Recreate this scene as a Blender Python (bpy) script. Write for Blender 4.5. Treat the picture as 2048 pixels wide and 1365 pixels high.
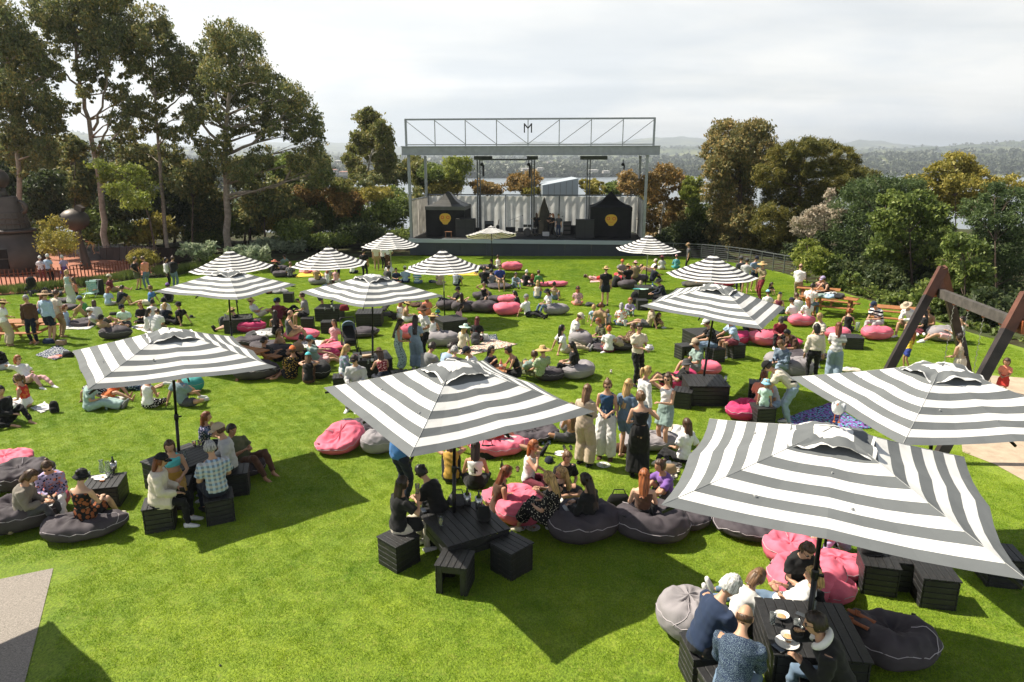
import bpy,bmesh,math,random
import numpy as np
from mathutils import Vector,Matrix,noise as mnoise
R=math.radians
scene=bpy.context.scene
for o in list(bpy.data.objects): bpy.data.objects.remove(o)
C=scene.collection

# ---------------------------------------------------------------- camera, world, sun, exposure
CAM_H=5.575
PITCH=math.atan((682.5 - 325.9)/1365.3)
cam_d=bpy.data.cameras.new('camera'); cam=bpy.data.objects.new('camera',cam_d); C.objects.link(cam)
cam.location=(0,0,CAM_H); cam.rotation_euler=(math.pi/2 - PITCH,0,0)
cam_d.sensor_width=36; cam_d.lens=24.0; cam_d.clip_end=30000; cam_d.clip_start=0.1
scene.camera=cam
scene.view_settings.view_transform='Standard'; scene.view_settings.look='None'
scene.view_settings.exposure=0.86; scene.view_settings.gamma=1.0
scene.cycles.use_denoising=True
HAZE=0.00018
scene.cycles.max_bounces=6; scene.cycles.diffuse_bounces=2; scene.cycles.glossy_bounces=2
scene.cycles.transmission_bounces=4; scene.cycles.transparent_max_bounces=8; scene.cycles.volume_bounces=0
scene.cycles.sample_clamp_indirect=5
SUN_EL,SUN_AZ=R(50.8),R(157.5)       # direction towards the sun: az from +x, counter-clockwise
sun_d=bpy.data.lights.new('sun','SUN'); sun=bpy.data.objects.new('sun',sun_d); C.objects.link(sun)
sun_d.energy=5.0; sun_d.angle=R(0.6); sun_d.color=(1.0,0.92,0.78)
sv=Vector((math.cos(SUN_AZ)*math.cos(SUN_EL),math.sin(SUN_AZ)*math.cos(SUN_EL),math.sin(SUN_EL)))
sun.rotation_euler=sv.to_track_quat('Z','Y').to_euler(); sun.location=sv*60
world=bpy.data.worlds.new('World'); scene.world=world; world.use_nodes=True
def build_world():
 nt=world.node_tree; N=nt.nodes; L=nt.links; N.clear()
 out=N.new('ShaderNodeOutputWorld'); bg=N.new('ShaderNodeBackground')
 sky=N.new('ShaderNodeTexSky'); sky.sky_type='NISHITA'; sky.sun_disc=False
 sky.sun_elevation=SUN_EL; sky.sun_rotation=math.pi/2 - SUN_AZ; sky.air_density=1.0; sky.dust_density=1.5
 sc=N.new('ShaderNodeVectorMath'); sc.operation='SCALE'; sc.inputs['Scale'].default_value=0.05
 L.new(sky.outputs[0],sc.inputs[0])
 tc=N.new('ShaderNodeTexCoord'); sp=N.new('ShaderNodeSeparateXYZ'); L.new(tc.outputs['Generated'],sp.inputs[0])
 # project the view direction on a cloud sheet so clouds flatten towards the horizon
 mx=N.new('ShaderNodeMath'); mx.operation='MAXIMUM'; mx.inputs[1].default_value=0.0; L.new(sp.outputs[2],mx.inputs[0])
 ad=N.new('ShaderNodeMath'); ad.operation='ADD'; ad.inputs[1].default_value=0.09; L.new(mx.outputs[0],ad.inputs[0])
 dx=N.new('ShaderNodeMath'); dx.operation='DIVIDE'; L.new(sp.outputs[0],dx.inputs[0]); L.new(ad.outputs[0],dx.inputs[1])
 dy=N.new('ShaderNodeMath'); dy.operation='DIVIDE'; L.new(sp.outputs[1],dy.inputs[0]); L.new(ad.outputs[0],dy.inputs[1])
 cb=N.new('ShaderNodeCombineXYZ'); L.new(dx.outputs[0],cb.inputs[0]); L.new(dy.outputs[0],cb.inputs[1])
 mp=N.new('ShaderNodeMapping'); mp.inputs['Scale'].default_value=(0.45,1.0,1.0); mp.inputs['Rotation'].default_value=(0,0,R(-12)); L.new(cb.outputs[0],mp.inputs[0])
 n1=N.new('ShaderNodeTexNoise'); n1.inputs['Scale'].default_value=0.55; n1.inputs['Detail'].default_value=8; n1.inputs['Roughness'].default_value=0.55; n1.inputs['Distortion'].default_value=0.6
 L.new(mp.outputs[0],n1.inputs['Vector'])
 r1=N.new('ShaderNodeValToRGB'); r1.color_ramp.elements[0].position=0.30; r1.color_ramp.elements[0].color=(0.62,0.62,0.62,1)
 r1.color_ramp.elements[1].position=0.62; r1.color_ramp.elements[1].color=(0.97,0.97,0.97,1); L.new(n1.outputs[0],r1.inputs[0])
 # low cumulus bank, softer grey undersides
 n2=N.new('ShaderNodeTexNoise'); n2.inputs['Scale'].default_value=7.0; n2.inputs['Detail'].default_value=9; n2.inputs['Roughness'].default_value=0.52
 m2=N.new('ShaderNodeMapping'); m2.inputs['Scale'].default_value=(0.55,0.55,2.2); m2.inputs['Location'].default_value=(2.3,.4,.0); L.new(tc.outputs['Generated'],m2.inputs[0]); L.new(m2.outputs[0],n2.inputs['Vector'])
 r2=N.new('ShaderNodeValToRGB'); r2.color_ramp.elements[0].position=0.40; r2.color_ramp.elements[0].color=(0.45,0.495,0.55,1)
 r2.color_ramp.elements[1].position=0.60; r2.color_ramp.elements[1].color=(0.70,0.69,0.665,1); L.new(n2.outputs[0],r2.inputs[0])
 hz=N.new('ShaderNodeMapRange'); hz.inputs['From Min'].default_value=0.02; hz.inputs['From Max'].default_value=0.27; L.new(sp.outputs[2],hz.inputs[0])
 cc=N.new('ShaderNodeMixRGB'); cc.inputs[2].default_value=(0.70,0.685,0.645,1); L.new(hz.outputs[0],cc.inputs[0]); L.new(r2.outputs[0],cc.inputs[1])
 # cover thinned overhead, above the view, to lower the fill and deepen shadows
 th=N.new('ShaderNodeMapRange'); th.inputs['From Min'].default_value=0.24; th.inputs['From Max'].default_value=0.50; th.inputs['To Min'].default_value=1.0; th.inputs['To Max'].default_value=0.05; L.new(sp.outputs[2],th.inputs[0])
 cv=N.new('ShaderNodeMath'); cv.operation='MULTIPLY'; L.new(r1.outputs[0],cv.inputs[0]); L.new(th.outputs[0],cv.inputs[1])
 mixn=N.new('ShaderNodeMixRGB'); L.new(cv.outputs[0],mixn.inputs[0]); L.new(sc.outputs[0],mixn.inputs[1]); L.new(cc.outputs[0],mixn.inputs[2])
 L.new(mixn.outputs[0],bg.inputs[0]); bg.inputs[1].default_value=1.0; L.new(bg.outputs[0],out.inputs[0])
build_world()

# ---------------------------------------------------------------- where a point of the photographed lawn lies in the world
FPX=1365.3; SY,SX=-0.02667,0.00981
def gz(x,y):
 """height of the gently sloping lawn plane"""
 return SY*y+SX*x
def ray(px,py):
 a=(px - 1024)/FPX; b=(682.5 - py)/FPX
 return Vector((a,math.cos(PITCH)+b*math.sin(PITCH),-math.sin(PITCH)+b*math.cos(PITCH)))
def at(px,py,h=0.0):
 r=ray(px,py); t=(CAM_H - h)/(SY*r.y+SX*r.x - r.z)
 p=Vector((0,0,CAM_H))+r*t; return Vector((p.x,p.y,p.z))
def at_depth(px,py,y):
 r=ray(px,py); return Vector((0,0,CAM_H))+r*(y/r.y)

# ---------------------------------------------------------------- helpers
def link(o): C.objects.link(o); return o
def tag(o,label=None,cat=None,group=None,kind=None):
 if label: o['label']=label
 if cat: o['category']=cat
 if group: o['group']=group
 if kind: o['kind']=kind
 return o
def empty(name,loc=(0,0,0),rz=0.0,label=None,cat=None,group=None):
 o=bpy.data.objects.new(name,None); o.empty_display_size=0.2; link(o)
 o.location=loc; o.rotation_euler=(0,0,rz); return tag(o,label,cat,group)
def copy_tree(o,parent=None):
 c=o.copy(); link(c); c.parent=parent
 for ch in list(o.children): copy_tree(ch,c)
 return c
_mats={}
def mat(name,col,rough=0.7,metal=0.0,var=0.0,vscale=8.0,bump=0.0,bscale=40.0,spec=0.4,transl=0.0,coord='Object',sheen=0.0):
 key=(name,)
 if key in _mats: return _mats[key]
 m=bpy.data.materials.new(name); m.use_nodes=True; nt=m.node_tree; N=nt.nodes; L=nt.links
 b=N['Principled BSDF']; b.inputs['Roughness'].default_value=rough; b.inputs['Metallic'].default_value=metal
 b.inputs['Specular IOR Level'].default_value=spec; b.inputs['Base Color'].default_value=(*col,1)
 if sheen: b.inputs['Sheen Weight'].default_value=sheen
 if var or bump:
  tc=N.new('ShaderNodeTexCoord')
 if var:
  n=N.new('ShaderNodeTexNoise'); n.inputs['Scale'].default_value=vscale; n.inputs['Detail'].default_value=5; L.new(tc.outputs[coord],n.inputs['Vector'])
  r=N.new('ShaderNodeValToRGB'); lo=[max(0,c*(1 - var)) for c in col]; hi=[min(1,c*(1+var)) for c in col]
  r.color_ramp.elements[0].position=.3; r.color_ramp.elements[1].position=.7
  r.color_ramp.elements[0].color=(*lo,1); r.color_ramp.elements[1].color=(*hi,1)
  L.new(n.outputs[0],r.inputs[0]); L.new(r.outputs[0],b.inputs['Base Color'])
 if bump:
  n=N.new('ShaderNodeTexNoise'); n.inputs['Scale'].default_value=bscale; n.inputs['Detail'].default_value=4; L.new(tc.outputs[coord],n.inputs['Vector'])
  bp=N.new('ShaderNodeBump'); bp.inputs['Strength'].default_value=bump; bp.inputs['Distance'].default_value=0.02
  L.new(n.outputs[0],bp.inputs['Height']); L.new(bp.outputs[0],b.inputs['Normal'])
 if transl:
  out=[x for x in N if x.type == 'OUTPUT_MATERIAL'][0]
  t=N.new('ShaderNodeBsdfTranslucent'); t.inputs[0].default_value=(*col,1); mx=N.new('ShaderNodeMixShader'); mx.inputs[0].default_value=transl
  if b.inputs['Base Color'].links: L.new(b.inputs['Base Color'].links[0].from_socket,t.inputs[0])
  L.new(b.outputs[0],mx.inputs[1]); L.new(t.outputs[0],mx.inputs[2]); L.new(mx.outputs[0],out.inputs[0])
 _mats[key]=m; return m

class MB:
 """collects simple shapes and links them as ONE mesh"""
 def __init__(s): s.v=[]; s.f=[]; s.m=[]
 def add(s,V,F,mi=0):
  b=len(s.v); s.v += [tuple(v) for v in V]; s.f += [tuple(i+b for i in f) for f in F]; s.m += [mi]*len(F)
 def box(s,c,d,rz=0.0,M=None,mi=0,bev=0.0):
  x,y,z=d[0]/2,d[1]/2,d[2]/2
  cr,sr=math.cos(rz),math.sin(rz)
  V=[(sx*x,sy*y,sz*z) for sx in (-1,1) for sy in (-1,1) for sz in (-1,1)]
  F=[(0,1,3,2),(4,6,7,5),(0,4,5,1),(2,3,7,6),(0,2,6,4),(1,5,7,3)]
  if bev:
   bm=bmesh.new(); bv=[bm.verts.new(v) for v in V]
   for f in F: bm.faces.new([bv[i] for i in f])
   bmesh.ops.bevel(bm,geom=bm.edges[:],offset=bev,segments=1,affect='EDGES')
   bm.verts.index_update(); V=[v.co[:] for v in bm.verts]; F=[[v.index for v in f.verts] for f in bm.faces]; bm.free()
  W=[]
  for v in V:
   if M is not None: W.append(tuple((M @ Vector(v))+Vector(c)))
   else: W.append((c[0]+v[0]*cr - v[1]*sr,c[1]+v[0]*sr+v[1]*cr,c[2]+v[2]))
  s.add(W,F,mi)
 def beam(s,a,b,w,h=None,up=(0,0,1),mi=0):
  a=Vector(a); b=Vector(b); d=b - a; l=d.length; d.normalize(); u=Vector(up)
  x=d.cross(u)
  if x.length < 1e-4: x=d.cross(Vector((1,0,0)))
  x.normalize(); u=x.cross(d); h=h or w
  M=Matrix((x,d,u)).transposed(); s.box((a+b)/2,(w,l,h),M=M,mi=mi)
 def tube(s,pts,rad,n=8,mi=0,cap=True,ax=None,sq=1.0):
  pts=[Vector(p) for p in pts]; k=len(pts)
  if not hasattr(rad,'__len__'): rad=[rad]*k
  rings=[]; prev=None; V=[]
  for i,p in enumerate(pts):
   t=(pts[min(i+1,k - 1)] - pts[max(i - 1,0)])
   if t.length < 1e-9: t=Vector((0,0,1))
   t.normalize()
   if prev is None:
    a=Vector(ax) if ax else (Vector((1,0,0)) if abs(t.x) < .9 else Vector((0,1,0)))
   else: a=prev
   a=(a - t*a.dot(t)); a.normalize(); prev=a; b=t.cross(a)
   ra,rb=(rad[i] if hasattr(rad[i],'__len__') else (rad[i],rad[i]*sq))
   for j in range(n):
    w=2*math.pi*j/n; V.append(p+a*(ra*math.cos(w))+b*(rb*math.sin(w)))
  F=[(i*n+j,i*n+(j+1) % n,(i+1)*n+(j+1) % n,(i+1)*n+j) for i in range(k - 1) for j in range(n)]
  if cap: F += [tuple(range(n - 1,-1,-1)),tuple((k - 1)*n+j for j in range(n))]
  s.add(V,F,mi)
 def cone(s,c,r0,r1,h,n=16,mi=0): s.tube([c,(c[0],c[1],c[2]+h)],[r0,r1],n,mi)
 def lathe(s,prof,c=(0,0,0),n=16,mi=0,M=None):
  V=[]; F=[]; k=len(prof)
  for r,z in prof:
   for j in range(n):
    w=2*math.pi*j/n; p=Vector((r*math.cos(w),r*math.sin(w),z))
    if M is not None: p=M @ p
    V.append((p.x+c[0],p.y+c[1],p.z+c[2]))
  F=[(i*n+j,i*n+(j+1) % n,(i+1)*n+(j+1) % n,(i+1)*n+j) for i in range(k - 1) for j in range(n)]
  F += [tuple(range(n - 1,-1,-1)),tuple((k - 1)*n+j for j in range(n))]
  s.add(V,F,mi)
 def ell(s,c,r,n=10,m=7,M=None,mi=0):
  V=[]; F=[]
  for i in range(m+1):
   ph=math.pi*(i+.0)/m
   for j in range(n):
    w=2*math.pi*j/n; p=Vector((r[0]*math.sin(ph)*math.cos(w),r[1]*math.sin(ph)*math.sin(w),r[2]*math.cos(ph)))
    if M is not None: p=M @ p
    V.append(p+Vector(c))
  F=[(i*n+j,(i+1)*n+j,(i+1)*n+(j+1) % n,i*n+(j+1) % n) for i in range(m) for j in range(n)]
  s.add(V,F,mi)
 def mesh(s,name,mats,smooth=False):
  me=bpy.data.meshes.new(name); me.from_pydata(s.v,[],s.f)
  if not isinstance(mats,(list,tuple)): mats=[mats]
  for m in mats: me.materials.append(m)
  if len(mats) > 1: me.polygons.foreach_set('material_index',s.m)
  if smooth: me.polygons.foreach_set('use_smooth',[True]*len(s.f))
  me.update(); return me
 def obj(s,name,mats,parent=None,smooth=False,label=None,loc=None,rz=0):
  o=bpy.data.objects.new(name,s.mesh(name,mats,smooth)); link(o); o.parent=parent
  if loc is not None: o.location=loc; o.rotation_euler=(0,0,rz)
  if label: o['label']=label
  return o
def obj_of(name,me,parent=None,loc=(0,0,0),rot=(0,0,0),scale=(1,1,1),mats=None):
 o=bpy.data.objects.new(name,me); link(o); o.parent=parent; o.location=loc; o.rotation_euler=rot; o.scale=scale
 if mats:
  for i,m in enumerate(mats):
   o.material_slots[i].link='OBJECT'; o.material_slots[i].material=m
 return o
def np_mesh(name,V,nper,mats,mi=None,smooth=False):
 """faces of nper consecutive vertices each"""
 nf=len(V) // nper; me=bpy.data.meshes.new(name); me.vertices.add(len(V)); me.vertices.foreach_set('co',V.astype(np.float32).ravel())
 me.loops.add(nf*nper); me.loops.foreach_set('vertex_index',np.arange(nf*nper,dtype=np.int32))
 me.polygons.add(nf); me.polygons.foreach_set('loop_start',np.arange(0,nf*nper,nper,dtype=np.int32))
 for m in (mats if isinstance(mats,(list,tuple)) else [mats]): me.materials.append(m)
 if mi is not None: me.polygons.foreach_set('material_index',mi.astype(np.int32))
 me.update(calc_edges=True)
 if smooth: me.polygons.foreach_set('use_smooth',[True]*nf)
 return me
# ---------------------------------------------------------------- materials of the setting
def grass_material(name,c0,c1,c2,tex=1.0,blade=False):
 m=bpy.data.materials.new(name); m.use_nodes=True; nt=m.node_tree; N=nt.nodes; L=nt.links; b=N['Principled BSDF']
 b.inputs['Roughness'].default_value=0.75; b.inputs['Specular IOR Level'].default_value=0.25; b.inputs['Sheen Weight'].default_value=0.15
 b.inputs['Sheen Tint'].default_value=(.6,.8,.2,1)
 tc=N.new('ShaderNodeNewGeometry')
 def noise(s,d=4,r=.6,sc=(1,1,1)):
  mp=N.new('ShaderNodeMapping'); mp.inputs['Scale'].default_value=sc; L.new(tc.outputs['Position'],mp.inputs[0])
  n=N.new('ShaderNodeTexNoise'); n.inputs['Scale'].default_value=s; n.inputs['Detail'].default_value=d; n.inputs['Roughness'].default_value=r; L.new(mp.outputs[0],n.inputs['Vector']); return n
 big=noise(.35,3); mid=noise(2.2,5,.7); fine=noise(46,4,.75,(1,.55,1))
 r1=N.new('ShaderNodeValToRGB'); r1.color_ramp.elements[0].position=.35; r1.color_ramp.elements[1].position=.68
 r1.color_ramp.elements[0].color=(*c0,1); r1.color_ramp.elements[1].color=(*c1,1)
 add=N.new('ShaderNodeMath'); add.operation='MULTIPLY_ADD'; add.inputs[1].default_value=.5; L.new(big.outputs[0],add.inputs[0])
 hf=N.new('ShaderNodeMath'); hf.operation='MULTIPLY'; hf.inputs[1].default_value=.5; L.new(mid.outputs[0],hf.inputs[0]); L.new(hf.outputs[0],add.inputs[2]); L.new(add.outputs[0],r1.inputs[0])
 r2=N.new('ShaderNodeValToRGB'); r2.color_ramp.elements[0].position=.38; r2.color_ramp.elements[1].position=.66
 r2.color_ramp.elements[0].color=(.45,.5,.4,1); r2.color_ramp.elements[1].color=(1.35,1.3,1.25,1); L.new(fine.outputs[0],r2.inputs[0])
 mu=N.new('ShaderNodeMixRGB'); mu.blend_type='MULTIPLY'; mu.inputs[0].default_value=tex; L.new(r1.outputs[0],mu.inputs[1]); L.new(r2.outputs[0],mu.inputs[2])
 dry=noise(9,5,.7); r3=N.new('ShaderNodeValToRGB'); r3.color_ramp.elements[0].position=.54; r3.color_ramp.elements[1].position=.78; r3.color_ramp.elements[1].color=(.75,.75,.75,1); L.new(dry.outputs[0],r3.inputs[0])
 m3=N.new('ShaderNodeMixRGB'); m3.inputs[2].default_value=(*c2,1); L.new(r3.outputs[0],m3.inputs[0]); L.new(mu.outputs[0],m3.inputs[1]); L.new(m3.outputs[0],b.inputs['Base Color'])
 if blade:
  r4=N.new('ShaderNodeValToRGB'); r4.color_ramp.elements[0].color=(.62,.7,.5,1); r4.color_ramp.elements[1].color=(1.25,1.2,1.1,1); L.new(tc.outputs['Random Per Island'],r4.inputs[0]); L.new(r4.outputs[0],mu.inputs[2])
  t=N.new('ShaderNodeBsdfTranslucent'); L.new(m3.outputs[0],t.inputs[0]); mx=N.new('ShaderNodeMixShader'); mx.inputs[0].default_value=.35; out=[q for q in N if q.type == 'OUTPUT_MATERIAL'][0]; L.new(b.outputs[0],mx.inputs[1]); L.new(t.outputs[0],mx.inputs[2]); L.new(mx.outputs[0],out.inputs[0]); return m
 bp=N.new('ShaderNodeBump'); bp.inputs['Strength'].default_value=.75; bp.inputs['Distance'].default_value=.03; L.new(fine.outputs[0],bp.inputs['Height']); L.new(bp.outputs[0],b.inputs['Normal'])
 return m
GC=((.13,.22,.013),(.25,.33,.025),(.28,.30,.055))
M_LAWN=grass_material('lawn_grass',*GC)
M_BLADE=grass_material('grass_blades',(.150,.285,.016),(.37,.48,.034),(.46,.47,.10),blade=True)
def ground_material():
 m=bpy.data.materials.new('terrain'); m.use_nodes=True; nt=m.node_tree; N=nt.nodes; L=nt.links; b=N['Principled BSDF']; b.inputs['Roughness'].default_value=.95; b.inputs['Specular IOR Level'].default_value=.1
 tc=N.new('ShaderNodeTexCoord'); n=N.new('ShaderNodeTexNoise'); n.inputs['Scale'].default_value=.0035; n.inputs['Detail'].default_value=6; L.new(tc.outputs['Object'],n.inputs['Vector'])
 r=N.new('ShaderNodeValToRGB'); e=r.color_ramp.elements; e[0].position=.40; e[0].color=(.05,.07,.03,1); e[1].position=.56; e[1].color=(.12,.14,.055,1)
 x=e.new(.66); x.color=(.24,.25,.10,1); L.new(n.outputs[0],r.inputs[0])
 n2=N.new('ShaderNodeTexNoise'); n2.inputs['Scale'].default_value=.05; n2.inputs['Detail'].default_value=6; n2.inputs['Roughness'].default_value=.8; L.new(tc.outputs['Object'],n2.inputs['Vector'])
 r2=N.new('ShaderNodeValToRGB'); r2.color_ramp.elements[0].position=.42; r2.color_ramp.elements[0].color=(.6,.62,.6,1); r2.color_ramp.elements[1].position=.6; L.new(n2.outputs[0],r2.inputs[0])
 mu=N.new('ShaderNodeMixRGB'); mu.blend_type='MULTIPLY'; mu.inputs[0].default_value=1; L.new(r.outputs[0],mu.inputs[1]); L.new(r2.outputs[0],mu.inputs[2])
 # bare mulch and soil near the garden
 geo=N.new('ShaderNodeNewGeometry'); ln=N.new('ShaderNodeVectorMath'); ln.operation='LENGTH'; L.new(geo.outputs['Position'],ln.inputs[0])
 mr=N.new('ShaderNodeMapRange'); mr.inputs['From Min'].default_value=90; mr.inputs['From Max'].default_value=220; L.new(ln.outputs['Value'],mr.inputs[0])
 n3=N.new('ShaderNodeTexNoise'); n3.inputs['Scale'].default_value=1.3; n3.inputs['Detail'].default_value=8; L.new(tc.outputs['Object'],n3.inputs['Vector'])
 r3=N.new('ShaderNodeValToRGB'); r3.color_ramp.elements[0].position=.4; r3.color_ramp.elements[0].color=(.035,.025,.015,1); r3.color_ramp.elements[1].position=.62; r3.color_ramp.elements[1].color=(.06,.075,.03,1); L.new(n3.outputs[0],r3.inputs[0])
 mx=N.new('ShaderNodeMixRGB'); L.new(mr.outputs[0],mx.inputs[0]); L.new(r3.outputs[0],mx.inputs[1]); L.new(mu.outputs[0],mx.inputs[2]); L.new(mx.outputs[0],b.inputs['Base Color'])
 return m
M_BLACK=mat('black_timber',(.018,.018,.019),.5,var=.35,vscale=14,bump=.25,bscale=60,spec=.5)
def scuff(m,col,sc=18):
 nt=m.node_tree; N=nt.nodes; L=nt.links; b=N['Principled BSDF']; tc=N.new('ShaderNodeTexCoord'); n=N.new('ShaderNodeTexNoise'); n.inputs['Scale'].default_value=sc; n.inputs['Detail'].default_value=9; n.inputs['Roughness'].default_value=.72; mp=N.new('ShaderNodeMapping'); mp.inputs['Scale'].default_value=(1,.22,1)
 L.new(tc.outputs['Object'],mp.inputs[0]); L.new(mp.outputs[0],n.inputs['Vector']); r=N.new('ShaderNodeValToRGB'); r.color_ramp.elements[0].position=.60; r.color_ramp.elements[1].position=.70; L.new(n.outputs[0],r.inputs[0]); x=N.new('ShaderNodeMixRGB'); L.new(r.outputs[0],x.inputs[0]); L.new(b.inputs['Base Color'].links[0].from_socket,x.inputs[1]); x.inputs[2].default_value=(*col,1); L.new(x.outputs[0],b.inputs['Base Color'])
scuff(M_BLACK,(.075,.060,.048))
M_STEEL=mat('galvanised_steel',(.26,.28,.29),.45,.6,var=.12,vscale=3)
M_STEELD=mat('dark_steel',(.10,.11,.12),.5,.5,var=.15,vscale=3)
M_POLEBLK=mat('black_pole',(.012,.012,.013),.35,.2)
M_POLEWHT=mat('silver_pole',(.55,.56,.57),.4,.5)
M_WHITE=mat('white_fabric',(.76,.75,.725),.85,var=.08,vscale=2.2,bump=.1,bscale=220,transl=.10)
M_GREY=mat('grey_fabric',(.135,.145,.148),.85,var=.08,vscale=3,bump=.1,bscale=220,transl=.05)
M_DKSTR=mat('charcoal_fabric',(.045,.045,.05),.85,var=.1,vscale=3,transl=.05)
M_UNDER=M_GREY
# ---------------------------------------------------------------- terrain
RIDGES=[
 (9000,2300,[(-900,304),(-300,300),(0,299),(200,296),(450,294),(560,290),(640,287),(690,289),(780,297),(900,300),(990,296),(1050,287),(1100,290),(1200,291),(1290,281),(1350,279),(1400,284),(1440,291),(1560,296),(1640,295),(1690,285),(1730,287),(1770,293),(1850,297),(2048,300),(2500,303),(3200,306)]),
 (4800,1300,[(-900,300),(-300,298),(0,288),(110,276),(190,270),(240,284),(330,300),(400,304),(560,301),(620,305),(700,311),(900,315),(1100,312),(1290,302),(1360,296),(1430,301),(1700,303),(1800,300),(1880,296),(1950,291),(2048,287),(2500,284),(3200,292)]),
 (2600,600,[(-900,322),(-300,318),(0,312),(200,310),(400,318),(700,321),(1000,321),(1300,317),(1500,319),(1700,314),(1850,309),(2048,306),(2500,305),(3200,312)]),
]
def terrain_np(X,Y):
 Yp=np.maximum(Y,1.0); PX=1024+1365.3*X/Yp
 PX=np.where(Y < 1,1024,PX)
 plane=SY*Y+SX*X
 def ss(a,b,t):
  t=np.clip((t - a)/(b - a),0,1); return t*t*(3 - 2*t)
 near=np.where(np.abs(X) > 60,plane,plane)
 t1=ss(66,300,Y); z=near*(1 - t1)+(-24.0)*t1
 side=ss(46,140,X)*(1 - t1); z=z*(1 - side)+(-9.0)*side
 # left bank town rises, river in the middle and on the right
 shore=np.interp(PX,[-2000,500,700,1000,1250,1600,2048,3500],[300,340,1150,1230,1330,1550,1650,1800])
 up=ss(0,1,(Y - shore)/60.0); zz=-24+up*(5.5+.010*np.maximum(0,Y - shore))
 leftlift=ss(640,300,PX)*0+ss(0,1,(560 - PX)/300)*ss(200,900,Y)*14
 z=np.where(Y > 300,zz,z)+leftlift*(Y > 200)
 for y0,w,prof in RIDGES:
  p=np.array(prof,float); py=np.interp(PX,p[:,0],p[:,1]); top=CAM_H+(325.9 - py)/1365.3*y0*1.0
  g=np.exp(-((Y - y0)/w) ** 2); g=np.where(Y > y0,np.exp(-((Y - y0)/(w*1.5)) ** 2),g)
  k=Y > 1200
  z=np.where(k,np.maximum(z,z*(1 - g)+top*g),z)
 wob=(np.sin(X*.011+Y*.004)+np.sin(X*.023 - Y*.009+1)*.6+np.sin(X*.05+Y*.03)*.3)*np.clip((Y - 1700)/3000,0,1)*7
 return z+wob
def terrain(x,y): return float(terrain_np(np.array([float(x)]),np.array([float(y)]))[0])
def sheet(name,X,Y,Z,m):
 h,w=X.shape; V=np.stack([X,Y,Z],-1).reshape(-1,3)
 i=np.arange(h*w).reshape(h,w); F=np.stack([i[:-1,:-1],i[:-1,1:],i[1:,1:],i[1:,:-1]],-1).reshape(-1,4)
 me=bpy.data.meshes.new(name); me.vertices.add(len(V)); me.vertices.foreach_set('co',V.astype(np.float32).ravel())
 me.loops.add(F.size); me.loops.foreach_set('vertex_index',F.astype(np.int32).ravel()); me.polygons.add(len(F)); me.polygons.foreach_set('loop_start',np.arange(0,F.size,4,dtype=np.int32))
 me.materials.append(m); me.update(calc_edges=True); me.polygons.foreach_set('use_smooth',[True]*len(F)); o=bpy.data.objects.new(name,me); return link(o)
M_GROUND=ground_material()
an=np.radians(np.linspace(-72,72,420)); ds=14+np.concatenate([np.linspace(0,120,60),np.geomspace(126,12600,260)])
A,D=np.meshgrid(an,ds); GX=D*np.sin(A); GY=D*np.cos(A) - 24
tag(sheet('ground',GX,GY,terrain_np(GX,GY) - .012,M_GROUND),kind='structure')
# backing so the sheet also closes behind the camera
mb=MB(); mb.add([(-60,-40,-.03),(60,-40,-.03),(60,-8,gz(60,-8) - .02),(-60,-8,gz(-60,-8) - .02)],[(0,1,2,3)])
tag(mb.obj('ground',M_GROUND),kind='structure')
def poly_sheet(name,pts,m,lift,sub=None):
 """flat sheet over a list of world (x, y) points, lying on the lawn plane"""
 b=MB(); b.add([(x,y,gz(x,y)+lift) for x,y in pts],[tuple(range(len(pts)))]); o=b.obj(name,m); return tag(o,kind='structure')
def P2(px,py): p=at(px,py); return (p.x,p.y)
LAWN_EDGE=[P2(*p) for p in [(0,592),(130,583),(262,560),(330,556),(380,545),(430,535),(500,528),(560,524),(640,520),(720,516),(822,512),(1100,510.5),(1290,512),(1370,514),(1420,519),(1480,528),(1560,545),(1640,570),(1700,590),(1760,608),(1800,622),(1860,640),(1920,660),(1990,680),(2048,697),(2300,790)]]
lawn_pts=LAWN_EDGE+[(14,9),(14,0),(-12,0),(-30,20),(-38,36)]
poly_sheet('lawn',lawn_pts,M_LAWN,0.004)
M_PAVE=mat('exposed_aggregate',(.27,.24,.21),.9,var=.35,vscale=60,bump=.5,bscale=120)
a0=at(0,1160); a1=at(107,1138); a2=at(45,1365)
PAVE_PTS=[(a0.x,a0.y),(a1.x,a1.y),(a2.x+.03,a2.y),(a2.x+.35,a2.y - 2.5),(a0.x - 4,a0.y - 4.5),(a0.x - 4,a0.y - .9)]
poly_sheet('pavement',PAVE_PTS,M_PAVE,.012)
M_SAND=mat('sand',(.42,.33,.24),.95,var=.15,vscale=4,bump=.8,bscale=9)
sand=[P2(*p) for p in [(1925,905),(1990,930),(2048,962),(2300,1040),(2500,850),(2200,770),(2048,757),(1985,752),(1940,775),(1915,820)]]
poly_sheet('sand_pit',sand,M_SAND,.010)
M_RUB=mat('terracotta_rubber',(.34,.13,.075),.9,var=.12,vscale=1.5,bump=.2,bscale=60)
poly_sheet('playground_surface',[P2(*p) for p in [(0,591),(130,576),(262,556),(318,543),(372,536),(335,512),(250,505),(150,503),(0,507),(-260,520),(-260,610)]],M_RUB,.009)
wm=bpy.data.materials.new('river_water'); wm.use_nodes=True; wb=wm.node_tree.nodes['Principled BSDF']; wb.inputs['Base Color'].default_value=(.15,.18,.20,1); wb.inputs['Roughness'].default_value=.30; wb.inputs['Specular IOR Level'].default_value=.8
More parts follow.
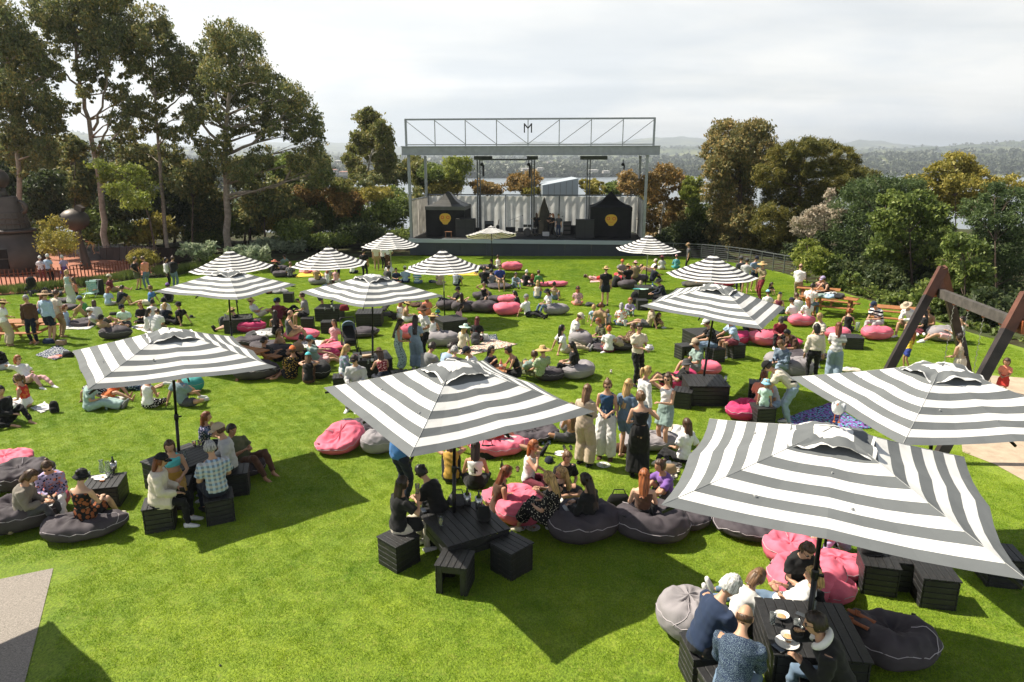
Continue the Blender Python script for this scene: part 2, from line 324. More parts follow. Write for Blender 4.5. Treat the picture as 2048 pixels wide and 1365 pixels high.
_n=wm.node_tree.nodes.new('ShaderNodeTexNoise'); _n.inputs['Scale'].default_value=.12; _n.inputs['Detail'].default_value=8; _t=wm.node_tree.nodes.new('ShaderNodeTexCoord'); _b=wm.node_tree.nodes.new('ShaderNodeBump'); _b.inputs['Strength'].default_value=.18; _b.inputs['Distance'].default_value=.8
wm.node_tree.links.new(_t.outputs['Object'],_n.inputs['Vector']); wm.node_tree.links.new(_n.outputs[0],_b.inputs['Height']); wm.node_tree.links.new(_b.outputs[0],wb.inputs['Normal'])
mb=MB(); mb.add([(-1500,240,-21),(4500,240,-21),(4500,2600,-21),(-1500,2600,-21)],[(0,1,2,3)]); tag(mb.obj('river',wm),kind='structure')

def turf():
 r=np.random.default_rng(8); n=1300; W=.60; x,y=r.uniform(-W/2,W/2,n),r.uniform(-W/2,W/2,n); a=r.uniform(0,6.283,n); h=r.uniform(.010,.026,n); w=r.uniform(.0028,.0050,n); lean=r.uniform(0,.022,n); b=r.uniform(0,6.283,n)
 A_=np.stack([x - w*np.cos(a),y - w*np.sin(a),0*x],1); B_=np.stack([x+w*np.cos(a),y+w*np.sin(a),0*x],1); T_=np.stack([x+lean*np.cos(b),y+lean*np.sin(b),h],1)
 proto=bpy.data.objects.new('grass_tuft',np_mesh('grass_tuft',np.stack([A_,B_,T_],1).reshape(-1,3),3,M_BLADE))
 pts=[]
 def inside(x,y,pl):
  c=False; k=len(pl) - 1
  for i in range(len(pl)):
   (xi,yi),(xk,yk)=pl[i],pl[k]
   if (yi > y) != (yk > y) and x < (xk - xi)*(y - yi)/(yk - yi)+xi: c=not c
   k=i
  return c
 def edge(x,y,pl):
  m=9
  for i in range(len(pl)):
   a,b=Vector(pl[i]),Vector(pl[i - 1]); p=Vector((x,y)); t=max(0,min(1,(p - a).dot(b - a)/max(1e-6,(b - a).length_squared))); m=min(m,(a.lerp(b,t) - p).length)
  return m
 for yy in np.arange(4.4,58,.5):
  k=.80*yy+1.5
  for xx in np.arange(-k,k,.5):
   if not inside(xx,yy,lawn_pts) or edge(xx,yy,lawn_pts) < .2: continue
   if any(inside(xx,yy,q) or edge(xx,yy,q) < .26 for q in (PAVE_PTS,sand)): continue
   pts.append((xx,yy,gz(xx,yy)+.004))
 me=bpy.data.meshes.new('turf'); me.from_pydata(pts,[],[]); o=link(bpy.data.objects.new('turf',me)); tag(o,'short mown grass blades of the near lawn','grass',kind='stuff')
 g=bpy.data.node_groups.new('turf','GeometryNodeTree'); g.interface.new_socket('Geometry',in_out='INPUT',socket_type='NodeSocketGeometry'); g.interface.new_socket('Geometry',in_out='OUTPUT',socket_type='NodeSocketGeometry'); N=g.nodes; L=g.links
 i=N.new('NodeGroupInput'); ou=N.new('NodeGroupOutput'); ip=N.new('GeometryNodeInstanceOnPoints'); oi=N.new('GeometryNodeObjectInfo'); oi.inputs[0].default_value=proto; rv=N.new('FunctionNodeRandomValue'); rv.data_type='FLOAT_VECTOR'; rv.inputs[0].default_value=(0,0,0); rv.inputs[1].default_value=(.03,.03,6.28)
 L.new(i.outputs[0],ip.inputs['Points']); L.new(oi.outputs['Geometry'],ip.inputs['Instance']); L.new(rv.outputs[0],ip.inputs['Rotation']); L.new(ip.outputs[0],ou.inputs[0]); md=o.modifiers.new('turf','NODES'); md.node_group=g
turf()
# ---------------------------------------------------------------- foliage
rng=np.random.default_rng(11)
def leaf_mat(name,c0,c1,c2,transl=.38,rough=.55):
 c0,c1,c2=[tuple(v*1.55 for v in c) for c in (c0,c1,c2)]
 m=bpy.data.materials.new(name); m.use_nodes=True; nt=m.node_tree; N=nt.nodes; L=nt.links; b=N['Principled BSDF']; b.inputs['Roughness'].default_value=rough; b.inputs['Specular IOR Level'].default_value=.35
 g=N.new('ShaderNodeNewGeometry'); tc=N.new('ShaderNodeTexCoord'); n=N.new('ShaderNodeTexNoise'); n.inputs['Scale'].default_value=.45; n.inputs['Detail'].default_value=3; L.new(tc.outputs['Object'],n.inputs['Vector'])
 a=N.new('ShaderNodeMath'); a.operation='MULTIPLY_ADD'; a.inputs[1].default_value=.45; L.new(g.outputs['Random Per Island'],a.inputs[0])
 h=N.new('ShaderNodeMath'); h.operation='MULTIPLY'; h.inputs[1].default_value=.6; L.new(n.outputs[0],h.inputs[0]); L.new(h.outputs[0],a.inputs[2])
 r=N.new('ShaderNodeValToRGB'); e=r.color_ramp.elements; e[0].position=.22; e[0].color=(*c0,1); e[1].position=.52; e[1].color=(*c1,1); x=e.new(.76); x.color=(*c2,1); L.new(a.outputs[0],r.inputs[0]); L.new(r.outputs[0],b.inputs['Base Color'])
 out=[q for q in N if q.type == 'OUTPUT_MATERIAL'][0]; t=N.new('ShaderNodeBsdfTranslucent'); L.new(r.outputs[0],t.inputs[0]); mx=N.new('ShaderNodeMixShader'); mx.inputs[0].default_value=transl
 L.new(b.outputs[0],mx.inputs[1]); L.new(t.outputs[0],mx.inputs[2]); L.new(mx.outputs[0],out.inputs[0]); return m
LM=dict(
 euc=leaf_mat('gum_leaves',(.050,.066,.026),(.105,.125,.042),(.24,.20,.065)),
 eucy=leaf_mat('olive_gum_leaves',(.06,.08,.022),(.13,.14,.035),(.21,.18,.06)),
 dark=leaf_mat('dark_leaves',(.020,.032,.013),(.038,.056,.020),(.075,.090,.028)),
 rust=leaf_mat('rusty_leaves',(.075,.062,.024),(.17,.12,.042),(.32,.19,.06)),
 bgum=leaf_mat('brown_gum_leaves',(.062,.070,.028),(.135,.130,.048),(.29,.205,.075)),
 lime=leaf_mat('lime_leaves',(.07,.095,.018),(.135,.165,.026),(.24,.25,.05),.4),
 oliv=leaf_mat('casuarina_needles',(.045,.052,.014),(.090,.094,.022),(.20,.165,.035)),
 pine=leaf_mat('wattle_leaves',(.030,.050,.022),(.058,.088,.030),(.10,.135,.042)),
 grn=leaf_mat('green_leaves',(.045,.07,.018),(.095,.13,.028),(.17,.20,.045)),
 pale=leaf_mat('blossom_sprays',(.10,.10,.06),(.28,.25,.19),(.42,.34,.26)),
 yel=leaf_mat('yellow_green_leaves',(.10,.10,.02),(.20,.18,.035),(.34,.27,.06)),
 silv=leaf_mat('silver_leaves',(.09,.12,.08),(.17,.21,.13),(.28,.31,.2)),
 far=leaf_mat('distant_leaves',(.040,.052,.030),(.052,.064,.036),(.068,.076,.044),.1))
M_BARK=mat('pale_bark',(.30,.25,.20),.85,var=.3,vscale=5,bump=.5,bscale=14)
M_BARKD=mat('brown_bark',(.085,.06,.045),.9,var=.4,vscale=5,bump=.5,bscale=14)
M_BARKW=mat('white_bark',(.50,.47,.42),.8,var=.2,vscale=4)
def leaves(blobs,n_per_m2,size,droop=0.0,tuft=30,spread=.15,elong=3.2):
 out=[]
 for c,r in blobs:
  r=np.array(r,float); area=4*math.pi*((r[0]*r[1]) ** 1.6/3+(r[0]*r[2]) ** 1.6/3+(r[1]*r[2]) ** 1.6/3) ** (1/1.6)
  n=max(40,int(area*n_per_m2*DENS)); k=max(4,n // tuft)
  d=rng.normal(size=(k,3)); d /= np.linalg.norm(d,axis=1)[:,None]; rad=rng.uniform(.42,1.05,k) ** .6
  cc=np.array(c)+d*rad[:,None]*r
  idx=rng.integers(0,k,n); p=cc[idx]+rng.normal(size=(n,3))*spread*np.mean(r)*np.array([1.15,1.15,.75])
  dr=rng.normal(size=(n,3)); dr[:,2] -= droop*1.6; dr /= np.linalg.norm(dr,axis=1)[:,None]
  w=np.cross(dr,rng.normal(size=(n,3))); w /= np.linalg.norm(w,axis=1)[:,None]+1e-9
  l=size*1.08*rng.uniform(.6,1.35,n)[:,None]; dr=dr*l*.5; w=w*l*.5/max(1.7,elong*.7)
  bend=np.cross(dr,w); bend /= np.linalg.norm(bend,axis=1)[:,None]+1e-9
  out.append(np.stack([p - dr,p+w+bend*l*.06,p+dr,p - w+bend*l*.06],1))
 return np.concatenate(out).reshape(-1,3)
def wobble_path(pts,n=5,amp=.1,seed=0):
 r=random.Random(seed); out=[]
 for a,b in zip(pts[:-1],pts[1:]):
  a=Vector(a); b=Vector(b)
  for i in range(n):
   t=i/n; out.append(a.lerp(b,t)+Vector([r.uniform(-amp,amp) for _ in range(3)])*(1 if i else 0))
 out.append(Vector(pts[-1])); return out
NLEAF=[0]; DENS=7.5
def tree(name,label,leafk,depth,trunk,blobs,cat='tree',dens=9.0,size=.22,droop=.3,bark=None,tr=.25,limbs=(),dspread=.16,group=None,spread=.15,elong=3.2,tuft=30,autolimb=True,base_z=None):
 """trunk: photo points from the foot up; blobs: (px, py, rx, ry[, dy]) photo ellipses given a real place and thickness at the tree's distance"""
 bark=bark or M_BARKD; rr=random.Random(hash(name+label) % 9999 if False else len(label)*131+int(depth*10)+len(blobs))
 def w(px,py,dy=0): return at_depth(px,py,depth+dy)
 tp=[w(*p) for p in trunk]
 foot=tp[0]; zf=terrain(foot.x,foot.y) - .15
 if base_z is not None: zf=base_z
 root=empty(name,(foot.x,foot.y,zf),label=label,cat=cat,group=group); off=-Vector((foot.x,foot.y,zf))
 pts=[Vector((foot.x,foot.y,zf))]+([p for p in tp] if foot.z > zf+.3 else tp[1:]); pts=wobble_path(pts,3,tr*.35,rr.random())
 k=len(pts); mb=MB(); mb.tube([p+off for p in pts],[tr*(1.25 if i == 0 else 1)*(1 - .78*i/(k - 1)) for i in range(k)],8)
 B=[]; NB=len(blobs)
 if name == 'gum_tree':
  blobs=list(blobs)+[(b[0]+rr.uniform(-.9,.9)*b[2],b[1]+rr.uniform(-.3,1.5)*b[3],b[2]*rr.uniform(.28,.5),b[3]*rr.uniform(.35,.7)) for b in blobs for _ in range(3)]
 for b in blobs:
  px,py,rx,ry=b[:4]; dy=b[4] if len(b) > 4 else rr.uniform(-1,1)*dspread*depth*.35
  s=(depth+dy)/1365.3; c=w(px,py,dy); B.append((c+off,(rx*s,(rx+ry)*.5*s*.95,ry*s)))
 for L_ in limbs:
  q=[w(*p) for p in L_]; q=wobble_path(q,3,.12,rr.random()); n=len(q); r0=tr*.42; mb.tube([p+off for p in q],[r0*(1 - .75*i/(n - 1)) for i in range(n)],6)
 if autolimb:
  for c,r in B[:NB]:
   j=min(range(1,k),key=lambda i: (pts[i]+off - c).length+max(0,(pts[i]+off).z - c.z+.2*(c - (pts[i]+off)).length)*1.5)
   a=pts[j]+off; m=a.lerp(c,.5)+Vector((rr.uniform(-.2,.2),rr.uniform(-.2,.2),rr.uniform(-.1,.35)))
   mb.tube([a,a.lerp(m,.5),m,c],[tr*.30,tr*.2,tr*.16,.02],5)
   for q in range(3):
    e=Vector(c)+Vector([rr.uniform(-.75,.75)*r[i] for i in range(3)]); mb.tube([m,(m+e)/2+Vector((0,0,.12)),e],[tr*.10,tr*.06,.012],4)
 mb.obj('trunk',bark,root,True)
 V=leaves(B,dens,size,droop,tuft,spread,elong); NLEAF[0] += len(V) // 4
 o=bpy.data.objects.new('crown',np_mesh('crown',V,4,LM[leafk])); link(o); o.parent=root
 return root
# ---- tall gums on the left
tree('gum_tree','tall gum with pale forked trunk and crown reaching above the frame','euc',56,[(212,492),(205,420),(196,340),(178,240),(160,170),(152,90),(146,15)],
  [(90,22,34,30),(140,8,46,36),(190,18,50,38),(160,62,40,32),(112,52,30,24),(208,72,44,36),(246,42,36,32),(200,108,30,24),(268,92,30,34),(168,136,24,16),(228,182,24,20),(198,160,16,12),(262,205,36,16),(298,222,32,17),(236,242,24,20),(170,182,18,14),(252,300,26,18),(206,300,20,20),(148,214,13,12),(256,268,28,16),(150,-30,60,30),(210,-20,50,30)],
  dens=12.5,size=.22,tuft=20,droop=.8,bark=M_BARK,tr=.29,spread=.14,limbs=[[(186,262),(205,215),(214,150),(220,100)],[(196,310),(240,262),(268,222)],[(178,190),(140,160),(118,130)],[(196,300),(215,260),(230,190)]])
tree('gum_tree','slim gum with olive crown standing third from the left edge','euc',58,[(334,492),(326,400),(317,290),(310,190),(303,110),(300,60)],
  [(300,42,32,28),(330,66,20,22),(272,78,22,22),(345,108,36,24),(338,146,40,28),(372,128,26,32),(330,176,34,14),(384,168,22,20),(395,218,28,16),(262,120,22,26),(284,140,18,18),(372,236,22,14),(330,262,18,14),(366,268,26,16),(290,306,22,18),(340,300,24,18),(300,250,20,14)],
  dens=12,size=.22,tuft=20,droop=.8,bark=M_BARK,tr=.2,spread=.14,limbs=[[(317,230),(350,205),(372,180)],[(312,200),(290,160),(268,110)]])
tree('gum_tree','broad gum with one straight trunk and low spreading limbs beside the car park','euc',57,[(456,494),(453,400),(450,310),(455,230),(462,150),(455,80)],
  [(452,72,36,28),(490,92,36,30),(420,108,26,26),(506,140,34,28),(440,148,40,30),(405,182,26,22),(480,186,44,26),(545,168,26,20),(582,196,36,30),(612,236,30,30),(560,236,34,22),(630,284,22,22),(516,250,32,18),(470,250,24,20),(424,226,24,16),(430,326,34,24),(484,340,34,24),(520,312,28,20),(440,284,24,16),(600,325,26,28),(642,345,22,28),(408,292,20,18),(392,240,18,14),(590,268,24,16),(545,205,30,18)],
  dens=12.5,size=.22,tuft=20,droop=.8,bark=M_BARK,tr=.34,spread=.14,limbs=[[(451,300),(420,268),(392,232),(378,206)],[(451,310),(505,288),(550,245),(588,214)],[(452,392),(520,384),(568,366),(610,300),(628,270)],[(455,240),(430,190),(416,150)],[(462,160),(488,120),(492,96)]])
tree('gum_tree','dark gum cropped by the left edge of the photo','euc',54,[(42,492),(38,400),(36,320),(24,220),(16,130)],
  [(8,62,40,46),(38,96,30,34),(62,88,22,30),(52,150,38,34),(14,172,34,34),(86,112,28,26),(104,142,20,22),(20,232,30,30),(66,208,34,26),(102,206,28,24),(62,258,44,28),(16,288,34,28),(104,246,28,22),(40,310,34,26),(90,298,28,24),(-30,120,40,60),(-20,30,40,40)],
  dens=12.5,size=.22,tuft=20,droop=.7,bark=M_BARK,tr=.28,spread=.14)
# ---- dark understorey behind the playground
US=[(20,345,60,52),(95,318,42,38),(92,392,48,48),(152,372,42,52),(150,300,30,28),(250,400,48,60),(270,330,42,36),(330,330,44,38),(385,345,46,42),(350,420,52,52),(420,420,46,52),(500,340,40,32),(530,400,50,46),(580,350,42,36),(634,344,28,40),(600,430,50,45),(490,450,40,40),(215,455,60,36),(60,455,60,36),(300,462,50,30),(400,470,50,22)]
TYPES=['dark','euc','dark','euc','euc','dark','euc','euc','euc','dark','euc','euc','euc','grn','euc','euc','grn','grn','grn','yel','grn']
LBL=['dark shrubby tree behind the steel sculpture top','dark tree filling the gap between the two leftmost gums','dense dark tree right behind the small steel globe','low dark tree leaning against the pale forked gum','tree top showing above the terracotta playground','dark tree in deep shade between the two slim gums','dark bushy crown under the slim gum','tree under the olive crowned gum with brownish leaves','leafy tree just left of the broad gum trunk','shadowed tree behind the curved steel wall','olive tree close behind the broad gum trunk','dark tree right of the broad gum trunk','olive tree behind the parked cars','dark round crown under the limbs of the broad gum','drooping dark green tree at the right end of the gums','olive bush above the white cars','green shrub beside the light poles','green shrubs around the foot of the forked gum','green shrub behind the steel bell','yellow green shrub with orange tips near the playground fence','low green bush behind the far fence']
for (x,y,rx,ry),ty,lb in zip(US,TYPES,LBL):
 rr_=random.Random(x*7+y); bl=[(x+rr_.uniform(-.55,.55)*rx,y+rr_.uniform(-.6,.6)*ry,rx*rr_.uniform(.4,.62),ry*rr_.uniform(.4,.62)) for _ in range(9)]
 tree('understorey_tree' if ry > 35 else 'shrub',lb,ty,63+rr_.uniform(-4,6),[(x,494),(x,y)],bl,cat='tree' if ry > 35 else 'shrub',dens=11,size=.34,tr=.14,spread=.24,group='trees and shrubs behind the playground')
tree('wattle_tree','feathery bright yellow green tree leaning over the playground','lime',47,[(310,500),(300,440),(280,380),(235,345)],[(205,332,24,12),(228,350,26,16),(262,350,30,20),(290,372,24,24),(242,385,26,18),(270,400,26,20),(215,362,14,10)],dens=17,size=.2,droop=.5,tr=.1,spread=.22)
tree('sapling','young orange tipped gum sapling on a thin stem in front of the steel bell','yel',41,[(127,563),(120,520),(112,480)],[(92,478,16,18),(112,456,15,22),(105,496,26,14),(134,478,20,18),(128,500,24,10),(84,450,9,10)],dens=26,size=.15,droop=.5,tr=.045,spread=.24)
tree('round_bush','round yellow green spiky bush beside the playground gate','yel',43,[(287,535),(287,515)],[(287,515,24,11),(275,518,12,8),(300,518,12,8)],cat='shrub',dens=60,size=.28,droop=-.4,tr=.04,spread=.3,elong=7)
# ---- mid-ground bushes between gums and stage
MG=[(735,300,0,0,'eucy',0)]
tree('gum_tree','young gum with a white trunk and separate leafy puffs left of the stage','eucy',78,[(736,420),(734,370),(738,330),(748,285),(745,250)],[(735,242,22,18),(762,262,18,20),(728,278,24,16),(772,290,16,16),(712,300,16,12),(746,308,20,14),(704,320,18,12),(770,322,22,14),(716,344,18,14),(762,346,20,14),(735,226,12,10)],dens=15,size=.36,bark=M_BARKW,tr=.22,spread=.2)
MB_=[(672,368,34,16,'eucy','olive bush below the hazy suburb left of the white trunked gum'),(620,392,44,24,'rust','reddish brown thicket above the cars'),(690,405,36,26,'rust','brown twiggy bush in the middle of the left thicket'),(762,392,40,18,'yel','yellow topped bush just left of the stage post'),(775,420,46,36,'grn','rounded green bush against the left stage post'),(700,440,44,30,'grn','dark green bush behind the small square parasol'),(640,440,40,30,'grn','mid green bush between cars and stage'),(590,460,40,28,'grn','green weeping shrub behind the parasols'),(736,470,56,26,'dark','dark clipped bush behind the parasol near the stage'),(650,485,52,20,'grn','low hedge running down to the lawn corner'),(560,488,50,20,'silv','silvery grey shrub at the lawn edge'),(530,440,34,28,'yel','yellowish shrub beside the car park lamp'),(500,505,40,16,'silv','pale grey green shrub by the left parasols'),(400,500,36,16,'silv','silver bush beside the curved steel wall'),(430,522,36,12,'grn','low bush at the end of the curved wall'),(800,478,26,20,'grn','leafy shrub at the stage corner'),(868,352,34,26,'grn','green tree seen through the left stage bay'),(915,345,28,30,'lime','bright yellow green tree seen inside the stage frame'),(890,375,40,16,'yel','yellow bush behind the left black tent'),(830,345,26,30,'eucy','olive tree behind the left stage post'),(790,350,30,34,'euc','dark olive tree beside the stage roof edge'),(975,376,36,14,'rust','rust coloured round bush behind the stage curtains'),(1046,366,32,22,'rust','tall rust and cream bush behind the middle stage post'),(1068,384,26,10,'yel','small yellow bush beside the grey shed'),(1184,374,24,16,'yel','yellow green bush behind the right stage bay'),(1222,380,24,14,'grn','green bush behind the right stage bay'),(1262,368,26,24,'rust','rusty tree crown at the right rear stage post'),(1395,470,50,36,'dark','dark bush at the right end of the stage'),(1330,480,40,30,'dark','shadowed shrub beside the right parasol'),(1385,380,26,26,'lime','bright green tree between rust tree and brown gum'),(1398,425,24,26,'grn','green shrub below the bright green tree')]
for x,y,rx,ry,ty,lb in MB_:
 d=84 if (y < 400 and 780 < x < 1290) else (66 if x < 820 and y < 450 else 60)
 if x > 1300: d=60
 rr_=random.Random(x*3+y); bl=[(x+rr_.uniform(-.6,.6)*rx,y+rr_.uniform(-.55,.5)*ry,rx*rr_.uniform(.42,.62),ry*rr_.uniform(.42,.62)) for _ in range(9)]
 if x < 520 and y > 490: d=46
 tree('bush',lb,ty,d,[(x,y+ry*1.25),(x,y)],bl,cat='bush',dens=13 if d < 70 else 9,size=.27 if d < 70 else .36,tr=.09,spread=.22,group='bushes around the lawn')
# ---- right-hand trees
tree('rust_tree','rust coloured tree with pale bare limbs right of the stage','rust',59,[(1316,505),(1322,440),(1330,400),(1338,370)],[(1330,350,32,18),(1300,372,26,20),(1352,366,24,16),(1316,392,26,16),(1300,440,22,24),(1330,432,22,20),(1350,410,18,14),(1306,480,24,18)],dens=18,size=.24,bark=M_BARKW,tr=.16)
tree('brown_gum','large rounded brown green gum, tallest tree right of the stage','bgum',55,[(1480,508),(1478,420),(1480,340),(1490,290)],
  [(1455,268,34,22),(1505,262,36,20),(1428,300,22,24),(1470,300,34,24),(1525,296,26,26),(1436,340,28,24),(1480,345,34,26),(1518,345,22,28),(1436,385,30,22),(1478,390,30,26),(1450,425,32,22),(1490,435,24,24),(1445,465,32,22),(1480,478,30,20)],dens=24,size=.25,droop=.5,tr=.3,spread=.17)
tree('casuarina','dark olive she-oak with soft rounded plumes behind the fence','oliv',52,[(1600,510),(1598,430),(1602,350)],
  [(1612,296,40,18),(1650,296,30,16),(1568,314,34,24),(1690,318,26,24),(1540,350,30,26),(1590,345,38,26),(1650,335,40,22),(1700,350,32,20),(1560,395,38,30),(1620,392,38,30),(1668,372,36,22),(1540,440,36,32),(1590,448,36,32),(1640,430,34,26),(1560,485,40,22),(1616,488,34,22),(1515,480,24,24)],dens=42,size=.26,droop=.15,tr=.25,spread=.12,elong=8,tuft=60)
tree('casuarina','smaller olive she-oak behind the large dark wattle','oliv',56,[(1720,470),(1722,380)],[(1722,355,34,16),(1694,372,26,16),(1752,366,22,12),(1722,390,34,16)],dens=30,size=.28,droop=.1,tr=.14,spread=.13,elong=8)
tree('blossom_shrub','pale pinkish blossom shrub in front of the she-oak','pale',42,[(1650,520),(1648,450),(1650,420)],[(1660,392,12,14),(1668,412,18,10),(1640,424,26,11),(1612,444,26,11),(1650,446,26,12),(1600,462,16,9),(1678,430,14,12),(1636,470,22,14)],cat='shrub',dens=40,size=.17,tr=.07,spread=.2)
tree('dark_bush','dark bush in shade under the blossom shrub','dark',44,[(1640,520),(1640,490)],[(1620,490,26,22),(1660,486,28,24),(1590,505,26,18)],cat='bush',dens=22,size=.24,tr=.06)
tree('maple_sapling','small bright lime green maple at the end of the wire fence','lime',37,[(1612,592),(1613,560),(1616,520)],[(1614,492,20,12),(1596,508,16,12),(1636,508,20,14),(1616,526,26,14),(1644,536,18,14),(1604,546,14,10)],dens=42,size=.17,tr=.05,spread=.2)
WT=[('pine','big dark green wattle with feathery rounded top',38,(1768,600),[(1760,372,40,16),(1716,384,26,18),(1808,372,34,16),(1700,418,30,24),(1744,412,34,24),(1790,408,34,22),(1690,460,26,28),(1728,460,34,30),(1700,505,30,28),(1720,540,30,26)]),
   ('grn','mid green wattle with layered sprays at the centre of the right bank',34,(1820,610),[(1780,395,18,12),(1810,408,26,16),(1850,400,26,14),(1776,440,30,18),(1820,440,36,20),(1864,432,30,20),(1790,478,34,20),(1840,478,36,22),(1880,464,26,20),(1766,500,26,18),(1820,512,36,20),(1866,508,28,20),(1800,545,34,20)]),
   ('yel','yellow green gum rising behind the wattles',46,(1910,560),[(1914,322,26,12),(1884,342,24,12),(1930,342,28,14),(1966,358,22,14),(1900,366,30,14),(1946,378,26,16),(1976,384,14,12),(1890,396,30,18),(1930,408,30,18),(1968,410,26,18),(1860,372,22,14),(1836,364,24,12),(2020,372,26,16)]),
   ('pine','feathery dark conifer at the right edge behind the swing',30,(1990,640),[(1950,412,24,20),(1990,394,24,22),(2024,396,26,20),(1968,440,26,26),(2010,446,30,30),(2050,440,30,34),(1960,490,26,28),(2000,500,32,30),(2044,500,34,34),(1980,548,34,28),(2030,556,38,30)]),
   ('grn','leafy shrub behind the apex of the swing frame',28,(1930,650),[(1916,486,22,18),(1944,500,24,22),(1914,528,30,22),(1950,548,26,24),(1904,566,30,22),(1944,590,30,22)]),
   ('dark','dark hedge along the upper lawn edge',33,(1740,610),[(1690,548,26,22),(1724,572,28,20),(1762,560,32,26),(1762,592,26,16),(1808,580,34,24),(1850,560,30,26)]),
   ('grn','glossy hedge at the lawn edge left of the swing',28,(1830,640),[(1700,560,18,14),(1788,600,24,14),(1826,612,26,16),(1866,600,26,22),(1884,630,24,16),(1852,580,22,18)]),
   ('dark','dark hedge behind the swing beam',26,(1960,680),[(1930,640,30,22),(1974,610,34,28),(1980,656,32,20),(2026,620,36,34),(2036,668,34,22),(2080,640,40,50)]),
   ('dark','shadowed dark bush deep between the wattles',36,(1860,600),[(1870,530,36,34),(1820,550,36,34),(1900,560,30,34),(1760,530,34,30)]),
   ('grn','low shrub beneath the lime maple',36,(1650,592),[(1668,540,20,26),(1684,572,18,14),(1660,575,18,12)])]
for ty,lb,d,ft,bl in WT:
 nm='hedge_shrub' if 'hedge' in lb or 'shrub' in lb or 'bush' in lb else 'tree'
 bl=[b+(random.Random(i*5+d).uniform(0,3.0),) for i,b in enumerate(bl)]
 bl=[(a,b,c*1.14,e_*1.14,f) for a,b,c,e_,f in bl]
 tree('wattle_tree' if 'wattle' in lb else nm,lb,ty,d,[ft,(ft[0],bl[0][1]+70)],bl,cat='tree' if nm == 'tree' else 'shrub',dens=34 if d < 40 else 24,size=.17 if ty in ('pine',) else .19,tr=.07,spread=.17,droop=-.1 if ty == 'pine' else .1,elong=5 if ty == 'pine' else 2.6)
def hedge_blobs(pts,d0,up,r):
 out=[]
 for (a,b),(c,d_) in zip(pts[:-1],pts[1:]):
  for t in (0,.33,.66): x,y=a+(c - a)*t,b+(d_ - b)*t; out.append((x,y - up+random.Random(int(x)).uniform(-4,3),r*random.Random(int(x)+1).uniform(.85,1.2),r*random.Random(int(x)+2).uniform(.8,1.1),at(x,y).y+.9 - d0))
 return out
HE=[(1650,572),(1700,590),(1760,608),(1800,622),(1860,640),(1920,660),(1990,680),(2060,700),(2140,725)]
tree('hedge','long clipped hedge following the right edge of the lawn','grn',30,[(1860,640),(1860,632)],hedge_blobs(HE,30,12,16),cat='hedge',dens=30,size=.16,tr=.05,autolimb=False,spread=.2)
tree('hedge','darker upper hedge behind the clipped one','dark',30,[(1870,640),(1870,600)],hedge_blobs([(x,y - 8) for x,y in HE],29,34,22),cat='hedge',dens=22,size=.2,tr=.05,autolimb=False,spread=.2)
for i_,(x,y,rx,ry,ty,lb) in enumerate([(700,392,44,22,'euc','dark thicket hiding the river left of the stage'),(650,410,40,24,'grn','green thicket behind the brown twiggy bush'),(790,400,24,30,'grn','green crown right beside the left stage post'),(1300,400,24,34,'bgum','rust crown hiding the river right of the stage'),(1350,440,40,34,'bgum','low rust thicket below the pale limbed tree'),(1410,470,26,34,'dark','dark gap filling shrub under the big brown gum'),(830,400,20,40,'euc','dark foliage just behind the left stage curtain'),(1385,400,24,20,'lime','lower bright green crown beside the rust tree'),(740,362,30,14,'euc','olive undergrowth at the foot of the white trunked gum')]):
 rr_=random.Random(x); tree('thicket',lb,ty,68,[(x,y+ry),(x,y)],[(x+rr_.uniform(-.55,.55)*rx,y+rr_.uniform(-.5,.5)*ry,rx*.5,ry*.5) for _ in range(8)],cat='thicket',dens=12,size=.3,tr=.08,spread=.22,group='bushes around the lawn')
# lomandra tussocks at the fence
def tussocks(name,pts,n,h,m,label):
 V=[]; r=np.random.default_rng(5)
 for _ in range(n):
  i=r.integers(0,len(pts) - 1); t=r.random(); a=at(*pts[i]).lerp(at(*pts[i+1]),t); x=a.x+r.normal()*.22; y=a.y+r.normal()*.28; z=gz(x,y)
  for k in range(14):
   an_=r.uniform(0,6.28); ln_=r.uniform(.1,.32); hh=h*r.uniform(.6,1.1); dx,dy=math.cos(an_)*ln_,math.sin(an_)*ln_; w=.012
   V += [(x - dy*.05 - w,y,z),(x+dx*.5+w,y+dy*.5,z+hh*.8),(x+dx,y+dy,z+hh),(x+dx*.5 - w,y+dy*.5,z+hh*.8)]
 o=bpy.data.objects.new(name,np_mesh(name,np.array(V),4,m)); link(o); return tag(o,label,'grass',kind='stuff')
tussocks('tussock_grass',[(-40,592),(60,585),(130,577),(250,560),(262,555)],420,.5,LM['grn'],'strappy green grass tufts along the playground fence')
tussocks('tussock_grass',[(312,548),(345,553),(384,543),(430,533),(500,526)],300,.6,LM['grn'],'strappy grass tufts between the gate and the parasols')

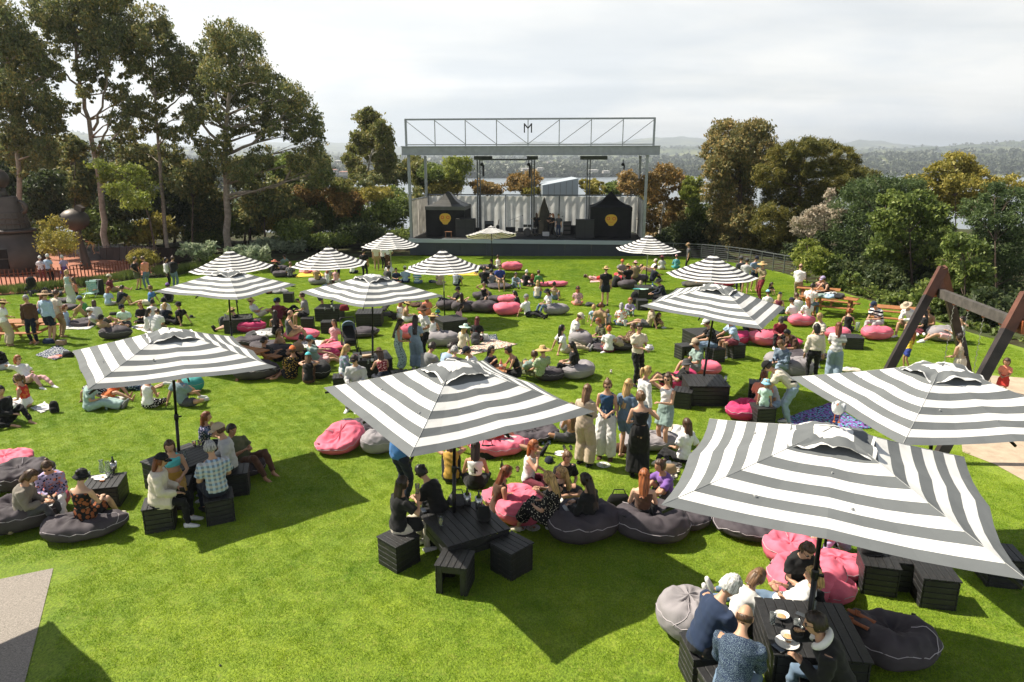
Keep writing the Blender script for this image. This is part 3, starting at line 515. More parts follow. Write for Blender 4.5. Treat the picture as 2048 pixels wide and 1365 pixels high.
# ---------------------------------------------------------------- far side of the river
def far_wood():
 V=[]; r=np.random.default_rng(3); n=7800
 px=r.uniform(-120,2200,n); 
 for i in range(n):
  if i < 4400:
   sh=np.interp(px[i],[-2000,500,700,1000,1250,1600,2048,3500],[300,340,1150,1230,1330,1550,1650,1800])
   y=sh+14+abs(r.normal())*(90 if r.random() < .5 else 420) ; hgt=r.uniform(8,19)
  else: y=r.uniform(1300,5200); hgt=r.uniform(8,16)
  if px[i] < 600 and y < 500: y=r.uniform(420,1500); hgt=r.uniform(5,10)
  x=(px[i] - 1024)/1365.3*y; z=terrain(x,y); w=hgt*r.uniform(.4,.75)
  k=58 if y < 1900 else 26
  c=r.normal(size=(k,3)); c /= np.linalg.norm(c,axis=1)[:,None]; c *= r.uniform(.3,1,k)[:,None] ** .5
  c=c*np.array([w,w,hgt*.42])+np.array([x,y,z+hgt*.55]); s=hgt*.13*(1 if y < 1900 else 1.3)
  d=r.normal(size=(k,3))*s; e=r.normal(size=(k,3))*s
  V.append(np.stack([c - d,c+e,c+d,c - e],1))
 V=np.concatenate(V).reshape(-1,3); o=bpy.data.objects.new('far_wood',np_mesh('far_wood',V,4,LM['far'])); link(o)
 tag(o,'bushland covering the far bank of the river and the hills behind','trees',kind='stuff')
far_wood()
M_HW=mat('cream_render',(.40,.37,.32),.8); M_HR=[mat('tiled_roof_red',(.30,.14,.10),.8),mat('grey_roof',(.35,.36,.37),.6),mat('pale_roof',(.42,.41,.39),.6)]
def far_house(px,py,y,w,label,ri):
 p=at_depth(px,py,y); z=terrain(p.x,p.y); b=max(z - .5,p.z - 5) if False else z - .4
 e=empty('house',(p.x,p.y,p.z - 3.2),random.Random(px).uniform(-.4,.4),label,'house','houses across the river'); e.scale=(.6,.6,.55)
 mb=MB(); mb.box((0,0,0),(w,w*.6,7.0+max(0,p.z - z)*0)); mb.obj('wall',M_HW,e)
 mb=MB(); h=w*.3+.4; mb.add([(-w*.55,-h,3.5),(w*.55,-h,3.5),(w*.55,h,3.5),(-w*.55,h,3.5),(-w*.3,0,5.4),(w*.3,0,5.4)],[(0,1,5,4),(2,3,4,5),(1,2,5),(3,0,4),(0,3,2,1)]); mb.obj('roof',M_HR[ri],e)
 for s in (-.3,0,.3):
  mb=MB(); mb.box((s*w,-w*.3 - .02,1.8),(w*.14,.1,1.3)); mb.obj('window',M_STEELD,e)
HN=[(1052,336,1180,26,2,'long cream house on the far river bank behind the middle stage bay'),(1080,335,1190,18,2,'cream house right of the long one across the river'),(1186,339,1230,30,2,'pale flat building on the far bank behind the right stage bay'),(1212,341,1240,20,2,'small white building by the far shore'),(1100,322,1600,22,1,'grey roofed house up the far hill'),(900,322,1500,22,1,'grey house above the far trees left of the tents'),(1640,318,2300,40,2,'pale building low on the right hills'),(1722,322,2000,30,2,'white house left in the right suburb'),(1745,319,2100,34,2,'white long house in the right suburb'),(1765,321,2050,26,2,'white roofed house in the middle of the right suburb'),(1790,323,1950,30,1,'grey house in the right suburb'),(1812,326,1850,24,2,'small pale house near the bare tree'),(1740,327,1800,26,1,'grey roofed house below the white ones'),(600,336,900,20,1,'grey roofed shed left of the white trunked gum'),(665,338,820,18,0,'red roofed house left of the white trunked gum'),(690,342,780,20,0,'long red roofed house in the left suburb'),(640,318,1300,22,2,'white house high in the left suburb'),(676,321,1250,20,2,'cream house high in the left suburb'),(590,330,1000,22,0,'terracotta roofed house behind the broad gum'),(10,322,700,20,1,'grey roof at the far left between gum trunks'),(235,324,760,20,2,'pale roof between the forked and slim gums'),(222,336,600,14,1,'small grey roof under the pale roof'),(10,296,1300,22,2,'white house high up the left hill'),(720,330,1000,18,1,'grey roof beside the white trunked gum'),(1905,320,2300,34,1,'grey barn on the right far slope'),(1965,306,2900,40,2,'pale farmhouse near the top right hill')]
for a_ in HN: far_house(a_[0],a_[1],a_[2],a_[3],a_[5],a_[4])
print('LEAVES',NLEAF[0])
# ---------------------------------------------------------------- stage
SL=at(820,513); SR=at(1289,513); SW=(SR - SL).length; su=(SR - SL).normalized(); su.z=0; su.normalize(); sn=Vector((-su.y,su.x,0)); SROT=math.atan2(su.y,su.x)
S0=(SL+SR)/2; Z0=S0.z
def zpx(py,y=53.5): return at_depth(1050,py,y).z - Z0
def sx_(px,dpt=0.0):
 """local x on the stage for a photo column at dpt metres behind the front edge"""
 y=S0.y+dpt; r=ray(px,450); x=r.x*(y/r.y); return (x - S0.x)/su.x
stage=empty('stage',S0,SROT,'raised concert stage with grey steel frame and white curtains at the end of the lawn','stage')
SD=6.2; HP=zpx(477); ZB0=zpx(311); ZB1=zpx(293); ZT=zpx(240)
M_NAVY=mat('stage_front_paint',(.035,.042,.055),.6,var=.15,vscale=1); M_EDGE=mat('pale_edge_strip',(.33,.38,.41),.5)
M_DECK=mat('black_stage_floor',(.02,.02,.02),.7,var=.3,vscale=2)
M_CURT=mat('translucent_curtain',(.64,.64,.61),.7,var=.2,vscale=1.2,bump=.4,bscale=5,transl=.5)
mb=MB(); n_=9
for i in range(n_):
 w=SW/n_; mb=MB(); mb.box((-SW/2+w*(i+.5),.06,(HP - .3)/2),(w - .012,.10,HP - .3)); mb.obj('front_panel',M_NAVY,stage)
mb=MB(); mb.box((0,0,HP - .15),(SW+.1,.2,.29)); mb.obj('edge_strip',M_EDGE,stage)
mb=MB(); mb.box((0,SD/2+.1,HP - .05),(SW,SD,.10)); mb.obj('stage_floor',M_DECK,stage)
mb=MB()
for s in (-1,1): mb.box((s*(SW/2 - .05),SD/2+.12,(HP - .1)/2),(.08,SD - .1,HP - .12))
mb.obj('side_panel',M_NAVY,stage)
for s in (-1,1):
 for yy in (.25,SD - .1):
  mb=MB(); x=s*(SW/2 - .12); mb.box((x,yy,(HP+ZB0)/2),(.2,.2,ZB0 - HP)); mb.box((x,yy,HP+.02),(.36,.36,.03)); mb.obj('corner_post',M_STEEL,stage)
for px in (945,1052,1160):
 x=sx_(px,SD - .1)
 for dx in (-.11,.11):
  mb=MB(); mb.box((x+dx,SD - .1,(HP+ZB0)/2),(.09,.14,ZB0 - HP)); mb.obj('rear_post',M_STEELD,stage)
BX=(sx_(806),sx_(1307)); bw=BX[1] - BX[0]; bc=(BX[0]+BX[1])/2
mb=MB(); mb.box((bc,0,(ZB0+ZB1)/2 - .02),(bw,.16,ZB1 - ZB0 - .08)); mb.box((bc,-.02,ZB1 - .03),(bw+.06,.34,.06)); mb.box((bc,-.02,ZB0+.02),(bw - .1,.34,.05)); mb.obj('front_beam',M_STEEL,stage)
mb=MB(); mb.box((bc,SD/2,ZB0+.14),(bw - .5,SD - .3,.06)); mb.obj('roof_deck',M_STEELD,stage)
mb=MB(); mb.box((bc,SD,(ZB0+ZB1)/2 - .05),(bw - .4,.16,.45)); mb.obj('rear_beam',M_STEELD,stage)
for s in (-1,1):
 mb=MB(); mb.box((bc+s*(bw/2 - .3),SD/2,(ZB0+ZB1)/2),(.14,SD - .2,.4)); mb.obj('side_beam',M_STEEL,stage)
TX=(sx_(814),sx_(1296)); tw=TX[1] - TX[0]; cols=[TX[0]+.06]+[sx_(p) for p in (873,933,994,1055,1115,1176,1236)]+[TX[1] - .06]
mb=MB(); mb.box(((TX[0]+TX[1])/2,0,ZT),(tw,.12,.12)); mb.obj('truss_chord',M_STEEL,stage)
mb=MB(); mb.box(((TX[0]+TX[1])/2,0,ZB1+.10),(tw,.1,.07)); mb.obj('truss_chord',M_STEEL,stage)
for i,x in enumerate(cols):
 e_=i in (0,8); mb=MB(); mb.box((x,0,(ZT+ZB1)/2),(.15 if e_ else .06,.12 if e_ else .06,ZT - ZB1 - .02)); mb.obj('truss_upright',M_STEEL,stage)
for i in range(8):
 a,b=(cols[i],cols[i+1]) if i < 4 else (cols[i+1],cols[i]); mb=MB(); mb.beam((a,.03,ZT - .08),(b,.03,ZB1+.14),.045); mb.obj('truss_brace',M_STEEL,stage)
# the letter M on the truss
mb=MB(); mx=cols[4]; h=.66; zc=zpx(258)
for a,b in (((-.26,-h/2),(-.26,h/2)),((.26,-h/2),(.26,h/2)),((-.26,h/2 - .04),(0,-.02)),((.26,h/2 - .04),(0,-.02))):
 mb.beam((mx+a[0],-.1,zc+a[1]),(mx+b[0],-.1,zc+b[1]),.085,.05,up=(0,1,0))
mb.obj('letter',mat('black_letter',(.015,.015,.016),.5),stage,label='black letter M at the middle of the truss')
for px,w in ((945,1.5),(1052,.9),(1162,2.2)):
 mb=MB(); mb.box((sx_(px,5)+(.4 if px != 1052 else 0),SD - .6,ZB0 - .16),(w,.3,.3)); mb.obj('roof_bracket',M_STEELD,stage)
mb=MB(); mb.box((sx_(998,5),SD - .9,ZB0 - .3),(4.3,.12,.12)); mb.obj('lighting_bar',M_STEELD,stage)
for px,hh in ((953,.9),(1045,.9),(1228,.35)):
 mb=MB(); x=sx_(px,5); mb.tube([(x,SD - .9,ZB0 - .3),(x,SD - .9,ZB0 - .55)],.03,6); mb.ell((x,SD - .9,ZB0 - .68),(.15,.12,.13)); mb.tube([(x+.1,SD - .9,ZB0 - .75),(x+.1,SD - .9,ZB0 - .75 - hh)],.09 if hh > .5 else .06,8); mb.obj('stage_light',M_POLEBLK,stage)
# curtain panels between poles, slightly billowed
ZC=zpx(392,59.5); cb_=[sx_(p,SD) for p in (843,893,945,998,1049,1104,1157,1212,1262)]
mb=MB(); mb.box((0,SD+.02,ZC+.1),(SW - .3,.08,.1)); mb.obj('curtain_rail',M_STEELD,stage)
def curtain(x0,x1,y0,y1,z0,z1,seed):
 r=random.Random(seed); n=16; V=[]; F=[]
 ph=r.uniform(0,6)
 for i in range(n+1):
  for j in range(7):
   t=i/n; q=j/6; d=.035*math.sin(t*9+ph+q*1.5)*(.3+q*.7)+.05*math.sin(t*21+ph*2)
   V.append((x0+(x1 - x0)*t,y0+(y1 - y0)*t+d*(1 if abs(x1 - x0) > abs(y1 - y0) else 0),z1+(z0 - z1)*q - .03*math.sin(t*math.pi*4) ** 2*(j == 0)))
   if abs(x1 - x0) < abs(y1 - y0): V[-1]=(V[-1][0]+d,V[-1][1],V[-1][2])
 for i in range(n):
  for j in range(6): F.append((i*7+j,i*7+j+1,(i+1)*7+j+1,(i+1)*7+j))
 b=MB(); b.add(V,F); return b
for i in range(8): curtain(cb_[i]+.06,cb_[i+1] - .06,SD - .12,SD - .12,HP+.08,ZC+.02,i).obj('curtain',M_CURT,stage,True)
for x in cb_:
 mb=MB(); mb.tube([(x,SD - .02,HP),(x,SD - .02,ZC+.1)],.045,6); mb.obj('curtain_pole',M_STEELD,stage)
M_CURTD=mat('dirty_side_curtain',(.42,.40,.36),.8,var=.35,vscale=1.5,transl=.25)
for s in (-1,1):
 for k in range(3):
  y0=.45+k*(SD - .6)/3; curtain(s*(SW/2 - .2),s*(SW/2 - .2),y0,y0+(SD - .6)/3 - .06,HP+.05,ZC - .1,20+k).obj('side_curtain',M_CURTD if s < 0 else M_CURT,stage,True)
 mb=MB(); mb.box((s*(SW/2 - .2),SD/2+.1,ZC - .05),(.07,SD - .5,.08)); mb.obj('side_rail',M_STEEL,stage)
def spt(px,dpt,z=0.0):
 """world point on the stage floor"""
 x=sx_(px,dpt); return S0+su*x+sn*dpt+Vector((0,0,HP+z))
M_TENT=mat('black_tent_fabric',(.016,.016,.017),.8,var=.2,vscale=2,spec=.15); M_TENTT=mat('sheen_grey_canopy',(.075,.075,.072),.45,var=.2,vscale=2)  # canopy's lighter grey stands in for sheen on black fabric
M_YEL=mat('yellow_print',(.62,.38,.04),.7); M_REDP=mat('red_print',(.55,.06,.03),.7)
def tent(px,w,dpt,zp,label,top):
 e=empty('pop_up_tent',spt(px,dpt),SROT,label,'tent','black pop-up tents on the stage'); h=2.35; d=w/2
 mb=MB(); n=6; V=[]; F=[]
 ring=lambda f,z: [(-d*f,-d*f,z),(d*f,-d*f,z),(d*f,d*f,z),(-d*f,d*f,z)]
 for f,z in ((1.02,h - .28),(1.02,h),(.72,h+.16),(.42,h+.46),(.16,h+.92),(.02,h+1.12)): V += ring(f,z)
 for i in range(5):
  for j in range(4): F.append((i*4+j,i*4+(j+1) % 4,(i+1)*4+(j+1) % 4,(i+1)*4+j))
 F.append((20,21,22,23)); mb.add(V,F); mb.obj('canopy',top,e)
 for s in (-1,1):
  mb=MB(); mb.box((s*d,0,h/2 - .1),(.03,w - .06,h - .25)); mb.obj('side_wall',M_TENT,e)
  for t in (-1,1):
   mb=MB(); mb.box((s*(d - .04),t*(d - .04),h/2),(.05,.05,h)); mb.obj('leg',M_STEELD,e)
 mb=MB(); mb.box((0,-d,h/2 - .1),(w - .06,.03,h - .25)); fw=mb.obj('front_wall',M_TENT,e)
 mb=MB(); mb.box((0,d,h/2 - .1),(w - .06,.03,h - .25)); mb.obj('back_wall',M_TENT,e)
 # printed round face with two ringed eyes
 mb=MB(); zc=1.42; V=[]; 
 for j in range(28):
  a=2*math.pi*j/28; c,s=math.cos(a),math.sin(a); x=.46*abs(c) ** .8*(1 if c > 0 else -1)*(1 - .25*(s < 0)*abs(s)); z=.40*abs(s) ** .85*(1 if s > 0 else -1) - (.08 if s < -.9 else 0)
  V.append((x,-d - .026,zc+z))
 mb.add(V,[tuple(range(28))]); mb.obj('emblem',M_YEL,e,label='yellow face emblem printed on the black tent wall')
 for s in (-1,1):
  mb=MB(); V=[]
  for rr_ in (.135,.085):
   for j in range(18): a=2*math.pi*j/18; V.append((s*.22+rr_*math.cos(a),-d - .032,zc+.08+rr_*math.sin(a)))
  mb.add(V,[(j,(j+1) % 18,18+(j+1) % 18,18+j) for j in range(18)]); mb.obj('emblem_ring',M_REDP,e)
 mb=MB(); mb.tube([(-.2,-d - .032,zc - .16),(-.07,-d - .032,zc - .2),(.07,-d - .032,zc - .2),(.2,-d - .032,zc - .16)],.011,4); mb.obj('emblem_mouth',M_REDP,e)
 return e
tent(889,3.15,3.4,0,'black pop-up tent with yellow emblem and sheen on its roof, left end of the stage',M_TENTT)
tent(1210,3.15,3.4,0,'matt black pop-up tent with yellow emblem at the right end of the stage',M_TENT)
M_SPK=mat('speaker_black',(.016,.016,.016),.6); M_CLOTH=mat('speaker_cloth',(.035,.035,.036),.9,bump=.3,bscale=200)
def cabinet(name,px,dpt,w,h,d,label,rows=2,cols_=1,face=M_CLOTH,cat='speaker',z=0):
 e=empty(name,spt(px,dpt,z),SROT,label,cat)
 mb=MB(); mb.box((0,0,h/2),(w,d,h),bev=.02); mb.obj('cabinet',M_SPK,e)
 for i in range(rows):
  for j in range(cols_):
   mb=MB(); cw,ch=w/cols_,h/rows; mb.box((-w/2+cw*(j+.5),-d/2 - .006,ch*(i+.5)),(cw - .08,.02,ch - .08)); mb.obj('grille',face,e)
 return e
cabinet('subwoofer_stack',927,1.6,1.5,1.45,.8,'tall black speaker stack in front of the left tent',2,2)
cabinet('subwoofer_stack',1165,1.6,1.45,1.45,.8,'wide black speaker stack beside the right tent',2,2)
cabinet('guitar_amplifier',968,4.6,.72,.75,.4,'black guitar amplifier stack near the first curtain pole',1,1,cat='amplifier')
cabinet('amplifier_head',968,4.6,.74,.26,.3,'black amplifier head on top of its cabinet',1,1,M_STEELD,'amplifier',.75)
cabinet('bass_amplifier',1124,4.4,.65,1.05,.45,'tall bass amplifier right of the band members',3,1,mat('grey_grille',(.12,.11,.10),.8),'amplifier')
cabinet('combo_amplifier',1086,2.6,.62,.42,.3,'small silver fronted combo amplifier at the middle of the stage',1,1,mat('silver_grille',(.45,.45,.44),.7),'amplifier')
cabinet('monitor_wedge',1102,1.2,.5,.28,.3,'low black monitor wedge near the stage edge',1,1,cat='speaker')
for a_ in ((1010,4.9,.8,.5,.5,'black flight case against the white curtains left of the drums'),(1140,4.8,1.0,.7,.5,'large black flight case behind the right speaker stack'),(940,4.6,.7,.45,.5,'low flight case beside the left speaker stack')): cabinet('flight_case',a_[0],a_[1],a_[2],a_[3],a_[4],a_[5],1,2,cat='case')
for i_,(x0,x1,lb) in enumerate(((930,1060,'black cable running across the front of the stage to the drums'),(1090,1160,'black cable running from the band to the right speakers'))):
 a_=spt(x0,1.0,.02); b_=spt(x1,1.6,.02); c_=empty('stage_cable',a_,0,lb,'cable'); mb=MB(); mb.tube([(b_ - a_)*t+Vector((0,-.3*math.sin(t*7),0)) for t in np.linspace(0,1,12)],.02,5); mb.obj('cable',M_CLOTH,c_)
# wooden chair-like stand at the left stage edge
e=empty('wooden_stand',spt(893,.9),SROT,'small bare wooden frame at the left front of the stage','stand')
for x in (-.22,.22):
 mb=MB(); mb.box((x,0,.22),(.05,.05,.44)); mb.obj('leg',mat('pine',(.30,.14,.07),.7),e)
mb=MB(); mb.box((0,0,.46),(.55,.2,.05)); mb.obj('top',_mats[('pine',)],e)
# drum kit
e=empty('drum_kit',spt(1048,2.8),SROT,'drum kit with black shells and cymbals left of the band members','drum kit')
M_DR=mat('drum_shell',(.03,.03,.035),.3); M_SKIN=mat('drum_skin',(.55,.55,.52),.6); M_CYM=mat('cymbal_brass',(.5,.36,.14),.3,.9)
Mx=Matrix.Rotation(math.pi/2,3,'X')
mb=MB(); mb.lathe([(.3,-.22),(.3,.22)],(0,0,.32),20,M=Mx); o=mb.obj('bass_drum',M_DR,e)
mb=MB(); mb.lathe([(.26,-.005),(.26,.005)],(0,-.24,.32),20,M=Mx); mb.obj('drum_skin',mat('black_skin',(.04,.04,.04),.4),e)
for x,y,z,r,h in ((-.55,.1,.45,.2,.35),(.6,.15,.4,.22,.4),(-.15,.1,.8,.16,.2),(.2,.1,.8,.16,.2)):
 mb=MB(); mb.lathe([(r,0),(r,h)],(x,y,z - h/2),14); mb.obj('drum',M_DR,e); mb=MB(); mb.lathe([(r*.97,0),(r*.97,.01)],(x,y,z+h/2),14); mb.obj('drum_skin',M_SKIN,e)
for x,y,z in ((-.85,.3,1.15),(.85,.35,1.2),(.45,.5,1.35)):
 mb=MB(); mb.lathe([(.24,0),(.05,.03),(.01,.05)],(x,y,z),16); mb.obj('cymbal',M_CYM,e); mb=MB(); mb.tube([(x,y,0),(x,y,z)],.012,5); mb.obj('cymbal_stand',M_STEEL,e)
def micstand(px,dpt,h,label,boom=1):
 e=empty('microphone_stand',spt(px,dpt),SROT,label,'microphone stand'); mb=MB(); mb.tube([(0,0,0),(0,0,h)],.015,6); mb.obj('pole',M_STEELD,e)
 mb=MB(); mb.lathe([(.16,0),(.14,.03),(.02,.05)],n=12); mb.obj('base',M_SPK,e)
 mb=MB(); mb.tube([(-.45,0,h - .12),(.62,0,h+.28)],.012,5); mb.ell((.64,0,h+.29),(.04,.04,.05)); mb.obj('boom',M_STEELD,e)
micstand(1022,3.2,1.3,'boom microphone stand alone in front of the white curtains'); micstand(1100,3.9,1.2,'microphone stand behind the band members'); 
e=empty('guitar',spt(985,4.6),SROT,'guitar leaning on its stand beside the amplifier','guitar'); mb=MB(); mb.ell((0,0,.3),(.2,.06,.22)); mb.ell((0,0,.55),(.15,.055,.16)); mb.obj('body',M_DR,e,True); mb=MB(); mb.beam((0,0,.6),(.1,.1,1.15),.06,.03); mb.obj('neck',mat('rosewood',(.1,.04,.02),.5),e)
e=empty('tepee_backdrop',spt(1076,5.3),SROT,'dark pointed fabric tepee hung at the back of the stage','backdrop')
mb=MB(); mb.tube([(0,0,0),(0,0,1.2),(0,0,2.4),(0,0,2.95)],[(1.0,.5),(.62,.3),(.2,.12),(.02,.02)],8); mb.obj('fabric',mat('olive_canvas',(.06,.055,.04),.9,var=.3,vscale=3),e)
# shed roof of the building behind the stage
e=empty('metal_shed',(0,0,0),0,'pale grey metal clad building roof seen through the stage','building')
pts=[at_depth(1085,388,78),at_depth(1157,388,78),at_depth(1157,357,78),at_depth(1085,371,78)]
mb=MB(); V=[tuple(p) for p in pts]+[(p.x,p.y+9,p.z) for p in pts]; V[0]=(V[0][0],V[0][1],-6); V[1]=(V[1][0],V[1][1],-6); V[4]=(V[4][0],V[4][1],-6); V[5]=(V[5][0],V[5][1],-6)
mb.add(V,[(0,1,2,3),(1,5,6,2),(4,7,6,5),(0,3,7,4),(3,2,6,7)]); mb.obj('wall',mat('zinc_cladding',(.36,.41,.45),.6,.1),e)
for k in range(1,6):
 t=k/6; p=pts[3].lerp(pts[2],t); mb=MB(); mb.box((p.x,p.y - .03,(p.z - 6)/2 - .1),(.07,.05,p.z+6)); mb.obj('cladding_rib',M_STEEL,e)

# ---------------------------------------------------------------- playground sculpture (plain generic vessel shapes)
M_COR=mat('weathered_steel',(.085,.070,.060),.5,.3,var=.25,vscale=1.2,bump=.2,bscale=30); M_RUST=mat('rust_steel',(.17,.055,.028),.8,.2,var=.3,vscale=3); M_HOLE=mat('dark_opening',(.01,.01,.01),.9)
BP=at(38,546); bs=BP.y/1365.3/math.cos(0) 
def bz(py): return at_depth(40,py,BP.y).z - BP.z
sc_=BP.y/1365.3
e=empty('steel_play_tower',BP,0,'big bell shaped steel play sculpture with cone top and ring handles','sculpture')
w_=lambda p: p*sc_
mb=MB(); mb.lathe([(w_(50),0),(w_(56),bz(522)),(w_(54),bz(500)),(w_(44),bz(482)),(w_(36),bz(470)),(w_(36),bz(466))],n=36); mb.obj('bell_body',M_COR,e,True)
mb=MB(); mb.lathe([(w_(42),bz(464)),(w_(42),bz(459)),(w_(34),bz(458))],n=32); mb.obj('balcony_ring',M_COR,e,True)
mb=MB(); mb.lathe([(w_(32),bz(457)),(w_(28),bz(425)),(w_(27),bz(424)),(w_(19),bz(394)),(w_(17),bz(393))],n=64); mb.obj('cone_tower',M_COR,e)
for k in range(16):
 a=2*math.pi*k/16; mb=MB(); r0,r1=w_(33.5),w_(29); mb.beam((r0*math.cos(a),r0*math.sin(a),bz(457)),(r1*math.cos(a),r1*math.sin(a),bz(427)),.06); mb.obj('cage_bar',M_COR,e)
for zz,rr_ in ((448,32.5),(438,31)):
 mb=MB(); mb.lathe([(w_(rr_),bz(zz)),(w_(rr_+.6),bz(zz)+.05),(w_(rr_),bz(zz)+.1)],n=28); mb.obj('cage_hoop',M_COR,e)
for s in (-1,1):
 pts=[(s*w_(24)+s*w_(13)*math.sin(t),0,bz(412)+w_(11)*math.cos(t) - .1) for t in np.linspace(.1,2.9,10)]
 mb=MB(); mb.tube(pts,w_(4),10); mb.obj('ring_handle',M_COR,e,True)
mb=MB(); mb.tube([(0,0,bz(394)),(-w_(4),0,bz(378))],w_(6),12); mb.obj('neck',M_COR,e,True)
mb=MB(); mb.ell((-w_(24),0,bz(358)),(w_(33),w_(30),w_(24)),30,18); mb.obj('upper_vessel',M_COR,e,True)
mb=MB(); mb.tube([(-w_(34),0,bz(340)),(-w_(40),0,bz(322))],[w_(13),w_(10)],20); mb.obj('spout',M_COR,e)
mb=MB(); mb.ell((-w_(24)+w_(6),-w_(28.2),bz(365)),(w_(2.5),.1,w_(2.5)),10,6); mb.obj('eye_hole',M_HOLE,e)
for i in range(3):
 for j in range(2):
  a=-1.72+i*.2; r=w_(57 - j*0)+.0; z0=bz(531 - j*20); mb=MB(); mb.box((w_(55.5)*math.cos(a),w_(55.5)*math.sin(a),z0+.32),(.5,.1,.58),rz=a+math.pi/2); mb.obj('window',M_HOLE,e)
G=at_depth(149,440,BP.y+1.5)
e=empty('steel_globe',(G.x,G.y,gz(G.x,G.y)),0,'steel globe with square stub on top beside the play tower','sculpture'); zc=G.z - gz(G.x,G.y)
mb=MB(); mb.ell((0,0,zc),(w_(27),w_(27),w_(22)),32,20); mb.obj('globe',M_COR,e,True)
mb=MB(); mb.box((w_(14),0,zc+w_(21)),(w_(13),w_(13),w_(14)),M=Matrix.Rotation(.5,3,'Y')); mb.obj('stub',M_COR,e)
mb=MB(); mb.ell((-w_(16),-w_(20),zc+w_(9)),(w_(2.2),w_(2.2),w_(2.2)),8,6); mb.obj('eye_hole',M_HOLE,e)
mb=MB(); mb.tube([(w_(4),.3,0),(w_(2),.2,zc*.5),(0,0,zc)],[.35,.2,.22],10); mb.obj('stand',M_COR,e)
# curved rust arm people climb on
a=at(150,520); e=empty('steel_climbing_arm',a,0,'curved rust steel arm lying on the playground for climbing','sculpture')
pts=[at_depth(p[0],p[1],a.y+p[2]) - a for p in ((146,496,1),(160,505,.5),(178,514,0),(198,521,0),(216,522,.3))]
mb=MB(); mb.tube(pts,[.22,.35,.45,.5,.35],12); mb.obj('arm',M_COR,e,True)
mb=MB(); mb.ell(pts[3]+Vector((-.3,-.2,-.1)),(.9,.5,.42),14,8); mb.obj('hand',M_COR,e,True)
# curved dark wall
cw=[(200,497,520),(240,495,522),(280,494,528),(315,495,534),(345,497,532),(366,500,522),(377,505,512)]
e=empty('curved_steel_wall',at(300,532),0,'dark curved steel wall at the right end of the playground','wall'); o_=at(300,532)
for (x0,t0,b0),(x1,t1,b1) in zip(cw[:-1],cw[1:]):
 n=3
 for k in range(n):
  def pt(t): 
   x=x0+(x1 - x0)*t; b=b0+(b1 - b0)*t; tp=t0+(t1 - t0)*t; g=at(x,b); return g,at_depth(x,tp,g.y)
  g0,h0=pt(k/n); g1,h1=pt((k+1)/n - .02); mb=MB(); V=[g0 - o_,g1 - o_,h1 - o_,h0 - o_]; V=V+[v+Vector((0,.06,0)) for v in V]
  mb.add(V,[(0,1,2,3),(5,4,7,6),(3,2,6,7),(0,4,5,1),(1,5,6,2),(4,0,3,7)]); mb.obj('steel_panel',mat('dark_rust_panel',(.035,.022,.018),.7,.2,var=.3,vscale=2),e)
def slat_fence(pts,h,step,label,m,w=.06,base=None,rail=True):
 e0=at(*pts[0]); e=empty('slat_fence',e0,0,label,'fence'); P=[at(*p) for p in pts]; r=random.Random(4); me=None
 for a,b in zip(P[:-1],P[1:]):
  L_=(b - a).length; n=max(1,int(L_/step))
  for i in range(n):
   p=a.lerp(b,i/n) - e0
   if me is None: q=MB(); q.box((0,0,.5),(w,.02,1)); me=q.mesh('slat',m)
   obj_of('slat',me,e,p,(r.uniform(-.02,.02),r.uniform(-.02,.02),0),(1,1,h*r.uniform(.94,1.06)))
  if rail:
   q=MB(); q.beam(a - e0+Vector((0,.03,h*.12)),b - e0+Vector((0,.03,h*.12)),.03,.05); q.obj('rail',m,e); q=MB(); q.beam(a - e0+Vector((0,.03,h*.8)),b - e0+Vector((0,.03,h*.8)),.03,.04); q.obj('rail',m,e)
 return e
slat_fence([(-30,584),(60,577),(130,571),(200,562),(262,553)],1.08,.19,'rust brown vertical slat fence between lawn and playground',M_RUST)
slat_fence([(262,553),(300,549),(334,543)],1.05,.24,'darker end of the slat fence beside the plaid shirted man',mat('dark_rust',(.06,.03,.02),.8))
slat_fence([(140,516),(185,514),(240,514),(296,514)],1.0,.3,'black slat fence at the back of the playground',M_STEELD)
# wire fence on the right of the stage
M_WF=mat('dull_fence_steel',(.13,.14,.145),.6,.3)
wf=[at(*p) for p in [(1292,515),(1345,517),(1402,520),(1455,526),(1500,533),(1545,543),(1590,552),(1622,561)]]
e=empty('wire_fence',wf[0],0,'galvanised post and wire fence right of the stage','fence'); o_=wf[0]; pm=MB(); pm.box((0,0,.56),(.05,.05,1.12)); pme=pm.mesh('post',M_WF)
for a,b in zip(wf[:-1],wf[1:]):
 n=max(2,round((b - a).length/1.3))
 for i in range(n):
  p=a.lerp(b,i/n) - o_; obj_of('post',pme,e,p)
 mb=MB(); mb.beam(a - o_+Vector((0,0,1.1)),b - o_+Vector((0,0,1.1)),.045); mb.obj('top_rail',M_WF,e)
 for k in range(7):
  mb=MB(); z=.12+k*.135; mb.tube([a - o_+Vector((0,0,z)),b - o_+Vector((0,0,z))],.006,4); mb.obj('wire',M_STEELD,e)
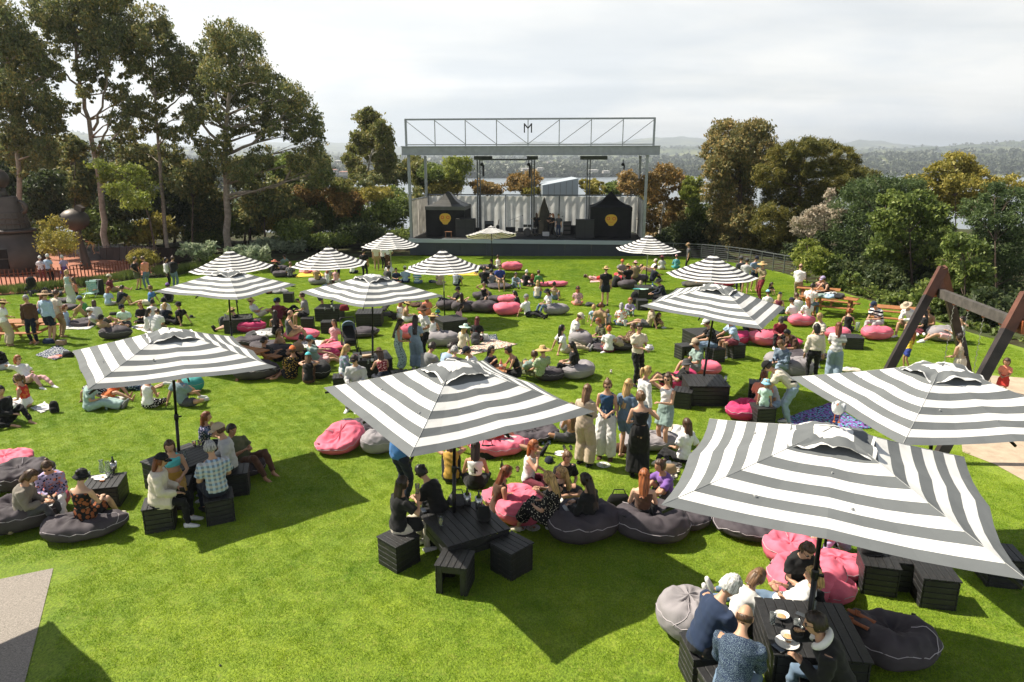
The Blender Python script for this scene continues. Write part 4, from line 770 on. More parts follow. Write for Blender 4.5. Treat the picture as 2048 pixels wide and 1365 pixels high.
# cars and lamp posts in the car park
def car(px,py,y,rz,label,col):
 p=at_depth(px,py,y); e=empty('parked_car',p,rz,label,'car','cars parked beyond the gums'); m=mat('car_paint_'+col[0],col[1],.25,.1,spec=.6)
 mb=MB(); prof=[(-2.2,.35),(-2.2,.8),(-1.9,.95),(-1.2,1.0),(-.6,1.48),(1.1,1.5),(1.9,1.0),(2.2,.9),(2.2,.35)]
 V=[(x,s*(.86 if z < 1.05 else .7),z) for s in (-1,1) for x,z in prof]; k=len(prof); mb.add(V,[tuple(range(k - 1,-1,-1)),tuple(range(k,2*k))]+[(i,(i+1) % k,k+(i+1) % k,k+i) for i in range(k)]); mb.obj('body',m,e)
 for s in (-1,1):
  mb=MB(); mb.add([(-1.1,s*.86,1.02),(1.6,s*.86,1.02),(1.05,s*.72,1.42),(-.55,s*.72,1.42)],[(0,1,2,3)]); mb.obj('side_window',mat('car_glass',(.02,.025,.03),.1,spec=.8),e)
  for x in (-1.4,1.4): mb=MB(); mb.lathe([(.33,-.1),(.33,.1)],(x,s*.82,.33),14,M=Mx); mb.obj('wheel',M_SPK,e)
 mb=MB(); mb.add([(1.12,-.66,1.47),(1.12,.66,1.47),(1.88,.78,1.03),(1.88,-.78,1.03)],[(0,3,2,1)]); mb.obj('windscreen',_mats[('car_glass',)],e)
car(487,481,108,.15,'white hatchback parked behind the broad gum trunk',('white',(.75,.75,.74))); car(508,474,116,.2,'silver car parked just behind the white hatchback',('silver',(.45,.46,.48))); car(496,497,92,.1,'pale blue car half hidden by shrubs near the striped parasol',('blue',(.35,.43,.48)))
for px,py0,py1,y,lb in ((470,500,408,88,'thin white lamp post beside the broad gum trunk'),(484,495,430,95,'shorter lamp post behind the white hatchback'),(499,470,415,105,'grey lamp post right of the cars')):
 a=at_depth(px,py0,y); b=at_depth(px,py1,y); e=empty('lamp_post',a,0,lb,'lamp post','lamp posts in the car park'); mb=MB(); mb.tube([(0,0,0),(0,0,b.z - a.z)],.07,8); mb.obj('pole',M_POLEWHT,e); mb=MB(); mb.box((.25,0,b.z - a.z),(.6,.2,.1)); mb.obj('lamp_head',M_POLEWHT,e)

# ---------------------------------------------------------------- swing frame
M_TIMB=mat('dark_stained_timber',(.030,.022,.020),.5,var=.5,vscale=3,bump=.3,bscale=30); M_TIMR=mat('red_brown_timber',(.105,.040,.024),.55,var=.35,vscale=3,bump=.2,bscale=30); M_TIMG=mat('weathered_beam',(.075,.066,.058),.8,var=.4,vscale=5,bump=.4,bscale=24)
M_CHAIN=mat('chain',(.35,.33,.30),.4,.8)
F1a,F1b=at(1742,800),at(1942,764)
c1=(F1a+F1b)/2; v1=(F1a - F1b); v1.z=0; apz=3.28
q0=at(1884,578,2.72); q1=at(2036,636,2.72); bd=(q1 - q0); bd.z=0; bl=4.2; bd.normalize()
e=empty('swing_set',c1,0,'tall timber A-frame swing set with chains standing by the sand pit','swing'); 
def frame_at(c):
 a=Vector((v1.x,v1.y,0))*.5; top=c+Vector((0,0,apz))
 for s in (1,-1):
  ft=c+a*s; ft.z=gz(c1.x+ft.x,c1.y+ft.y) - c1.z - .1; m=ft.lerp(top,.80)
  mb=MB(); mb.beam(ft,m,.20,.16,up=bd); mb.obj('leg',M_TIMB,e)
  mb=MB(); mb.beam(m,top+(top - ft).normalized()*.05,.205,.165,up=bd); mb.obj('leg_cap',M_TIMR,e)
 mb=MB(); u=a.normalized(); k=.72; V=[c+Vector((0,0,apz - .02)) - bd*.05,c+a*(1 - .8)+Vector((0,0,apz*.8)) - bd*.05,c - a*(1 - .8)+Vector((0,0,apz*.8)) - bd*.05]; V += [v+bd*.1 for v in V]
 mb.add(V,[(0,2,1),(3,4,5),(0,1,4,3),(1,2,5,4),(2,0,3,5)]); mb.obj('gusset',M_TIMR,e)
frame_at(Vector((0,0,0))); c2=bd*bl; c2.z=SX*c2.x+SY*c2.y; frame_at(c2)
bz0=2.68
mb=MB(); mb.beam(Vector((0,0,bz0))+bd*.08,c2+Vector((0,0,bz0)) - bd*.08,.13,.22); mb.obj('beam',M_TIMG,e)
for s,c in ((-1,Vector((0,0,0))),(1,c2)):
 mb=MB(); mb.beam(c+Vector((0,0,bz0))+bd*s*.28,c+Vector((0,0,bz0))+bd*s*.02,.20,.26); mb.obj('beam_bracket',mat('orange_timber',(.30,.09,.035),.5),e)
cm=MB()
for i in range(2):
 cm.tube([(0,0,0),(.012,0,-.02),(.012,0,-.05),(0,0,-.07),(-.012,0,-.05),(-.012,0,-.02),(0,0,0)],.004,4)
cme=cm.mesh('chain_link',M_CHAIN)
for t0 in (.24,.62):
 for t in (t0,t0+.19):
  top=c2*t+Vector((0,0,bz0 - .12)); n=30; mb=MB()
  for k in range(n):
   z=-k*.067; w=.016; (mb.tube([top+Vector((0,0,z)),top+Vector((w if k % 2 else 0,0 if k % 2 else w,z - .035)),top+Vector((0,0,z - .072))],[.006,.012,.006],4))
  mb.obj('chain',M_CHAIN,e)
  mb=MB(); mb.ell(top+Vector((0,0,.0)),(.04,.04,.05),8,6); mb.obj('hanger',_mats[('orange_timber',)],e)
 a,b=c2*t0+Vector((0,0,bz0 - 2.13)),c2*(t0+.19)+Vector((0,0,bz0 - 2.13)); mb=MB(); mb.tube([a,a.lerp(b,.5)+Vector((0,0,-.07)),b],[.012,.012,.012],6,sq=8); mb.beam(a,b,.16,.03); mb.obj('swing_seat',M_SPK,e)
# ---------------------------------------------------------------- parasols
def square_canopy(S,rise,bands,seed,r_in=.0):
 """canopy sheets between centre and rim; stripes are separate rows of faces"""
 r=random.Random(seed); Rm=S/2; V=[]; F=[]; Mi=[]; m=8; rows=[]
 t_in=.30; rad=[0.0,t_in*.5]+[t_in+(Rm - t_in)*i/bands for i in range(bands+1)]
 sub=[];
 for i in range(len(rad) - 1):
  for q in range(2): sub.append((rad[i]+(rad[i+1] - rad[i])*q/2,i))
 sub.append((rad[-1],len(rad) - 2))
 sagk=[r.uniform(.7,1.3) for _ in range(8)]
 for side in range(4):
  base=len(V)
  for rr,bi in sub:
   f=rr/Rm
   for j in range(m+1):
    u=-1+2*j/m; half=0 if u < 0 else 1; uu=abs(u); s=math.sin(math.pi*uu)
    sg=sagk[side*2+half]*s
    z=rise*(1 - f) ** 1.0 -   .052*sg*f*(1.25 - .5*f) - .035*math.sin(math.pi*f)*(1 - .5*uu)+r.uniform(-.002,.002)
    y=rr*(1 - .022*sg*f*f); x=u*rr
    a=side*math.pi/2; V.append((x*math.cos(a) - y*math.sin(a),x*math.sin(a)+y*math.cos(a),z))
  for i in range(len(sub) - 1):
   b=sub[i][1]; mi=0 if b < 2 else (0 if (len(rad) - 2 - b) % 2 == 0 else 1)
   for j in range(m): F.append((base+i*(m+1)+j,base+i*(m+1)+j+1,base+(i+1)*(m+1)+j+1,base+(i+1)*(m+1)+j)); Mi.append(mi)
 mb=MB(); mb.v=V; mb.f=F; mb.m=Mi; return mb
def vent_cap(rise,r0,seed,lift=.014):
 r=random.Random(seed); V=[]; F=[]; Mi=[]; m=14; rad=[0,.10,.19,.28,.37,r0]
 ph=[r.uniform(0,6) for _ in range(4)]
 for side in range(4):
  base=len(V)
  for i,rr in enumerate(rad):
   for j in range(m+1):
    u=-1+2*j/m; f=rr/rad[-1]; w=math.sin(u*5+ph[side])*.5+math.sin(u*9+ph[side]*2)*.35
    z=rise*(1 - rr/1.45)+lift+.030*f*f*(1 - u*u)*(1+w) - .10*f ** 3*(u*u)*.6 - .02*(1 - f)
    y=rr*(1+.05*w*f*(1 - u*u)); a=side*math.pi/2; x=u*rr
    cx_,cy_=x*math.cos(a) - y*math.sin(a),x*math.sin(a)+y*math.cos(a); q=Vector((cx_*5.5+seed*3,cy_*5.5,0)); z += .075*f*(mnoise.noise(q)+.15)+.03*mnoise.noise(q*2.3); k=1+.10*f*mnoise.noise(q*.8+Vector((5,2,1))); V.append((cx_*k,cy_*k,z))
  for i in range(len(rad) - 1):
   for j in range(m): F.append((base+i*(m+1)+j,base+i*(m+1)+j+1,base+(i+1)*(m+1)+j+1,base+(i+1)*(m+1)+j)); Mi.append([0,0,1,1,0][i] if i != 1 else 0)
 mb=MB(); mb.v=V; mb.f=F; mb.m=Mi; return mb
def oct_canopy(D,rise,bands,seed,n=8):
 r=random.Random(seed); V=[]; F=[]; Mi=[]; m=6; Rm=D/2; ph0=math.pi/n
 for side in range(n):
  base=len(V); a0=2*math.pi*side/n+ph0; a1=a0+2*math.pi/n
  for i in range(bands+1):
   rr=Rm*(.07+.93*i/bands); f=i/bands
   for j in range(m+1):
    t=j/m; s=math.sin(math.pi*t); p=Vector((math.cos(a0),math.sin(a0),0)).lerp(Vector((math.cos(a1),math.sin(a1),0)),t)*rr*(1 - .03*s*f)
    V.append((p.x,p.y,rise*(1 - f) ** 1.15 - .05*s*f+.04*(f < .12)))
  for i in range(bands):
   for j in range(m): F.append((base+i*(m+1)+j,base+i*(m+1)+j+1,base+(i+1)*(m+1)+j+1,base+(i+1)*(m+1)+j)); Mi.append((bands - 1 - i+1) % 2)
 mb=MB(); mb.v=V; mb.f=F; mb.m=Mi; return mb
def tilt_rot(yaw,tx,ty):
 n=Vector((tx,ty,1)).normalized(); e1=Vector((1,0,-tx)).normalized(); e2=n.cross(e1)
 return Matrix((e1,e2,n)).transposed() @ Matrix.Rotation(yaw,3,'Z')
M_PIPEW=mat('canopy_seam',(.42,.42,.41),.8)
def smooth_obj(o):
 o.data.polygons.foreach_set('use_smooth',[True]*len(o.data.polygons))
SQ_RISE=.60; SQ_S=2.934; SQ_RIM=2.434
def square_parasol(x,y,yaw,tx,ty,label,seed,vis=True):
 e=empty('parasol',(x,y,gz(x,y)),0,label,'parasol','large square striped parasols'); M=tilt_rot(yaw+math.pi/4 - math.pi/4+math.pi/4,tx,ty); e.rotation_euler=M.to_euler()
 top=SQ_RIM+SQ_RISE
 for nm,z0,z1,rd in (('pole',.05,1.35,.030),('upper_pole',1.3,top - .02,.026)):
  mb=MB(); mb.tube([(0,0,z0),(0,0,z1)],rd,14); mb.obj(nm,M_POLEBLK,e,True)
 mb=MB(); mb.lathe([(.035,1.24),(.042,1.26),(.042,1.34),(.034,1.36)],n=12); mb.box((.06,0,1.3),(.06,.03,.025)); mb.obj('clamp',M_POLEBLK,e)
 o=square_canopy(SQ_S,SQ_RISE,9,seed).obj('canopy',[M_GREY,M_WHITE],e); o.location.z=SQ_RIM
 o=vent_cap(SQ_RISE,.40,seed+50).obj('vent_cap',[M_WHITE,M_GREY],e,True); o.location.z=SQ_RIM
 hz=SQ_RIM - .30
 for k in range(4):
  a=k*math.pi/2+math.pi/4; L_=SQ_S/2*1.414; mb=MB(); mb.tube([(L_*t*math.cos(a),L_*t*math.sin(a),SQ_RIM+SQ_RISE*(1 - t) - .035*math.sin(math.pi*t)*.5+.002) for t in (.22,.4,.6,.8,1)],.003,4); mb.obj('seam',M_PIPEW,e)
 rs=random.Random(seed*7)
 for k in range(5):
  x_,y_=rs.uniform(-1.2,1.2),rs.uniform(-1.2,1.2); f_=max(abs(x_),abs(y_))/(SQ_S/2); mb=MB(); mb.ell((x_,y_,SQ_RIM+SQ_RISE*(1 - f_) - .035*math.sin(math.pi*f_)*.75 - .02*f_),(rs.uniform(.008,.02),rs.uniform(.006,.014),.02),7,4); mb.obj('dropping',M_PIPEW,e)
 mb=MB(); mb.lathe([(.05,hz - .05),(.06,hz),(.05,hz+.06)],n=12); mb.obj('hub',M_POLEBLK,e)
 for k in range(8):
  a=k*math.pi/4; L_=(SQ_S/2)*(1.414 if k % 2 else 1) - .02
  mb=MB(); mb.beam((.03*math.cos(a),.03*math.sin(a),top - .15),(L_*math.cos(a),L_*math.sin(a),SQ_RIM - .075),.022,.03); rb=mb.obj('rib',M_POLEBLK,e)
  mb=MB(); t=.5; mb.beam((.05*math.cos(a),.05*math.sin(a),hz),(L_*t*math.cos(a),L_*t*math.sin(a),SQ_RIM+SQ_RISE*(1 - t) - .08),.018,.022); mb.obj('strut',M_POLEBLK,rb)
 return e
PS=[(-6.408,12.103,-0.159,0.036,0.039,'square grey and white striped parasol over the left table with a plaid shirted man'),
   (-0.917,9.633,-0.181,0.025,-0.01,'square striped parasol in the centre over the table with two women in black'),
   (3.337,6.625,-1.217,0.022,0.042,'largest striped parasol with a seagull standing on it'),
   (5.006,17.157,0.249,0.071,-0.033,'square striped parasol above the empty table right of the standing man with plates'),
   (-4.184,19.601,0.077,0.044,0.018,'square striped parasol above the table with the brown hatted woman'),
   (-8.958,21.067,0.503,0.032,0.009,'square striped parasol above the man reclining in a straw hat'),
   (6.093,9.156,-0.718,-0.006,0.025,'square striped parasol beside the sand pit at the right edge')]
# the parasol just outside the frame whose shadow reaches the pavement corner
_t=at(104,1243); _a=(at(0,1290) - _t).normalized(); _b=(at(142,1365) - _t); _b=(_b - _a*_b.dot(_a)).normalized(); _c=_t+(_a+_b)*1.467+Vector((-.924,.383,0))*.816*2.43
PS.append((_c.x,_c.y,math.atan2(_a.y,_a.x) - math.pi/4,0,0,'square striped parasol just outside the left edge, casting the shadow on the pavement'))
for i,(x,y,yw,tx,ty,lb) in enumerate(PS): square_parasol(x,y,yw,tx,ty,lb,i+1)
OCT_D=3.3
def oct_parasol(px,py,label,seed,pole,tx=0,ty=0,yaw=0,D=3.3,rim=2.2,rise=.66,light=False):
 p=at(px,py); e=empty('market_parasol',p,0,label,'parasol','smaller eight-sided striped parasols'); e.rotation_euler=tilt_rot(yaw,tx,ty).to_euler(); top=rim+rise
 mb=MB(); mb.tube([(0,0,.05),(0,0,1.25)],.028,10); mb.obj('pole',M_POLEBLK if pole != 'w' else M_POLEWHT,e,True)
 mb=MB(); mb.tube([(0,0,1.2),(0,0,top)],.024,10); mb.obj('upper_pole',M_POLEWHT if pole in ('w','m') else M_POLEBLK,e,True)
 o=oct_canopy(D,rise,15,seed).obj('canopy',[M_DKSTR,M_WHITE],e); o.location.z=rim
 mb=MB(); mb.lathe([(.04,top - .02),(.17,top - .03),(.12,top+.03),(.03,top+.06),(.02,top+.12)],n=8); mb.obj('finial',M_WHITE if light else M_DKSTR,e)
 for k in range(8):
  a=math.pi/8+k*math.pi/4; L_=D/2; mb=MB(); mb.beam((.03*math.cos(a),.03*math.sin(a),top - .07),(L_*math.cos(a),L_*math.sin(a),rim - .02),.016,.02); mb.obj('rib',M_POLEWHT,e)
  mb=MB(); mb.beam((0,0,rim - .3),(L_*.5*math.cos(a),L_*.5*math.sin(a),rim+rise*.42),.012,.014); mb.obj('strut',M_POLEWHT,e)
 return e
oct_parasol(478,640,'dark striped eight-sided parasol in front of the silver shrubs at the left',1,'b',tx=-.035)
oct_parasol(667,628,'dark striped parasol with a white pole above the bottle covered table',2,'w',tx=-.01,yaw=.12)
oct_parasol(784,570,'dark striped parasol next to the left corner of the stage',3,'w',D=3.25)
oct_parasol(890,643,'dark striped parasol over the black table in the middle distance',4,'m',tx=-.01,D=3.2)
oct_parasol(986,552,'pale tilted parasol standing just in front of the stage',5,'b',tx=-.04,ty=.22,rim=2.45,rise=.5,light=True)
oct_parasol(1290,586,'dark striped parasol beside the right corner of the stage',6,'m',tx=.02)
oct_parasol(1412,668,'dark striped parasol in front of the four standing men',7,'m',tx=.02,D=3.25,yaw=.1)

# ---------------------------------------------------------------- black timber tables, stools, crates
_shared={}
def shared_box(dx,dy,dz,m=None,bev=.004):
 k=(round(dx,3),round(dy,3),round(dz,3),(m or M_BLACK).name)
 if k not in _shared: q=MB(); q.box((0,0,0),(dx,dy,dz),bev=bev); _shared[k]=q.mesh('plank',m or M_BLACK)
 return _shared[k]
def stool(name='cube_stool',w=.47,h=.46,opening=False,nt=5,ns=5,cat='stool',d=None):
 d=d or w; e=empty(name); e['category']=cat; g=.007; pw=(w - g*(nt - 1))/nt
 for i in range(nt): obj_of('top_plank',shared_box(pw,d,.022),e,(-w/2+pw*(i+.5)+g*i,0,h - .011))
 ph=(h - .03 - g*ns)/ns
 for s in (-1,1):
  for i in range(ns): obj_of('side_board',shared_box(.02,d - .03,ph),e,(s*(w/2 - .02),0,ph*(i+.5)+g*i))
  if not opening:
   for i in range(ns): obj_of('side_board',shared_box(w - .07,.02,ph),e,(0,s*(d/2 - .025),ph*(i+.5)+g*i))
  else:
   obj_of('apron',shared_box(w - .07,.02,.09),e,(0,s*(d/2 - .03),h - .075))
   for t in (-1,1): obj_of('leg',shared_box(.075,.03,h - .03),e,(t*(w/2 - .07),s*(d/2 - .03),h/2 - .02))
 q=MB(); q.box((0,0,(h - .04)/2),(w - .09,d - .09,h - .06)) if not opening else q.box((0,0,h - .06),(w - .06,d - .06,.03)); q.obj('inner_box',M_BLACK,e)
 return e
def table(w=1.03,h=.56,nt=9,opening=False,cat='table'):
 e=empty('black_table'); e['category']=cat; g=.008; pw=(w - g*(nt - 1))/nt
 for i in range(nt): obj_of('top_plank',shared_box(pw,w,.028),e,(-w/2+pw*(i+.5)+g*i,0,h - .014))
 ns=5; ph=(h - .035 - g*ns)/ns
 for s in (-1,1):
  for i in range(ns):
   if not opening or i >= 3: obj_of('side_board',shared_box(.022,w - .04,ph),e,(s*(w/2 - .025),0,ph*(i+.5)+g*i))
   if not opening or i >= 3: obj_of('side_board',shared_box(w - .09,.022,ph),e,(0,s*(w/2 - .025),ph*(i+.5)+g*i))
  for t in (-1,1): obj_of('leg',shared_box(.09,.09,h - .03),e,(s*(w/2 - .085),t*(w/2 - .085),h/2 - .015))
 if not opening: q=MB(); q.box((0,0,(h - .06)/2),(w - .12,w - .12,h - .08)); q.obj('inner_box',M_BLACK,e)
 return e
PROTO={}
def place(kind,px,py,rz,label,group,h=0.0,world=None):
 """first use builds the thing, later uses copy it with all its parts"""
 mk={'stool': lambda: stool(),'open': lambda: stool(opening=True),'table': lambda: table(),'otable': lambda: table(opening=True),'crate': lambda: stool('black_crate',.62,.42,nt=6,cat='crate'),'bench': lambda: stool('bench_box',.95,.44,nt=8,d=.5,cat='bench')}
 if kind not in PROTO: e=PROTO[kind]=mk[kind]()
 else: e=copy_tree(PROTO[kind])
 p=at(px,py,h) if world is None else Vector(world); e.location=(p.x,p.y,gz(p.x,p.y)); e.rotation_euler=(0,0,rz); e['label']=label; e['group']=group; return e
def base_of(x,y): return (x,y,0)
TG='low black timber tables under the parasols'
place('table',0,0,-.53,'black slatted table with glasses under the left parasol',TG,world=(-6.25,11.95,0))
place('otable',0,0,.52,'worn black table between the two women in black, phone on its corner',TG,world=(-.72,9.33,0))
place('table',0,0,-.13,'black table with white bowls under the seagull parasol',TG,world=(3.42,6.75,0))
place('table',0,0,-.05,'empty black table with one can on it',TG,world=(4.98,16.75,0))
place('table',746,728,.35,'black table with ice bucket and bottles below the brown hatted woman',TG,.3)
place('table',478,652,.3,'black table beside the man reclining in a straw hat',TG,.2)
place('table',660,630,.0,'black table covered with bottles and a red bag',TG,.2)
place('table',900,650,.5,'black table at the foot of the two tone pole in the middle distance',TG,.3)
place('table',1293,588,.05,'black table with green cloth beside the man in a black hat',TG,.2)
place('table',1405,672,.25,'black table in front of the man with a back print',TG,.4)
place('table',990,556,.2,'small looking black table below the pale tilted parasol',TG,.2)
place('table',740,640,.1,'black table in shade behind the pushchairs',TG,.2)
SG='black timber cube stools'
for k,px,py,rz,h,lb in [
 ('stool',797,1073,.83,.45,'cube stool under the woman with cream trousers'),('open',910,1117,-.2,.45,'open sided black stool nearest the camera'),('stool',1023,1086,.78,.45,'empty cube stool right of the open sided stool'),('stool',872,1030,.5,.45,'stool under the seated woman with tied dark hair'),
 ('stool',317,1005,.35,.45,'stool under the woman in a cream coat'),('stool',436,990,.45,.45,'stool under the grey haired man in blue plaid'),('stool',470,940,.3,.45,'stool under the man with the beige cap'),('stool',352,965,.3,.45,'stool under the woman in a teal top'),
 ('stool',1412,1290,.1,.45,'stool under the grey haired man in navy'),('stool',1455,1362,.2,.45,'stool under the man in a marled blue sweater'),('stool',1652,1362,-.1,.45,'stool under the man with a sherpa collar'),
 ('stool',1758,1118,-.25,.45,'pair stool with a bag on it right of the pink beanbags'),('stool',1872,1142,-.2,.45,'lone stool below the front edge of the seagull parasol'),('stool',2004,1104,-.2,.45,'stool cut by the right edge of the photo'),('stool',1822,1112,-.2,.45,'stool in deep shadow between two other stools'),
 ('stool',1367,780,-.37,.45,'stool with sunlit slats left of the empty table'),('stool',1517,765,-.3,.45,'stool behind the bending man'),('stool',1526,812,.1,.45,'stool the toddler in mint leans on'),
 ('open',1369,690,.35,.45,'open black stool left of the man with a back print'),('stool',1431,696,.35,.45,'stool under the man with a back print'),('stool',1472,688,.3,.45,'stool under the man in maroon shorts'),
 ('stool',655,643,.05,.45,'stool with sunlit slats in front of the bottle table'),('stool',577,586,.1,.45,'cube stool with three glasses standing alone on the lawn'),('stool',615,636,.1,.45,'stool under the man holding a camera'),('stool',508,640,.2,.45,'stool beside the reclining straw hat man'),
 ('stool',683,752,.2,.45,'stool at the left of the ice bucket table'),('stool',706,772,.25,.45,'stool under the man with a visor'),('stool',800,745,.3,.45,'stool partly hidden by the ice bucket table'),
 ('stool',1284,600,.05,.45,'stool behind the striped backpack'),('stool',1318,602,.05,.45,'stool under the man in a black hat'),('crate',1704,672,-.1,.42,'black crate with a glass vase between pink beanbags')]:
 place(k,px,py,rz,lb,SG if k != 'crate' else 'low black crates used as side tables',h)
place('crate',207,962,.25,'black crate carrying carafes and a wine cooler','low black crates used as side tables',.42)
# ---------------------------------------------------------------- picnic tables
M_OAK=mat('orange_stained_pine',(.34,.14,.05),.6,var=.3,vscale=4,bump=.15,bscale=30)
def picnic():
 e=empty('picnic_table'); e['category']='picnic table'; L_=1.8
 for i in range(5): obj_of('top_plank',shared_box(L_,.135,.035,M_OAK),e,(0,-.29+i*.145,.74))
 for s in (-1,1):
  for i in range(2): obj_of('bench_plank',shared_box(L_,.13,.035,M_OAK),e,(0,s*(.62+i*.14),.44))
 for x in (-.62,.62):
  for s in (-1,1): q=MB(); q.beam((x,s*.72,0),(x,s*.22,.72),.045,.09,up=(1,0,0)); q.obj('leg',M_OAK,e)
  q=MB(); q.box((x+.05,0,.40),(.045,1.5,.09)); q.obj('crossbeam',M_OAK,e)
  q=MB(); q.box((x+.05,0,.69),(.045,.66,.07)); q.obj('crossbeam',M_OAK,e)
 return e
pk=None
for px,py,rz,lb in [(1668,606,-.62,'picnic table loaded with clothes and bags'),(1790,628,-.45,'empty orange picnic table next to the man in a striped polo'),(1636,588,-.5,'farthest picnic table with three people around it'),(480,714,-.5,'picnic table half hidden by the left parasol'),(50,655,.1,'picnic table behind the standing group at the left edge'),(945,752,-.1,'picnic table with five people behind the central parasol')]:
 if pk is None: e=pk=picnic()
 else: e=copy_tree(pk)
 p=at(px,py,.5); e.location=(p.x,p.y,gz(p.x,p.y)); e.rotation_euler=(0,0,rz); e['label']=lb; e['group']='orange pine picnic tables'
# ---------------------------------------------------------------- seagull on the large parasol
def seagull():
 g=Vector((3.337,6.625,gz(3.337,6.625)))+Vector((.022,.042,1)).normalized()*(SQ_RIM+SQ_RISE+.035)+Vector((.03,.02,0)); e=empty('seagull',g,R(150),'white seagull with grey wings standing on the parasol vent','seagull')
 MW=mat('white_feathers',(.72,.72,.70),.8); MG=mat('grey_feathers',(.42,.44,.46),.8); MO=mat('orange_beak',(.45,.12,.04),.5)
 mb=MB(); mb.tube([(0,-.19,.13),(0,-.14,.135),(0,-.06,.14),(0,.03,.15),(0,.08,.18),(0,.10,.215),(0,.115,.245),(0,.135,.25),(0,.15,.248)],[.008,.028,.055,.06,.047,.03,.03,.026,.01],12); mb.obj('body',MW,e,True)
 for s in (-1,1):
  mb=MB(); mb.tube([(s*.05,.04,.16),(s*.058,-.05,.155),(s*.04,-.16,.14),(s*.02,-.23,.125)],[(.012,.04),(.014,.042),(.01,.03),(.004,.01)],8,ax=(1,0,0)); mb.obj('wing',MG,e,True)
  mb=MB(); mb.tube([(s*.022,0,.10),(s*.024,0,.0)],.005,5); mb.box((s*.024,.015,.003),(.025,.04,.005)); mb.obj('leg',MO,e)
  mb=MB(); mb.ell((s*.024,.128,.256),(.004,.004,.004),6,4); mb.obj('eye',M_SPK,e)
 mb=MB(); mb.tube([(0,.148,.248),(0,.185,.24)],[.009,.002],6); mb.obj('beak',MO,e)
 return e
seagull()
# ---------------------------------------------------------------- people: bodies are grown along a posed skeleton, fused, then dressed
def V3(*a): return Vector(a)
def ik(a,t,l1,l2,hint):
 """joint between a and t for limb lengths l1, l2, bent towards hint"""
 d=t - a; L_=d.length; mx=(l1+l2)*.995
 if L_ > mx: t=a+d*(mx/L_); d=t - a; L_=mx
 if L_ < abs(l1 - l2)+.03: L_=abs(l1 - l2)+.03
 k=(l1*l1 - l2*l2+L_*L_)/(2*L_); h=math.sqrt(max(0,l1*l1 - k*k)); u=d.normalized(); hv=hint - u*hint.dot(u)
 if hv.length < 1e-4: hv=V3(0,0,1) - u*u.z
 hv.normalize(); return a+u*k+hv*h,t
FLAT=(0,1,-.12); UP=(0,.35,.94); DOWN=(0,.3,-.95); BK=(0,-.9,-.3); OUT=(.55,.75,.35)
